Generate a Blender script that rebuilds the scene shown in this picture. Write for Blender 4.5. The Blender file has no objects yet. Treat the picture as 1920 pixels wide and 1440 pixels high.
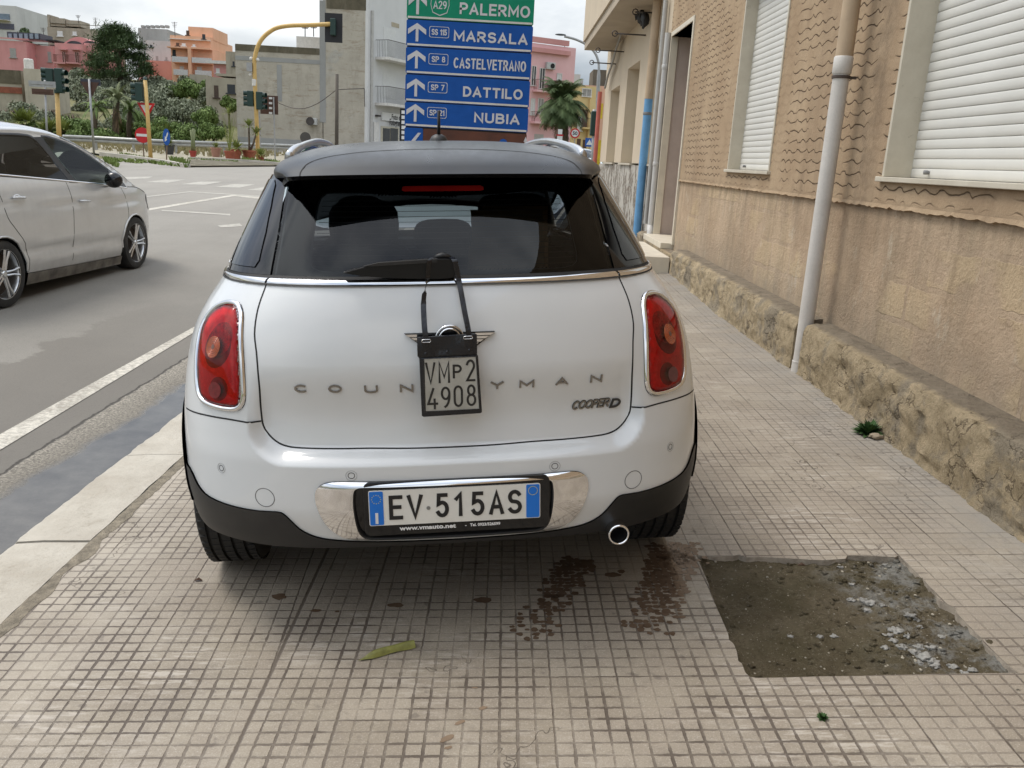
import bpy, bmesh, math, random
import numpy as np
from mathutils import Vector, Matrix, noise
random.seed(7)
scn = bpy.context.scene
COL = scn.collection
R = math.radians
# ------------------------------------------------------------------ camera
H = 1.5
CAM = np.array([[0.99860175,-0.00483387,0.05264193],[0.0496602,-0.25559062,-0.96550883],[0.01812192,0.96677302,-0.25499319]])
cam = bpy.data.objects.new('camera', bpy.data.cameras.new('camera')); COL.objects.link(cam)
cam.data.sensor_width = 36; cam.data.lens = 1600/1920*36
cam.data.clip_start = .05; cam.data.clip_end = 3000
cr, cd, cf = CAM
cam.matrix_world = Matrix(((cr[0],-cd[0],-cf[0],0),(cr[1],-cd[1],-cf[1],0),(cr[2],-cd[2],-cf[2],H),(0,0,0,1)))
scn.camera = cam
# ------------------------------------------------------------------ world: overcast sky with thin sun
SUN_EL, SUN_AZ = R(60), R(-70)      # azimuth from +Y, negative = to the left
world = bpy.data.worlds.new('World'); scn.world = world; world.use_nodes = True
wt = world.node_tree; wt.nodes.clear()
def wn(t, **k):
    n = wt.nodes.new(t)
    for a, b in k.items(): setattr(n, a, b)
    return n
sky = wn('ShaderNodeTexSky', sky_type='NISHITA'); sky.sun_disc = False
sky.sun_elevation = SUN_EL; sky.sun_rotation = SUN_AZ; sky.dust_density = 2.5; sky.air_density = 1.0
tc = wn('ShaderNodeTexCoord')
mp = wn('ShaderNodeMapping'); mp.inputs['Scale'].default_value = (1, 1, 2.6)
n1 = wn('ShaderNodeTexNoise'); n1.inputs['Scale'].default_value = 2.1; n1.inputs['Detail'].default_value = 8; n1.inputs['Roughness'].default_value = .55
n2 = wn('ShaderNodeTexNoise'); n2.inputs['Scale'].default_value = 1.1; n2.inputs['Detail'].default_value = 4
r1 = wn('ShaderNodeValToRGB'); r1.color_ramp.elements[0].position = .34; r1.color_ramp.elements[1].position = .60
r1.color_ramp.elements[0].color = (3.9, 4.6, 5.4, 1); r1.color_ramp.elements[1].color = (11.2, 11.5, 11.6, 1)
r2 = wn('ShaderNodeValToRGB'); r2.color_ramp.elements[0].position = .42; r2.color_ramp.elements[1].position = .60
r2.color_ramp.elements[0].color = (.42, .42, .42, 1); r2.color_ramp.elements[1].color = (1, 1, 1, 1)
mx = wn('ShaderNodeMixRGB'); bg = wn('ShaderNodeBackground'); bg.inputs[1].default_value = .085; wo = wn('ShaderNodeOutputWorld')
L = wt.links.new
sx_ = wn('ShaderNodeSeparateXYZ'); zr = wn('ShaderNodeMapRange'); zr.inputs[1].default_value = .08; zr.inputs[2].default_value = .75; zr.inputs[3].default_value = .92; zr.inputs[4].default_value = 2.15
mz = wn('ShaderNodeMixRGB', blend_type='MULTIPLY'); mz.inputs[0].default_value = 1.     # overcast sky: brighter overhead than at the horizon
L(tc.outputs['Generated'], sx_.inputs[0]); L(sx_.outputs[2], zr.inputs[0]); L(zr.outputs[0], mz.inputs[2])
L(tc.outputs['Generated'], mp.inputs[0]); L(mp.outputs[0], n1.inputs['Vector']); L(mp.outputs[0], n2.inputs['Vector'])
L(n1.outputs[0], r1.inputs[0]); L(n2.outputs[0], r2.inputs[0]); L(r2.outputs[0], mx.inputs[0])
L(sky.outputs[0], mx.inputs[1]); L(r1.outputs[0], mx.inputs[2]); L(mx.outputs[0], mz.inputs[1]); L(mz.outputs[0], bg.inputs[0]); L(bg.outputs[0], wo.inputs[0])
sl = bpy.data.lights.new('sun', 'SUN'); sl.energy = 1.5; sl.angle = R(20); sl.color = (1, .95, .88)
sun = bpy.data.objects.new('sun', sl); COL.objects.link(sun)
sd = Vector((math.sin(SUN_AZ)*math.cos(SUN_EL), math.cos(SUN_AZ)*math.cos(SUN_EL), math.sin(SUN_EL)))
sun.rotation_euler = sd.to_track_quat('Z', 'Y').to_euler()
scn.view_settings.view_transform = 'Standard'; scn.view_settings.look = 'None'
scn.view_settings.exposure = 0.25; scn.view_settings.gamma = 1
scn.cycles.max_bounces = 8; scn.cycles.transparent_max_bounces = 12; scn.cycles.caustics_reflective = False; scn.cycles.caustics_refractive = False
# ------------------------------------------------------------------ rays: a direction of the measured photograph meets a plane of the place
def ray(px, py):
    return CAM.T @ np.array([(px-960)/1600., (py-720)/1600., 1.])
def atY(px, py, Y): r = ray(px, py); t = Y/r[1]; return (r[0]*t, Y, H+r[2]*t)
def atX(px, py, X): r = ray(px, py); t = X/r[0]; return (X, r[1]*t, H+r[2]*t)
def sst(t): t = min(max(t, 0), 1); return t*t*(3-2*t)
def gz(X, Y):                       # height of road and land
    b = -.22+.05*min(3.4, max(0, -2-X))+.022*max(0, Y-8)
    if Y > 58:
        left = sst((-X-14)/14)
        b += left*(.098*(Y-58)) * (1 if Y < 128 else 0) + (left*6.9 if Y >= 128 else 0)
        b = b if Y < 200 else b
    return b
def gp(px, py):
    r = ray(px, py); lo, hi = 1., 400.
    for _ in range(50):
        m = (lo+hi)/2
        if H+r[2]*m > gz(r[0]*m, r[1]*m): lo = m
        else: hi = m
    return (r[0]*m, r[1]*m, gz(r[0]*m, r[1]*m))
SWS = .056                          # cross fall of the pavement
def swp(px, py):
    r = ray(px, py); t = -H/(r[2]-SWS*r[0]); return (r[0]*t, r[1]*t, SWS*r[0]*t)
# ------------------------------------------------------------------ materials
class NT:
    def __init__(s, name):
        s.m = bpy.data.materials.new(name); s.m.use_nodes = True; s.t = s.m.node_tree; s.t.nodes.clear()
        s.out = s.t.nodes.new('ShaderNodeOutputMaterial'); s._tc = None
    def n(s, t, ins=None, **k):
        nd = s.t.nodes.new(t)
        for a, b in k.items(): setattr(nd, a, b)
        for a, b in (ins or {}).items(): s.set(nd, a, b)
        return nd
    def set(s, nd, a, b):
        i = nd.inputs[a]
        if hasattr(b, 'links') or isinstance(b, bpy.types.NodeSocket): s.t.links.new(b, i)
        elif isinstance(b, (tuple, list)) and len(b) == 3 and i.type == 'RGBA': i.default_value = (*b, 1)
        else: i.default_value = b
    def co(s):
        if not s._tc: s._tc = s.t.nodes.new('ShaderNodeTexCoord').outputs['Object']
        return s._tc
    def sep(s, v=None):
        nd = s.n('ShaderNodeSeparateXYZ', {0: v or s.co()}); return nd.outputs
    def comb(s, x=0., y=0., z=0.): return s.n('ShaderNodeCombineXYZ', {0: x, 1: y, 2: z}).outputs[0]
    def ma(s, op, a, b=0., c=0., clamp=False):
        nd = s.n('ShaderNodeMath', {0: a, 1: b, 2: c}, operation=op); nd.use_clamp = clamp; return nd.outputs[0]
    def noise(s, sc, det=4., ro=.55, v=None, dist=0., col=False):
        nd = s.n('ShaderNodeTexNoise', {'Vector': v or s.co(), 'Scale': sc, 'Detail': det, 'Roughness': ro, 'Distortion': dist}); return nd.outputs[1 if col else 0]
    def scaled(s, sx, sy, sz, loc=(0, 0, 0)):
        return s.n('ShaderNodeMapping', {0: s.co(), 'Scale': (sx, sy, sz), 'Location': loc}).outputs[0]
    def ramp(s, f, a, b, ca=(0, 0, 0), cb=(1, 1, 1)):
        nd = s.n('ShaderNodeValToRGB', {0: f}); e = nd.color_ramp.elements; e[0].position = a; e[1].position = b
        e[0].color = (*ca, 1); e[1].color = (*cb, 1); return nd.outputs[0]
    def mr(s, f, a, b, c=0., d=1.):
        nd = s.n('ShaderNodeMapRange', {0: f, 1: a, 2: b, 3: c, 4: d}); return nd.outputs[0]
    def mix(s, f, a, b, mode='MIX'):
        nd = s.n('ShaderNodeMixRGB', {0: f, 1: a, 2: b}, blend_type=mode); return nd.outputs[0]
    def bump(s, h, st=.5, d=.01, nrm=None):
        ins = {'Height': h, 'Strength': st, 'Distance': d}
        if nrm is not None: ins['Normal'] = nrm
        return s.n('ShaderNodeBump', ins).outputs[0]
    def pbr(s, col, rough=.6, met=0., nrm=None, **k):
        ins = {'Base Color': col, 'Roughness': rough, 'Metallic': met}
        if nrm is not None: ins['Normal'] = nrm
        ins.update(k); nd = s.n('ShaderNodeBsdfPrincipled', ins); s.t.links.new(nd.outputs[0], s.out.inputs[0]); return s.m
    def fin(s, sh): s.t.links.new(sh, s.out.inputs[0]); return s.m
_mc = {}
def M(name, col, rough=.6, met=0., var=.12, sc=6., bump=.0, bsc=None, spec=None, coat=0.):
    """plain procedural material: noise varied colour and fine bump"""
    if name in _mc: return _mc[name]
    t = NT(name)
    f = t.noise(sc, 5)
    dark = tuple(c*(1-var) for c in col); lite = tuple(min(1, c*(1+var)) for c in col)
    c = t.ramp(f, .3, .7, dark, lite)
    nr = t.bump(t.noise(bsc or sc*8, 4), bump, .01) if bump else None
    k = {}
    if spec is not None: k['Specular IOR Level'] = spec
    if coat: k['Coat Weight'] = coat; k['Coat Roughness'] = .03
    _mc[name] = t.pbr(c, rough, met, nr, **k); return _mc[name]
# ------------------------------------------------------------------ mesh builder
class MB:
    def __init__(s): s.V = []; s.F = []; s.I = []; s.N = None
    def v(s, p): s.V.append(tuple(p)); return len(s.V)-1
    def quad(s, *p, mi=0):
        i = [s.v(q) for q in p]; s.F.append(i); s.I.append(mi)
    def box(s, x0, x1, y0, y1, z0, z1, mi=0, T=None):
        c = [(x0,y0,z0),(x1,y0,z0),(x1,y1,z0),(x0,y1,z0),(x0,y0,z1),(x1,y0,z1),(x1,y1,z1),(x0,y1,z1)]
        if T: c = [tuple(T @ Vector(q)) for q in c]
        b = len(s.V); s.V += c
        for f in ((0,3,2,1),(4,5,6,7),(0,1,5,4),(1,2,6,5),(2,3,7,6),(3,0,4,7)): s.F.append([b+i for i in f]); s.I.append(mi)
    def tube(s, pts, r, seg=8, mi=0, cap=True, flat=1.):
        pts = [Vector(p) for p in pts]; n = len(pts); b = len(s.V); rr = r if isinstance(r, (list, tuple)) else [r]*n
        up = None
        for i, p in enumerate(pts):
            d = (pts[min(i+1, n-1)]-pts[max(i-1, 0)]).normalized()
            if up is None: up = d.cross(Vector((0, 0, 1)) if abs(d.z) < .9 else Vector((1, 0, 0))).normalized()
            else: up = (up-d*up.dot(d)).normalized()
            w = d.cross(up)
            for k in range(seg):
                a = 2*math.pi*k/seg; s.V.append(tuple(p+up*math.cos(a)*rr[i]+w*math.sin(a)*rr[i]*flat))
        for i in range(n-1):
            for k in range(seg):
                k2 = (k+1) % seg; s.F.append([b+i*seg+k, b+i*seg+k2, b+(i+1)*seg+k2, b+(i+1)*seg+k]); s.I.append(mi)
        if cap: s.F.append([b+k for k in range(seg)][::-1]); s.F.append([b+(n-1)*seg+k for k in range(seg)]); s.I += [mi, mi]
    def lathe(s, prof, seg=24, T=None, mi=0):
        """prof: (r, h) about local z"""
        b = len(s.V); n = len(prof)
        for r, h in prof:
            for k in range(seg):
                a = 2*math.pi*k/seg; q = Vector((r*math.cos(a), r*math.sin(a), h)); s.V.append(tuple(T @ q) if T else tuple(q))
        for i in range(n-1):
            for k in range(seg):
                k2 = (k+1) % seg; s.F.append([b+i*seg+k, b+i*seg+k2, b+(i+1)*seg+k2, b+(i+1)*seg+k]); s.I.append(mi)
    def prism(s, poly, T, d, mi=0):
        """poly in local (x,z), thickness d along local y (0..d)"""
        n = len(poly); b = len(s.V)
        for y in (0, d):
            for x, z in poly: s.V.append(tuple(T @ Vector((x, y, z))))
        s.F.append([b+i for i in range(n)]); s.F.append([b+n+i for i in range(n)][::-1]); s.I += [mi, mi]
        for i in range(n):
            j = (i+1) % n; s.F.append([b+i, b+n+i, b+n+j, b+j]); s.I.append(mi)
    def ball(s, c, r, sub=2, jit=0., sq=(1, 1, 1), mi=0):
        bm = bmesh.new(); bmesh.ops.create_icosphere(bm, subdivisions=sub, radius=1)
        b = len(s.V); sd = random.random()*50
        for v in bm.verts:
            k = 1+jit*noise.noise(v.co*1.8+Vector((sd, 0, 0)))
            s.V.append((c[0]+v.co.x*r*k*sq[0], c[1]+v.co.y*r*k*sq[1], c[2]+v.co.z*r*k*sq[2]))
        for f in bm.faces: s.F.append([b+v.index for v in f.verts]); s.I.append(mi)
        bm.free()
    def build(s, name, mats, parent=None, smooth=False, fixn=True):
        me = bpy.data.meshes.new(name); me.from_pydata(s.V, [], s.F)
        mats = mats if isinstance(mats, (list, tuple)) else [mats]
        for m in mats: me.materials.append(m)
        if len(mats) > 1: me.polygons.foreach_set('material_index', s.I)
        if fixn and not s.N:
            bm = bmesh.new(); bm.from_mesh(me); bmesh.ops.recalc_face_normals(bm, faces=bm.faces); bm.to_mesh(me); bm.free()
        if smooth: me.polygons.foreach_set('use_smooth', [True]*len(me.polygons))
        if smooth == 'auto': me.set_sharp_from_angle(angle=R(38))
        if s.N: me.polygons.foreach_set('use_smooth', [True]*len(me.polygons)); me.normals_split_custom_set_from_vertices(s.N)
        o = bpy.data.objects.new(name, me); COL.objects.link(o)
        if parent is not None: o.parent = parent
        me.update(); return o
def thing(name, label, cat, loc=(0, 0, 0), rz=0., group=None, mat=None):
    o = bpy.data.objects.new(name, None); COL.objects.link(o); o.empty_display_size = .2
    if mat is not None: o.matrix_world = mat
    else: o.location = loc; o.rotation_euler = (0, 0, rz)
    return tag(o, label, cat, group)
def tag(o, label=None, cat=None, group=None, kind=None):
    if label: o['label'] = label
    if cat: o['category'] = cat
    if group: o['group'] = group
    if kind: o['kind'] = kind
    return o
def bevel(o, w=.01, seg=2):
    b = o.modifiers.new('bevel', 'BEVEL'); b.width = w; b.segments = seg; b.limit_method = 'ANGLE'; return o
def text_part(name, s, size, mat, parent, T, sx=1., bold=0., ext=.002, align='LEFT', spacing=1., shear=0.):
    """built-in lettering turned into a mesh; text lies in local x-z facing -y, transformed by T"""
    c = bpy.data.curves.new(name, 'FONT'); c.body = s; c.size = size; c.offset = bold; c.extrude = ext; c.align_x = align
    c.space_character = spacing; c.shear = shear; c.resolution_u = 3
    o = bpy.data.objects.new('tmp_text', c); COL.objects.link(o)
    dg = bpy.context.evaluated_depsgraph_get(); me = bpy.data.meshes.new_from_object(o.evaluated_get(dg))
    bpy.data.objects.remove(o); bpy.data.curves.remove(c)
    T2 = T @ Matrix(((sx,0,0,0),(0,0,-1,0),(0,1,0,0),(0,0,0,1)))
    me.transform(T2); me.materials.clear(); me.materials.append(mat); me.name = name
    q = bpy.data.objects.new(name, me); COL.objects.link(q)
    if parent is not None: q.parent = parent
    return q
def crom(P, k=3, closed=False):
    n = len(P); out = []; P = [np.array(p, float) for p in P]
    for i in range(n if closed else n-1):
        g = lambda j: P[j % n] if closed else P[min(max(j, 0), n-1)]
        a, b, c, d = g(i-1), g(i), g(i+1), g(i+2)
        for j in range(k):
            t = j/k; out.append(tuple(.5*(2*b+(c-a)*t+(2*a-5*b+4*c-d)*t*t+(3*b-a-3*c+d)*t**3)))
    if not closed: out.append(tuple(P[-1]))
    return out
def clipcell(poly, a0, a1, b0, b1):
    for ax, val, sg in ((0, a0, 1), (0, a1, -1), (1, b0, 1), (1, b1, -1)):
        out = []; n = len(poly)
        if not n: return out
        for i in range(n):
            p, q = poly[i-1], poly[i]; ip = (p[ax]-val)*sg >= -1e-12; iq = (q[ax]-val)*sg >= -1e-12
            if ip != iq:
                t = (val-p[ax])/(q[ax]-p[ax]); c = [0, 0]; c[ax] = val; c[1-ax] = p[1-ax]+t*(q[1-ax]-p[1-ax]); out.append(tuple(c))
            if iq: out.append(q)
        poly = out
    return poly
def parea(p): return .5*abs(sum(p[i-1][0]*p[i][1]-p[i][0]*p[i-1][1] for i in range(len(p))))
def snormal(S, a, b, e=1e-3):
    p = Vector(S(a, b)); du = Vector(S(a+e, b))-p; dv = Vector(S(a, b+e))-p
    n = du.cross(dv); return n.normalized() if n.length > 1e-12 else Vector((0, -1, 0))
def patch(name, poly, S, mat, parent, step=(.02, .02), disp=0., rim=0., flip=False):
    """panel of a curved shell: outline poly in the shell's own (a, b) coordinates; disp outward, rim returned inward"""
    mb = MB(); key = {}; N = []
    if sum(poly[i-1][0]*poly[i][1]-poly[i][0]*poly[i-1][1] for i in range(len(poly))) < 0: poly = poly[::-1]
    df = disp if callable(disp) else (lambda a, b: disp)
    def SD(a, b):
        n = snormal(S, a, b); n = -n if flip else n; p = Vector(S(a, b))+n*df(a, b); return p
    def vid(p):
        k = (round(p[0], 5), round(p[1], 5))
        if k not in key:
            key[k] = mb.v(SD(*p))
            nn = snormal(SD, p[0], p[1]) if callable(disp) else snormal(S, *p)
            N.append(tuple(-nn if flip else nn))
        return key[k]
    a0 = min(p[0] for p in poly); a1 = max(p[0] for p in poly); b0 = min(p[1] for p in poly); b1 = max(p[1] for p in poly)
    na = max(1, int(math.ceil((a1-a0)/step[0]))); nb = max(1, int(math.ceil((b1-b0)/step[1])))
    for i in range(na):
        strip = clipcell(list(poly), a0+(a1-a0)*i/na, a0+(a1-a0)*(i+1)/na, b0-1, b1+1)
        if len(strip) < 3: continue
        for j in range(nb):
            c = clipcell(strip, a0+(a1-a0)*i/na, a0+(a1-a0)*(i+1)/na, b0+(b1-b0)*j/nb, b0+(b1-b0)*(j+1)/nb)
            if len(c) >= 3 and parea(c) > 1e-9:
                ids = []
                for p in c:
                    k = vid(p)
                    if not ids or ids[-1] != k: ids.append(k)
                if ids[0] == ids[-1]: ids.pop()
                if len(set(ids)) >= 3 and len(set(ids)) == len(ids): mb.F.append(ids[::-1] if flip else ids); mb.I.append(0)
    if rim:
        n = len(poly); cx = sum(p[0] for p in poly)/n; cy = sum(p[1] for p in poly)/n
        for i in range(n):
            p, q = poly[i-1], poly[i]
            A, B = SD(*p), SD(*q); sg = 1 if not flip else -1
            nA = snormal(S, *p)*sg; nB = snormal(S, *q)*sg
            C, D2 = B-nB*rim, A-nA*rim
            nn = (B-A).cross(nA)
            if nn.length < 1e-9: continue
            nn.normalize(); b = len(mb.V)
            for w in (A, B, C, D2): mb.v(w); N.append(tuple(nn))
            mb.F.append([b, b+1, b+2, b+3]); mb.I.append(0)
    mb.N = N
    return mb.build(name, mat, parent)
def ribbon(name, path, S, w, h, mat, parent, closed=False, flip=False, prof='round', k=3, base=.0005):
    """strip that follows a line drawn on a shell"""
    P = crom(path, k, closed); pts = []; nrm = []
    for a, b in P: pts.append(Vector(S(a, b))); n = snormal(S, a, b); nrm.append(-n if flip else n)
    mb = MB(); n = len(pts); sec = [(-1, 0), (-.8, .6), (-.3, 1), (.3, 1), (.8, .6), (1, 0)] if prof == 'round' else [(-1, 0), (-1, 1), (1, 1), (1, 0)]
    m = len(sec)
    for i in range(n):
        d = (pts[(i+1) % n if closed else min(i+1, n-1)]-pts[i-1 if closed else max(i-1, 0)])
        d = d.normalized() if d.length > 1e-9 else Vector((1, 0, 0)); sd_ = d.cross(nrm[i]).normalized()
        for x, y in sec: mb.v(pts[i]+sd_*x*w/2+nrm[i]*(base+y*h))
    for i in range(n if closed else n-1):
        j = (i+1) % n
        for q in range(m-1): mb.F.append([i*m+q, i*m+q+1, j*m+q+1, j*m+q]); mb.I.append(0)
    return mb.build(name, mat, parent, smooth=True)
# ------------------------------------------------------------------ plate and road sign lettering drawn with even strokes
def _arc(cx, cy, rx, ry, a0, a1, n=12): return [(cx+rx*math.cos(R(a0+(a1-a0)*i/n)), cy+ry*math.sin(R(a0+(a1-a0)*i/n))) for i in range(n+1)]
GLY = {'A': (.62, [[(0,0),(.31,1),(.62,0)], [(.10,.30),(.52,.30)]]), 'B': (.55, [[(0,0),(0,1),(.28,1)]+_arc(.28,.765,.22,.235,90,-90)+[(.12,.53)], [(.0,.53),(.3,.53)]+_arc(.3,.265,.25,.265,90,-90)+[(.12,0)]]),
 'C': (.6, [_arc(.32,.5,.32,.5,52,308,20)]), 'D': (.58, [[(0,0),(0,1),(.2,1)]+_arc(.2,.5,.38,.5,90,-90,16)+[(0,0)]]), 'E': (.48, [[(.48,1),(0,1),(0,0),(.48,0)], [(0,.52),(.42,.52)]]),
 'I': (.0, [[(0,0),(0,1)]]), 'L': (.46, [[(0,1),(0,0),(.46,0)]]), 'M': (.72, [[(0,0),(0,1),(.36,.25),(.72,1),(.72,0)]]), 'N': (.58, [[(0,0),(0,1),(.58,0),(.58,1)]]), 'O': (.66, [_arc(.33,.5,.33,.5,0,360,28)]),
 'P': (.52, [[(0,0),(0,1),(.26,1)]+_arc(.26,.73,.26,.27,90,-90)+[(0,.46)]]), 'R': (.55, [[(0,0),(0,1),(.26,1)]+_arc(.26,.73,.26,.27,90,-90)+[(0,.46)], [(.26,.46),(.55,0)]]),
 'S': (.54, [_arc(.27,.745,.25,.255,28,255,12)[:-1]+_arc(.27,.255,.27,.255,75,-152,14)]), 'T': (.56, [[(0,1),(.56,1)], [(.28,1),(.28,0)]]), 'U': (.56, [[(0,1),(0,.28)]+_arc(.28,.28,.28,.28,180,360)+[(.56,1)]]),
 'V': (.6, [[(0,1),(.3,0),(.6,1)]]), 'Y': (.58, [[(0,1),(.29,.46),(.58,1)], [(.29,.46),(.29,0)]]), '0': (.48, [_arc(.24,.74,.24,.26,0,180,10)+_arc(.24,.26,.24,.26,180,360,10)+[(.48,.74)]]), '1': (.2, [[(0,.78),(.2,1),(.2,0)]]),
 '2': (.48, [_arc(.24,.74,.24,.26,165,-32,12)+[(0,0),(.5,0)]]), '4': (.5, [[(.30,1),(0,.24),(.5,.24)], [(.36,.46),(.36,0)]]), '5': (.48, [[(.44,1),(.07,1),(.04,.56)]+_arc(.23,.32,.25,.32,125,-150,14)]),
 '7': (.48, [[(0,1),(.48,1),(.14,0)]]), '8': (.5, [_arc(.25,.76,.21,.24,0,360,18), _arc(.25,.27,.25,.27,0,360,18)]), '9': (.48, [_arc(.24,.71,.24,.29,0,360,18), [(.48,.71)]+_arc(.10,.60,.38,.60,10,-75,8)]), ' ': (.25, [])}
def strokes(name, s, x0, x1, z0, h, sw, mat, parent, y=0., dep=.001, gap=.2, slant=0., T=None, shift=None):
    """text s fitted between x0 and x1, standing on z0; sw stroke width; faces -y"""
    tot = sum(GLY[c][0] for c in s)+gap*(len(s)-1); xs = (x1-x0-sw)/(tot*h) if tot else 1.; mb = MB(); cx = x0+sw/2; k = 0
    for c in s:
        w, pl = GLY[c]
        for P in pl:
            P = [(cx+p[0]*h*xs+slant*p[1]*h, z0+sw/2+p[1]*(h-sw)) for p in P]; Q = [P[0]]
            for p in P[1:]:
                if math.hypot(p[0]-Q[-1][0], p[1]-Q[-1][1]) > sw*.08: Q.append(p)
            P = Q; closed = math.hypot(P[0][0]-P[-1][0], P[0][1]-P[-1][1]) < sw*.3 and len(P) > 4
            if closed: P = P[:-1]
            n = len(P); k += 1; yy = y-dep-k*.00012; b = len(mb.V)
            for i in range(n):
                a = P[i-1] if (i or closed) else P[i]; e = P[(i+1) % n] if (i < n-1 or closed) else P[i]; p = P[i]
                d0 = Vector((p[0]-a[0], p[1]-a[1])); d1 = Vector((e[0]-p[0], e[1]-p[1])); d0 = d0.normalized() if d0.length > 0 else d1.normalized(); d1 = d1.normalized() if d1.length > 0 else d0
                m = (d0+d1); m = m.normalized() if m.length > 1e-6 else d0; nn = Vector((-m.y, m.x)); sc = min(1.9, 1/max(.3, nn.dot(Vector((-d0.y, d0.x)))))
                ex = m*0
                if not closed and i == 0: ex = -d1*sw*.42*(0 if c in '' else 1)
                if not closed and i == n-1: ex = d0*sw*.42
                for sg in (1, -1):
                    q = Vector(p)+ex+nn*sg*sw*.5*sc; mb.v((q.x, yy, q.y)); mb.v((q.x, y, q.y))
            for i in range(n if closed else n-1):
                j = (i+1) % n; a, e = b+i*4, b+j*4
                for f in ((a, a+2, e+2, e), (a+1, a, e, e+1), (a+2, a+3, e+3, e+2)): mb.F.append(list(f)); mb.I.append(0)
            if not closed:
                for i in (0, n-1): a = b+i*4; mb.F.append([a, a+1, a+3, a+2]); mb.I.append(0)
        cx += (w+gap)*h*xs
    if T is not None: mb.V = [tuple(T @ Vector(v)) for v in mb.V]
    return mb.build(name, mat, parent)
# ------------------------------------------------------------------ ground
def rise(Y): return .022*max(0, Y-8)
def sw(a, b): return (a, b, SWS*a+rise(b))
def m_tiles():
    t = NT('pavement_tiles'); x, y, z = t.sep()[:3]
    wob = t.noise(1.3, 2); 
    left = t.mr(x, -.6302, -.6298, 1., 0.); xs = t.ma('ADD', x, t.ma('MULTIPLY', left, t.ma('ADD', t.ma('MULTIPLY', t.ma('SUBTRACT', y, 2.24), .062), .045)))
    def line(u, off, per, w):
        q = t.ma('DIVIDE', t.ma('SUBTRACT', u, off), per); f = t.ma('FRACT', q); d = t.ma('MULTIPLY', t.ma('SUBTRACT', .5, t.ma('ABSOLUTE', t.ma('SUBTRACT', f, .5))), per)
        return d
    jit = t.ma('MULTIPLY', t.ma('SUBTRACT', t.noise(55, 4, .7), .5), .0075)
    xj = t.ma('ADD', xs, jit); yj = t.ma('ADD', y, jit)
    dx = line(xj, .80, .19875/4, 0); dy = line(yj, 2.24, .1985/4, 0); DX = line(xj, .80, .19875, 0); DY = line(yj, 2.24, .1985, 0)
    d = t.ma('MINIMUM', dx, dy); D = t.ma('MINIMUM', DX, DY)
    # grooves silt up in places
    wear = t.noise(1.1, 5, .6); wear2 = t.noise(7, 4, .6); wsum = t.ma('ADD', t.ma('MULTIPLY', wear, .6), t.ma('MULTIPLY', wear2, .4))
    near = t.mr(y, 2.6, 5.5, 1., .62); rt = t.mr(x, .7, 1.7, 1., .65)
    tg = t.mr(t.n('ShaderNodeTexWhiteNoise', {0: t.comb(t.ma('FLOOR', t.ma('DIVIDE', t.ma('SUBTRACT', xs, .80), .19875)), t.ma('FLOOR', t.ma('DIVIDE', t.ma('SUBTRACT', y, 2.24), .1985)), 7.)}).outputs[0], 0., .6, .5, 1.); gw = t.ma('MULTIPLY', tg, t.ma('MULTIPLY', t.ma('MULTIPLY', t.mr(wsum, .40, .54, .15, 1.), near), rt))
    gv = t.mr(wear2, .35, .65, .0022, .0050); g = t.ma('MULTIPLY', t.mr(t.ma('SUBTRACT', d, gv), -.0012, .0006, 1., 0.), gw)
    jn = t.ma('MULTIPLY', t.mr(D, .0012, .0036, 1., 0.), t.mr(t.noise(5, 3), .35, .6, .35, 1.))
    thick = t.ma('MULTIPLY', t.mr(t.ma('ABSOLUTE', t.ma('ADD', t.ma('ADD', x, jit), .635)), .003, .008, 1., 0.), .9)
    thick2 = t.ma('MULTIPLY', t.mr(t.ma('ABSOLUTE', t.ma('ADD', xj, .393)), .002, .006, 1., 0.), .8)
    lines = t.ma('MAXIMUM', t.ma('MAXIMUM', g, jn), t.ma('MAXIMUM', thick, thick2))
    idv = t.comb(t.ma('FLOOR', t.ma('DIVIDE', t.ma('SUBTRACT', xs, .80), .19875)), t.ma('FLOOR', t.ma('DIVIDE', t.ma('SUBTRACT', y, 2.24), .1985)), 0.)
    wnz = t.n('ShaderNodeTexWhiteNoise', {0: idv}).outputs[0]
    cid = t.comb(t.ma('FLOOR', t.ma('DIVIDE', t.ma('SUBTRACT', xs, .80), .19875/4)), t.ma('FLOOR', t.ma('DIVIDE', t.ma('SUBTRACT', y, 2.24), .1985/4)), 3.)
    cn = t.n('ShaderNodeTexWhiteNoise', {0: cid}).outputs[0]
    base = t.ramp(wnz, 0., 1., (.262, .225, .170), (.350, .308, .243))
    base = t.mix(t.ma('MULTIPLY', cn, .22), base, (.30, .25, .205))
    base = t.mix(t.ramp(t.noise(2.2, 6, .65), .35, .72, (0, 0, 0), (.7,)*3), base, (.24, .20, .16)); base = t.mix(t.ramp(t.noise(24, 5, .75), .5, .72, (0, 0, 0), (.5,)*3), base, (.175, .148, .12)); base = t.mix(t.ramp(t.noise(300, 2, .7), .50, .70, (0, 0, 0), (.40,)*3), base, (.15, .125, .10)); base = t.mix(t.ramp(t.noise(210, 3, .7), .56, .70, (0, 0, 0), (.45,)*3), base, (.55, .51, .45))
    base = t.mix(t.ramp(t.noise(160, 2), .55, .75, (0, 0, 0), (.25,)*3), base, (.5, .46, .40))
    # pale mortar smears in stretched noise
    mp_ = t.n('ShaderNodeMapping', {0: t.co(), 'Rotation': (0, 0, R(35)), 'Scale': (1, 5, 1)}).outputs[0]
    sm = t.noise(9, 6, .7, v=mp_); zone = t.ramp(t.noise(1.6, 3), .48, .62)
    base = t.mix(t.ma('MULTIPLY', t.ramp(sm, .50, .62), t.ma('MULTIPLY', zone, .6)), base, (.50, .455, .395))
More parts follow.
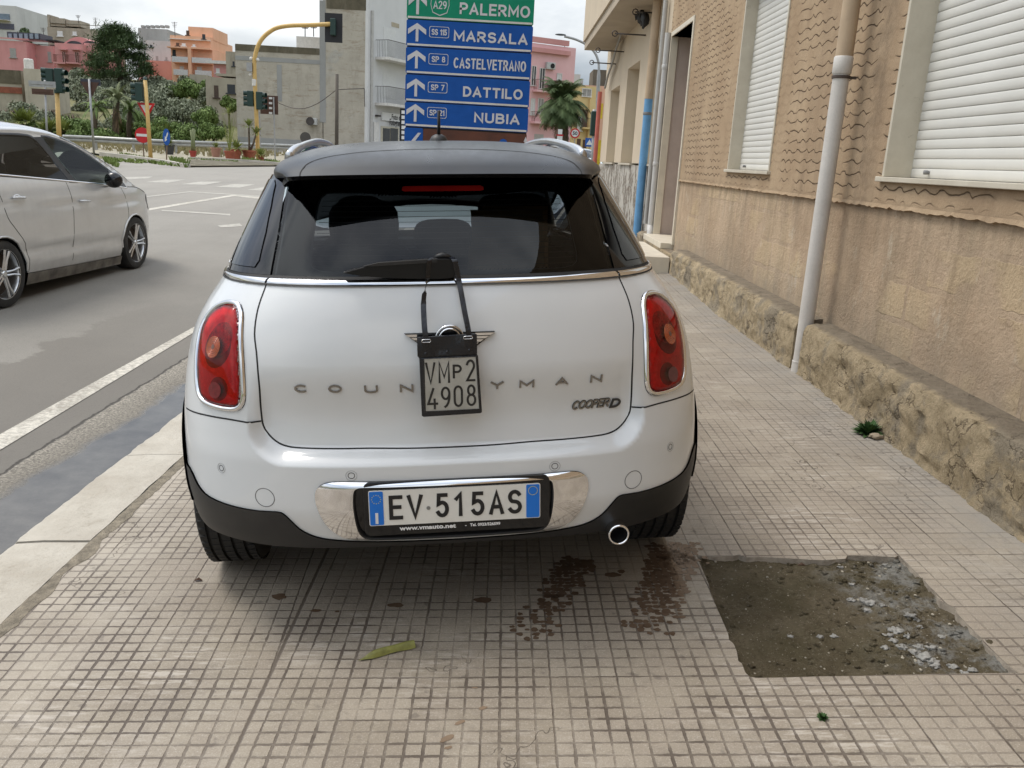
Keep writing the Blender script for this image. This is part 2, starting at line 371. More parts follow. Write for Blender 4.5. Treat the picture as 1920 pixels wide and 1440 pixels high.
    # grey dust towards the wall foot, paler blotchy strip near the kerb
    wall = t.ma('MULTIPLY', t.mr(x, 1.55, 2.1, 0., 1.), t.ramp(t.noise(3, 6, .7), .3, .62)); base = t.mix(t.ma('MULTIPLY', wall, .8), base, (.25, .235, .21))
    ker = t.ma('MULTIPLY', t.mr(x, -1.0, -1.55, 0., 1.), t.ramp(t.noise(4, 5, .7), .3, .7)); base = t.mix(t.ma('MULTIPLY', ker, .6), base, (.50, .44, .36))
    # dark spots
    base = t.mix(t.ma('MULTIPLY', t.ramp(t.noise(14, 2), .70, .74), .5), base, (.12, .10, .085))
    # hair cracks
    vo = t.n('ShaderNodeTexVoronoi', {'Vector': t.n('ShaderNodeVectorMath', {0: t.co(), 1: t.noise(3, 4, col=True)}, operation='ADD').outputs[0], 'Scale': 1.7}, feature='DISTANCE_TO_EDGE').outputs[0]
    cr_ = t.ma('MULTIPLY', t.mr(vo, .002, .006, 1., 0.), t.ramp(t.noise(.8, 2), .56, .6)); 
    col = t.mix(t.ma('MULTIPLY', lines, .93), base, (.085, .066, .052)); col = t.mix(t.ma('MULTIPLY', cr_, .7), col, (.08, .065, .05))
    hgt = t.ma('SUBTRACT', t.ma('MULTIPLY', t.noise(60, 5, .6), .25), t.ma('MAXIMUM', lines, cr_))
    return t.pbr(col, t.mr(t.noise(5, 4), .3, .7, .52, .78), 0, t.bump(hgt, .75, .004), **{'Specular IOR Level': .35})
TILES = m_tiles()
def px6(l): return [swp(1240+.3542*x, 960+.3542*y)[:2] for x, y in l]
HOLE = px6([(185,228),(290,236),(380,232),(412,226),(450,240),(540,238),(690,246),(790,252),(860,255),(975,247),(985,230),(1110,232),(1240,238),(1255,228),(1300,275),(1375,345),(1392,362),(1480,470),(1560,508),(1562,530),(1640,620),(1700,672),(1705,690),(1800,780),(1890,852),(1700,853),(1500,857),(1200,862),(1000,868),(840,870),(640,876),(500,878),(468,872),(445,850),(425,800),(408,790),(400,740),(385,700),(360,678),(352,640),(300,520),(262,430),(250,380),(200,262)])
hy0, hy1 = min(p[1] for p in HOLE), max(p[1] for p in HOLE)
X0, X1, YA, YB = -1.585, 2.20, -8., 24.
# ring split where it meets a line through its first and last corners
i_br = max(range(len(HOLE)), key=lambda i: HOLE[i][0]-HOLE[i][1]); 
top = HOLE[:i_br+1]; bot = HOLE[i_br:]+[HOLE[0]]
polyT = [(X0, HOLE[0][1]), (X0, YB), (X1, YB), (X1, HOLE[i_br][1])]+top[::-1]
polyB = [(X0, HOLE[0][1])]+bot[::-1]+[(X1, HOLE[i_br][1]), (X1, YA), (X0, YA)]
pv = patch('pavement', polyT, sw, TILES, None, (.5, .5)); tag(pv, kind='structure')
pv2 = patch('pavement', polyB, sw, TILES, None, (.5, .5)); tag(pv2, kind='structure')
SLABE = M('broken_slab_edge', (.36, .31, .25), .85, var=.3, sc=30, bump=.6)
mb = MB(); n = len(HOLE)
for i in range(n):
    a, b = HOLE[i-1], HOLE[i]; za, zb = SWS*a[0], SWS*b[0]; mb.quad((a[0], a[1], za), (b[0], b[1], zb), (b[0], b[1], zb-.07), (a[0], a[1], za-.07))
tag(mb.build('pavement_edge', SLABE, fixn=False), kind='structure')
def m_dirt():
    t = NT('dirt'); x, y, z = t.sep()[:3]; n = t.noise(5, 8, .7); c = t.ramp(n, .3, .72, (.098, .078, .048), (.195, .162, .108))
    c = t.mix(t.ramp(t.noise(2.6, 4), .45, .7, (0, 0, 0), (.5,)*3), c, (.078, .070, .034))
    c = t.mix(t.ramp(t.noise(110, 3, .7), .60, .70, (0, 0, 0), (.7,)*3), c, (.34, .31, .25))
    g = t.ma('MULTIPLY', t.mr(x, 1.18, 1.42, 0., 1.), t.ramp(t.noise(9, 7, .72), .47, .60)); c = t.mix(g, c, (.27, .262, .235))
    c = t.mix(t.ramp(t.noise(38, 6, .85), .52, .64, (0, 0, 0), (.6,)*3), c, (.055, .043, .026)); h = t.ma('ADD', t.noise(34, 8, .8), t.ma('MULTIPLY', t.noise(150, 3), .5)); return t.pbr(c, .98, 0, t.bump(h, 1., .022), **{'Specular IOR Level': .1})
DIRT = m_dirt(); mb = MB(); bx0, bx1, by0, by1 = .76, 1.66, 2.16, 3.10; n = 150
def dz(x, y):
    f = noise.fractal(Vector((x*9, y*9, 3)), .7, 2.1, 7)*.010; r_ = sst((x-1.15)/.3); f += r_*max(0, noise.fractal(Vector((x*14, y*14, 9)), .8, 2.2, 4))*.022
    return SWS*x-.022+f
for i in range(n+1):
    for j in range(n+1): x = bx0+(bx1-bx0)*i/n; y = by0+(by1-by0)*j/n; mb.v((x, y, dz(x, y)))
for i in range(n):
    for j in range(n): a = i*(n+1)+j; mb.F.append([a, a+n+1, a+n+2, a+1]); mb.I.append(0)
tag(mb.build('dirt', DIRT, smooth=True), kind='structure')
def inhole(x, y):
    c = False; n = len(HOLE)
    for i in range(n):
        a, b = HOLE[i-1], HOLE[i]
        if (a[1] > y) != (b[1] > y) and x < (b[0]-a[0])*(y-a[1])/(b[1]-a[1])+a[0]: c = not c
    return c
rng = random.Random(3); mb = MB()
for _ in range(300):
    x, y = rng.uniform(.8, 1.6), rng.uniform(2.24, 3.04)
    if not inhole(x, y): continue
    r_ = rng.choice((.0012, .0018, .0018, .0025, .0045))*(1.3 if y > 2.9 or x > 1.3 else .8); mb.ball((x, y, dz(x, y)+r_*.3), r_, 1, .5, (1, 1.1, .7))
tag(mb.build('gravel', M('gravel_stone', (.30, .27, .21), .9, var=.45, sc=60)), kind='stuff')
mb = MB()
for px, py, r_ in ((1240,600,.019),(1270,612,.016),(1320,640,.012),(1215,635,.012),(1385,700,.014),(1410,750,.018),(1450,770,.015),(1470,800,.012),(1380,770,.010),(1330,545,.015),(1360,555,.010),(1075,450,.013),(1120,470,.014),(1100,500,.010),(1020,445,.012),(1180,490,.009),(1240,660,.012),(1200,700,.010),(1560,800,.012),(1620,830,.010),(1660,820,.012),(1500,640,.010),(1385,590,.008),(960,275,.009),(1200,258,.010),(1020,365,.009),(690,645,.008),(930,630,.009),(850,645,.008),(1290,690,.014),(1350,720,.012),(1440,720,.012)):
    p = swp(1240+.3542*px, 960+.3542*py); mb.ball((p[0], p[1]+.01, dz(p[0], p[1])+.001), r_, 3, .9, (1.25, 1.0, .55))
tag(mb.build('spilled_mortar', M('grey_mortar', (.27, .262, .24), .95, var=.25, sc=40, bump=.8, bsc=120), smooth=True), kind='stuff')
mb = MB(); rng = random.Random(17)
for _ in range(420):
    x, y = rng.uniform(.8, 1.6), rng.uniform(2.24, 3.04)
    if not inhole(x, y) or rng.random() > .25+.75*sst((x-1.0)/.35)*sst((y-2.3)/.5+.5): continue
    r_ = rng.uniform(.0025, .0095); mb.ball((x, y, dz(x, y)+r_*.15), r_, 2, 1.1, (1.2, 1.0, .65))
tag(mb.build('soil_clods', DIRT, smooth=True), kind='stuff')
# water marks left by wet tyres and drips: thin damp films on the tile tops
WET = NT('damp_film'); c = WET.ramp(WET.noise(30, 4), .3, .7, (.10, .065, .042), (.145, .100, .068)); WET = WET.pbr(c, .22, 0, None, **{'Specular IOR Level': .6})
mb = MB(); rng = random.Random(11)
def blob(x, y, rx, ry, a=0.):
    n = 14; s0 = rng.random()*99; b = len(mb.V)
    for k in range(n):
        t_ = 2*math.pi*k/n; q = 1+.45*noise.noise(Vector((math.cos(t_)*1.6+s0, math.sin(t_)*1.6, 0))); u, v = rx*q*math.cos(t_), ry*q*math.sin(t_)
        xx = x+u*math.cos(a)-v*math.sin(a); yy = y+u*math.sin(a)+v*math.cos(a); mb.v((xx, yy, SWS*xx+.0012))
    mb.F.append(list(range(b, b+n))); mb.I.append(0)
def track(pa, pb, wid, dens, full):
    A, B = Vector(swp(*pa)[:2]), Vector(swp(*pb)[:2]); L_ = (B-A).length; d = (B-A).normalized(); s_ = Vector((-d.y, d.x)); k = int(L_*wid/(.0234**2)*dens)
    c_ = .049675
    seen = set()
    for _ in range(k*3):
        u = rng.random(); w = rng.uniform(-.5, .5); p = A+d*L_*u+s_*wid*w; i = math.floor((p.x-.8)/.0248); j = math.floor((p.y-2.24)/.0248)
        if (i, j) in seen: continue
        seen.add((i, j)); keep = (full*(1-u*.75))*(1-abs(w)*.8)+.12
        if rng.random() > keep*1.25: continue
        k_ = rng.uniform(.6, 1.1)+.45*full*(1-u)*(1-abs(w)); blob(.8+(i+.5)*.0248+rng.uniform(-.004, .004), 2.24+(j+.5)*.0248+rng.uniform(-.004, .004), .0125*k_, .0125*k_*rng.uniform(.75, 1.15))
track((1265,1035), (1215,1190), .17, 1, 1.5); track((1085,1050), (990,1195), .13, 1, 1.2); track((1260,1020), (1285,1060), .2, 1, 1.)
for px, py, rx, ry in ((905,1125,.030,.020),(742,1135,.030,.016),(523,1119,.026,.022),(592,1145,.018,.010),(632,1147,.008,.006),(1148,1078,.028,.020),(1165,1072,.014,.014),(893,1057,.009,.005),(372,1090,.012,.006),(1040,1117,.035,.014),(1078,1113,.014,.012)): p = swp(px, py); blob(p[0], p[1], rx, ry)
tag(mb.build('wet_patches', WET, fixn=False), kind='stuff')
mb = MB()
for px, py, rx, ry, a in ((905,1328,.013,.007,.5),(863,1355,.017,.007,.6),(838,1385,.022,.009,.6),(840,1402,.010,.006,.3),(890,1290,.010,.004,0)): p = swp(px, py); blob(p[0], p[1], rx, ry, a)
tag(mb.build('brown_stains', M('brown_stain', (.20, .14, .09), .8, var=.2), fixn=False), kind='stuff')
# kerb
LIME = NT('limestone_kerb'); c = LIME.ramp(LIME.noise(3.5, 7, .65), .3, .72, (.36, .322, .262), (.50, .462, .392)); c = LIME.mix(LIME.ramp(LIME.noise(11, 4), .64, .72, (0, 0, 0), (.3,)*3), c, (.40, .33, .24)); c = LIME.mix(LIME.ramp(LIME.noise(2.2, 5, .7), .58, .75, (0, 0, 0), (.5,)*3), c, (.36, .31, .25))
c = LIME.mix(LIME.ramp(LIME.noise(6, 8, .8), .55, .66, (0, 0, 0), (.45,)*3), c, (.27, .235, .18)); c = LIME.mix(LIME.ramp(LIME.noise(48, 5, .85), .56, .68, (0, 0, 0), (.4,)*3), c, (.26, .22, .17)); LIME = LIME.pbr(c, .8, 0, LIME.bump(LIME.noise(16, 8, .7), .8, .012))
def kz(x, y): return SWS*x+rise(y)
ks = [-6.1,-4.7,-3.4,-2.2,-1.15,.05,1.12,2.07,3.19,4.24,5.3,6.5,7.6,8.8,10.,11.2,12.4,13.6,14.8,16.,17.2,18.4,20,22]
mb = MB(); rng = random.Random(5)
for y0, y1 in zip(ks[:-1], ks[1:]):
    a, b = y0+.006, y1-.006; nj = 26; h0 = rng.uniform(-.004, .004)
    rows = []
    for j in range(nj+1):
        y = a+(b-a)*j/nj; e = .013*noise.noise(Vector((y*4, 1, 0))); o_ = -1.932+e+.009*noise.noise(Vector((y*19, 0, 0))); skew = .012*(1 if j == 0 else 0)
        ds = .02 if j in (0, nj) else 0
        xi = -1.605+.008*noise.noise(Vector((y*7, 9, 0)))
        rows.append([(o_, y, kz(o_, y)-.16), (o_, y, kz(o_, y)-.02), (o_+.012+ds*.3, y, kz(o_, y)-.003+h0), (-1.8, y, kz(-1.8, y)+h0+.002), (xi-.01, y, kz(xi, y)+h0), (xi, y, kz(xi, y)-.04)])
    base = len(mb.V)
    for r_ in rows:
        for p in r_: mb.v(p)
    for j in range(nj):
        for k in range(5): q = base+j*6+k; mb.F.append([q, q+6, q+7, q+1]); mb.I.append(0)
    for e in (0, nj): q = base+e*6; mb.F.append([q+k for k in range(6)]); mb.I.append(0)
tag(mb.build('kerb', LIME), kind='structure')
# crumbly joint between kerb and tiles
mb = MB(); y = -6.
JM = M('sandy_joint', (.20, .17, .125), .95, var=.4, sc=25, bump=.9, bsc=90)
while y < 20:
    for yy in (y,):
        w0 = -1.612+.012*noise.noise(Vector((yy*9, 2, 0))); w1 = -1.562+.03*noise.noise(Vector((yy*6, 5, 0)))+.012*noise.noise(Vector((yy*23, 5, 0)))
        mb.v((w0, yy, kz(w0, yy)+.0025)); mb.v((w1, yy, kz(w1, yy)+.0015))
    y += .03 if y < 6 else .2
n = len(mb.V)//2
for i in range(n-1): mb.F.append([2*i, 2*i+1, 2*i+3, 2*i+2]); mb.I.append(0)
tag(mb.build('kerb_joint', JM, fixn=False), kind='structure')
# road
def m_road():
    t = NT('asphalt'); x, y, z = t.sep()[:3]
    c = t.ramp(t.noise(.55, 6, .6), .3, .7, (.185, .173, .152), (.248, .232, .203))
    sp = t.noise(170, 3, .8); c = t.mix(t.ramp(sp, .52, .72, (0, 0, 0), (.5,)*3), c, (.36, .33, .29)); c = t.mix(t.ramp(t.noise(120, 2), .56, .7, (0, 0, 0), (.45,)*3), c, (.075, .07, .062))
    # darker strip beside the edge line, ragged border
    e = t.ma('ADD', x, t.ma('MULTIPLY', t.ma('SUBTRACT', t.noise(1.6, 7, .68), .5), .95)); dk = t.ma('MULTIPLY', t.mr(e, -3.62, -3.56, 0., 1.), t.mr(y, 9., 6.5, 0., 1.)); c = t.mix(t.ma('MULTIPLY', dk, .55), c, (.115, .102, .085))
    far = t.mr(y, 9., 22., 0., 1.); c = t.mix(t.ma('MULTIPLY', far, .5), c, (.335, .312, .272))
    vs = t.noise(1., 5, .6, v=t.scaled(1.5, .12, 1)); c = t.mix(t.ramp(vs, .5, .75, (0, 0, 0), (.25,)*3), c, (.13, .12, .105))
    # worn gutter strip
    ed = t.ma('ADD', x, t.ma('MULTIPLY', t.ma('SUBTRACT', t.noise(5, 6, .7), .5), .10)); gt = t.mr(ed, -2.515, -2.495, 0., 1.)
    gr = t.ramp(t.noise(70, 4, .8), .38, .66, (.09, .08, .065), (.46, .42, .35)); c = t.mix(gt, c, gr)
    ck = t.mr(t.ma('ABSOLUTE', t.ma('ADD', ed, 2.512)), .004, .014, 1., 0.); c = t.mix(t.ma('MULTIPLY', ck, .85), c, (.035, .03, .025))
    # damp gutter: still water against the kerb, small pools in the worn strip
    we = t.ma('ADD', t.ma('ADD', x, t.ma('MULTIPLY', t.ma('SUBTRACT', t.noise(1.3, 3), .5), .22)), t.ma('MULTIPLY', t.ma('SUBTRACT', t.noise(8, 5, .7), .5), .09))
    we = t.ma('SUBTRACT', we, t.ma('MULTIPLY', t.ma('SUBTRACT', y, 4.9), .045)); wet = t.mr(we, -2.35, -2.29, 0., 1.)
    pool = t.ma('MULTIPLY', t.ramp(t.noise(3.2, 5, .65, v=t.scaled(1.6, .8, 1)), .60, .63), gt); wet = t.ma('MAXIMUM', wet, pool); damp = t.mr(we, -2.50, -2.30, 0., .55); damp = t.ma('MULTIPLY', damp, gt)
    c = t.mix(damp, c, (.12, .105, .085)); c = t.mix(t.ma('MULTIPLY', wet, .92), c, t.ramp(t.noise(7, 5), .3, .7, (.085, .078, .068), (.14, .13, .112)))
    dry = t.ma('SUBTRACT', 1., wet)
    h = t.ma('ADD', t.noise(150, 4, .8), t.ma('MULTIPLY', t.ma('MULTIPLY', gt, t.noise(38, 6, .8)), 2.6)); h = t.ma('SUBTRACT', h, t.ma('MULTIPLY', ck, 1.5)); h = t.ma('MULTIPLY', h, dry)
    c = t.mix(t.ramp(t.noise(55, 4, .85), .56, .68, (0, 0, 0), (.4,)*3), c, (.10, .092, .08))
    return t.pbr(c, t.mr(wet, 0., 1., .85, .06), 0, t.bump(h, .6, .006), **{'Specular IOR Level': .45})
ROAD = m_road()
def sheet(name, xs, ys, mat, dz_=0., kind='structure'):
    mb = MB()
    for x in xs:
        for y in ys: mb.v((x, y, gz(x, y)+dz_))
    m = len(ys)
    for i in range(len(xs)-1):
        for j in range(m-1): a = i*m+j; mb.F.append([a, a+m, a+m+1, a+1]); mb.I.append(0)
    return tag(mb.build(name, mat, smooth=True), kind=kind)
xs = [-60,-45,-35,-28,-22,-17,-14,-11,-9,-7.5,-6.5,-5.4,-4.5,-3.8,-3.2,-2.8,-2.5,-2.3,-2.15,-2.0,-1.88,0,3,8]
ys = [-12,-6,-2,0,1,2,3,4,5,6,7,8,10,12,15,18,22,26,30,34,38,42,46,50,55,62,75,95]
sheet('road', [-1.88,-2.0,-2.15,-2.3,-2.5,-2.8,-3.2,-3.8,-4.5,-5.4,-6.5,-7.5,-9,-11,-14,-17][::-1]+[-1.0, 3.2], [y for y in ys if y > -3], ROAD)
LAND = NT('dry_grass'); c = LAND.ramp(LAND.noise(.35, 8, .7), .32, .7, (.085, .10, .030), (.24, .20, .10)); c = LAND.mix(LAND.ramp(LAND.noise(6, 6, .8), .4, .7), c, (.13, .14, .045)); LAND = LAND.pbr(c, .95, 0, LAND.bump(LAND.noise(9, 7, .8), .8, .1))
gx = [-340,-260,-200,-160,-130,-110,-95,-80,-70,-60,-52,-45,-38,-32,-27,-22,-18,-14,-10,-6,-2,4,12,30,80,200]
gy = [-60,-30,-12,0,8,15,25,35,42,48,54,58,62,67,72,78,85,92,100,108,116,124,127.9,128.1,140,170,220,320]
sheet('ground', gx, gy, LAND, -.03)
PUD = NT('puddle'); c = PUD.ramp(PUD.noise(6, 6, .7), .35, .7, (.075, .07, .062), (.13, .12, .10)); PUD = PUD.pbr(c, .10, 0, PUD.bump(PUD.noise(14, 3), .08, .004), **{'Specular IOR Level': .6})
edge = [gp(x, y)[:2] for x, y in ((-60,990),(0,940),(25,950),(53,930),(90,905),(105,880),(125,872),(147,842),(170,838),(191,809),(225,795),(249,769),(290,752),(311,738),(351,716),(400,680),(430,660))]
mb = MB(); E_ = crom(edge, 4)
for i, p in enumerate(E_):
    j = .025*noise.noise(Vector((0, p[1]*6, 0)))+.01*noise.noise(Vector((0, p[1]*22, 0))); mb.v((p[0]+j, p[1], gz(p[0], p[1])+.003)); mb.v((-1.90, p[1]+.001, gz(p[0], p[1])+.003))
for i in range(len(E_)-1): mb.F.append([2*i, 2*i+1, 2*i+3, 2*i+2]); mb.I.append(0)
pass
PAINT = NT('road_paint'); f = PAINT.ma('ADD', PAINT.noise(30, 6, .8), PAINT.ma('MULTIPLY', PAINT.noise(3, 4), .3)); c = PAINT.mix(PAINT.ramp(f, .54, .74), (.60, .565, .49), (.31, .285, .24)); PAINT = PAINT.pbr(c, .8, 0, PAINT.bump(PAINT.noise(150, 4, .8), .5, .005)); OLDP = NT('worn_road_paint'); f = OLDP.ma('ADD', OLDP.noise(9, 6, .8), OLDP.ma('MULTIPLY', OLDP.noise(2, 4), .3)); c = OLDP.mix(OLDP.ramp(f, .42, .80), (.50, .475, .42), (.30, .28, .24)); OLDP = OLDP.pbr(c, .8)
def mark(quads, name='road_marking'):
    mb = MB()
    for A, B, C_, D_ in quads:
        a, b, c_, d = [Vector(gp(*q)) for q in (A, B, C_, D_)]; n = 8
        for i in range(n):
            t0, t1 = i/n, (i+1)/n; P = [a.lerp(b, t0), a.lerp(b, t1), d.lerp(c_, t1), d.lerp(c_, t0)]; mb.quad(*[(p.x, p.y, gz(p.x, p.y)+.004) for p in P])
    return tag(mb.build(name, PAINT if name in ('edge_line', 'stop_line') else OLDP, fixn=False), kind='structure')
def c5(x, y): return (x*.2917, 200+y*.2917)
mark([((-140,893),(440,567),(440,574),(-140,930))], 'edge_line')
mark([(c5(960,655),c5(1490,568),c5(1505,576),c5(960,668)), (c5(1490,568),c5(1760,588),c5(1760,602),c5(1505,576))], 'stop_line')
mark([(c5(780,455),c5(985,450),c5(950,462),c5(780,470)), (c5(925,487),c5(1060,470),c5(1190,470),c5(1080,490)), (c5(1160,500),c5(1290,482),c5(1430,483),c5(1320,503)), (c5(1380,518),c5(1500,498),c5(1640,500),c5(1540,522)), (c5(1590,535),c5(1720,514),c5(1900,520),c5(1780,545))], 'crossing_bars')
mark([(c5(930,578),c5(1220,546),c5(1220,551),c5(930,584)), (c5(1220,546),c5(1700,575),c5(1700,581),c5(1220,551)), (c5(1040,664),c5(1480,690),c5(1480,700),c5(1040,672)), (c5(1400,765),c5(1540,752),c5(1560,770),c5(1420,778))], 'worn_lines')
# ------------------------------------------------------------------ house on the right
XW = 2.34
def m_wall():
    t = NT('carved_plaster'); x, y, z = t.sep()[:3]
    c = t.ramp(t.noise(1.4, 7, .65), .3, .7, (.325, .228, .142), (.455, .342, .225))
    c = t.mix(t.ramp(t.noise(.9, 5, .6, v=t.scaled(1, 2.2, .35)), .48, .72, (0, 0, 0), (.45,)*3), c, (.26, .185, .12))
    c = t.mix(t.ramp(t.noise(60, 5, .85), .54, .70, (0, 0, 0), (.45,)*3), c, (.17, .115, .07)); c = t.mix(t.ramp(t.noise(2.0, 7, .75, v=t.scaled(1, 1.8, .5)), .55, .68, (0, 0, 0), (.5,)*3), c, (.22, .155, .10))
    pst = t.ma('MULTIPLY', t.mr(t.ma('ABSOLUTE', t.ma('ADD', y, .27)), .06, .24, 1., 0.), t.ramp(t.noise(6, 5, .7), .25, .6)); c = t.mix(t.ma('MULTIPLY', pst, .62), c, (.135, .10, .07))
    row = t.ma('FLOOR', t.ma('DIVIDE', z, .078)); rn = t.n('ShaderNodeTexWhiteNoise', {0: t.comb(row, 1., 2.)}).outputs[0]
    yy = t.ma('ADD', t.ma('ADD', y, rn), t.ma('MULTIPLY', t.noise(3.1, 3), .35))
    ph = t.ma('MULTIPLY', yy, 2*math.pi/.19); s1 = t.ma('SINE', ph); s2 = t.ma('MULTIPLY', t.ma('SINE', t.ma('MULTIPLY', ph, 1.73)), .30)
    w = t.ma('MULTIPLY', t.ma('ADD', s1, s2), .0115); f = t.ma('FRACT', t.ma('ADD', t.ma('DIVIDE', z, .078), t.ma('DIVIDE', w, .078)))
    d = t.ma('MULTIPLY', t.ma('ABSOLUTE', t.ma('SUBTRACT', f, .5)), .078)
    gate = t.ramp(t.noise(2.0, 2, .5, v=t.scaled(1, 1, 1.6)), .36, .46)
    wid = t.mr(t.noise(17, 3), .3, .7, .0045, .0085)
    ln = t.ma('MULTIPLY', t.ma('SUBTRACT', 1., t.ma('DIVIDE', d, wid), clamp=True), gate); ln = t.ma('MULTIPLY', ln, t.mr(z, 1.36, 1.40, 0., 1.))
    for yc in (-.36, 1.62, 3.47, 5.68, -2.5):     # plain bands beside the openings
        ln = t.ma('MULTIPLY', ln, t.mr(t.ma('ABSOLUTE', t.ma('SUBTRACT', y, yc)), .12, .17, 0., 1.))
    c = t.mix(t.ma('MULTIPLY', ln, 1.1, clamp=True), c, (.055, .036, .022))
    sh = t.ma('MULTIPLY', t.mr(d, .004, .016, 1., 0.), gate); c = t.mix(t.ma('MULTIPLY', sh, .22), c, (.18, .12, .07))
    h = t.ma('SUBTRACT', t.ma('ADD', t.noise(12, 7, .7), t.ma('MULTIPLY', t.noise(55, 4, .8), .5)), t.ma('MULTIPLY', ln, 1.4))
    return t.pbr(c, .92, 0, t.bump(h, .55, .012), **{'Specular IOR Level': .2})
def m_lower():
    t = NT('eroded_plaster'); x, y, z = t.sep()[:3]
    c = t.ramp(t.noise(1.1, 7, .65), .3, .7, (.40, .288, .19), (.58, .445, .315))
    c = t.mix(t.ramp(t.noise(1.5, 5, .6, v=t.scaled(1, 2.6, .5)), .5, .68, (0, 0, 0), (.5,)*3), c, (.33, .265, .185))
    # blocks of tufa showing through
    br = t.n('ShaderNodeTexBrick', {'Vector': t.comb(t.ma('ADD', y, t.ma('MULTIPLY', t.noise(3, 3), .12)), t.ma('ADD', z, t.ma('MULTIPLY', t.noise(4, 3), .06)), 0.), 'Color1': (1, 1, 1, 1), 'Color2': (.0, .0, .0, 1), 'Mortar': (.0, .0, .0, 1), 'Scale': 1., 'Mortar Size': .02, 'Brick Width': .52, 'Row Height': .24, 'Bias': -.1}, offset=.4)
    mk = t.ma('MULTIPLY', t.n('ShaderNodeRGBToBW', {0: br.outputs[0]}).outputs[0], t.ramp(t.noise(1.0, 4), .49, .54)); c = t.mix(t.ma('MULTIPLY', mk, .55), c, (.60, .46, .28))
    c = t.mix(t.ramp(t.noise(22, 6, .85), .55, .68, (0, 0, 0), (.6,)*3), c, (.25, .165, .09)); c = t.mix(t.ramp(t.noise(2.6, 6, .75, v=t.scaled(1, 1.6, .8)), .58, .66, (0, 0, 0), (.55,)*3), c, (.60, .54, .43)); c = t.mix(t.ramp(t.noise(1.9, 7, .75, v=t.scaled(1, 2.2, .5)), .54, .66, (0, 0, 0), (.6,)*3), c, (.30, .22, .14)); c = t.mix(t.ramp(t.noise(90, 3, .8), .62, .72, (0, 0, 0), (.5,)*3), c, (.66, .56, .40))
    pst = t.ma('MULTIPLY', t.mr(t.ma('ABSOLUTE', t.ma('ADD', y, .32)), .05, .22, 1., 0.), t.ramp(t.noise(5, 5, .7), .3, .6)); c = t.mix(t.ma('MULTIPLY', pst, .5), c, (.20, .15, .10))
    cs = t.ma('MULTIPLY', t.mr(z, .86, .5, 0., 1.), t.ramp(t.noise(5, 5), .3, .7, (.35,)*3, (1,)*3)); c = t.mix(t.ma('MULTIPLY', cs, .7), c, (.30, .255, .195))
    st = t.ma('MULTIPLY', t.mr(z, .9, 1.33, 0., 1.), t.ramp(t.noise(2.2, 6, .7, v=t.scaled(1, 3, .4)), .45, .62)); c = t.mix(t.ma('MULTIPLY', st, .5), c, (.24, .18, .12))
    h = t.ma('ADD', t.ma('ADD', t.noise(7, 7, .7), t.ma('MULTIPLY', t.noise(42, 5, .8), .55)), t.ma('MULTIPLY', mk, .25)); return t.pbr(c, .93, 0, t.bump(h, 1., .028), **{'Specular IOR Level': .2})
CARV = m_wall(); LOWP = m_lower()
MARB = NT('beige_marble'); c = MARB.ramp(MARB.noise(4, 6, .7), .3, .7, (.47, .42, .33), (.58, .53, .43)); c = MARB.mix(MARB.ramp(MARB.noise(16, 5, .8, dist=1.5), .62, .67, (0, 0, 0), (.45,)*3), c, (.30, .25, .18)); MARB = MARB.pbr(c, .45, 0)
house = thing('corner_house', 'sand coloured house with wavy carved plaster and two white roller shutters', 'house', (XW, 6, 0))
HT = Matrix.Translation((-XW, -6, 0))       # parts are given in world coordinates
def hp(mb, name, mat, par=None, **k):
    o = mb.build(name, mat, None, **k); o.data.transform(HT); o.parent = par or house
    if par is not None and par is not house: pass
    return o
W1 = (7.78, 9.27, 1.515, 3.3); W2 = (3.62, 5.42, 1.515, 3.3); DR = (11.86, 13.40, .49, 3.35)
ZT = 7.2
mb = MB()
def wseg(y0, y1, z0, z1, x, th=.4): mb.box(x, x+th, y0, y1, z0, z1)
U = XW-.016
for y0, y1 in ((-16., W2[0]), (W2[1], W1[0]), (W1[1], DR[0])): wseg(y0, y1, 1.332, ZT, U)
for w in (W1, W2): wseg(w[0], w[1], 1.332, w[2]-.03, U); wseg(w[0], w[1], w[3], ZT, U)
wseg(DR[0], DR[1], DR[3], ZT, U); wseg(DR[1], 13.52, 1.332, ZT, U)
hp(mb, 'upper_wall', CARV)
mb = MB(); n = 460; y0, y1 = -3., 11.86       # ragged lower lip of the upper plaster
for i in range(n+1):
    y = y0+(y1-y0)*i/n; e = .012*noise.noise(Vector((y*11, 3, 0)))+.010*noise.noise(Vector((y*35, 4, 0)))
    mb.v((U-.006-.006*noise.noise(Vector((y*8, 8, 0))), y, 1.352)); mb.v((U-.012+.004*noise.noise(Vector((y*21, 1, 0))), y, 1.328+e)); mb.v((XW+.03, y, 1.322+e))
for i in range(n):
    for k in range(2): q = i*3+k; mb.F.append([q, q+3, q+4, q+1]); mb.I.append(0)
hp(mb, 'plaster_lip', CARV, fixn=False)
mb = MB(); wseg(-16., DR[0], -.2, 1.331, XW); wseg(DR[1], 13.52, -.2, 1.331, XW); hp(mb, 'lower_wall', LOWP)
mb = MB(); mb.box(XW+.4, XW+6, -16, 13.5, 0, ZT-.2); hp(mb, 'house_core', LOWP)
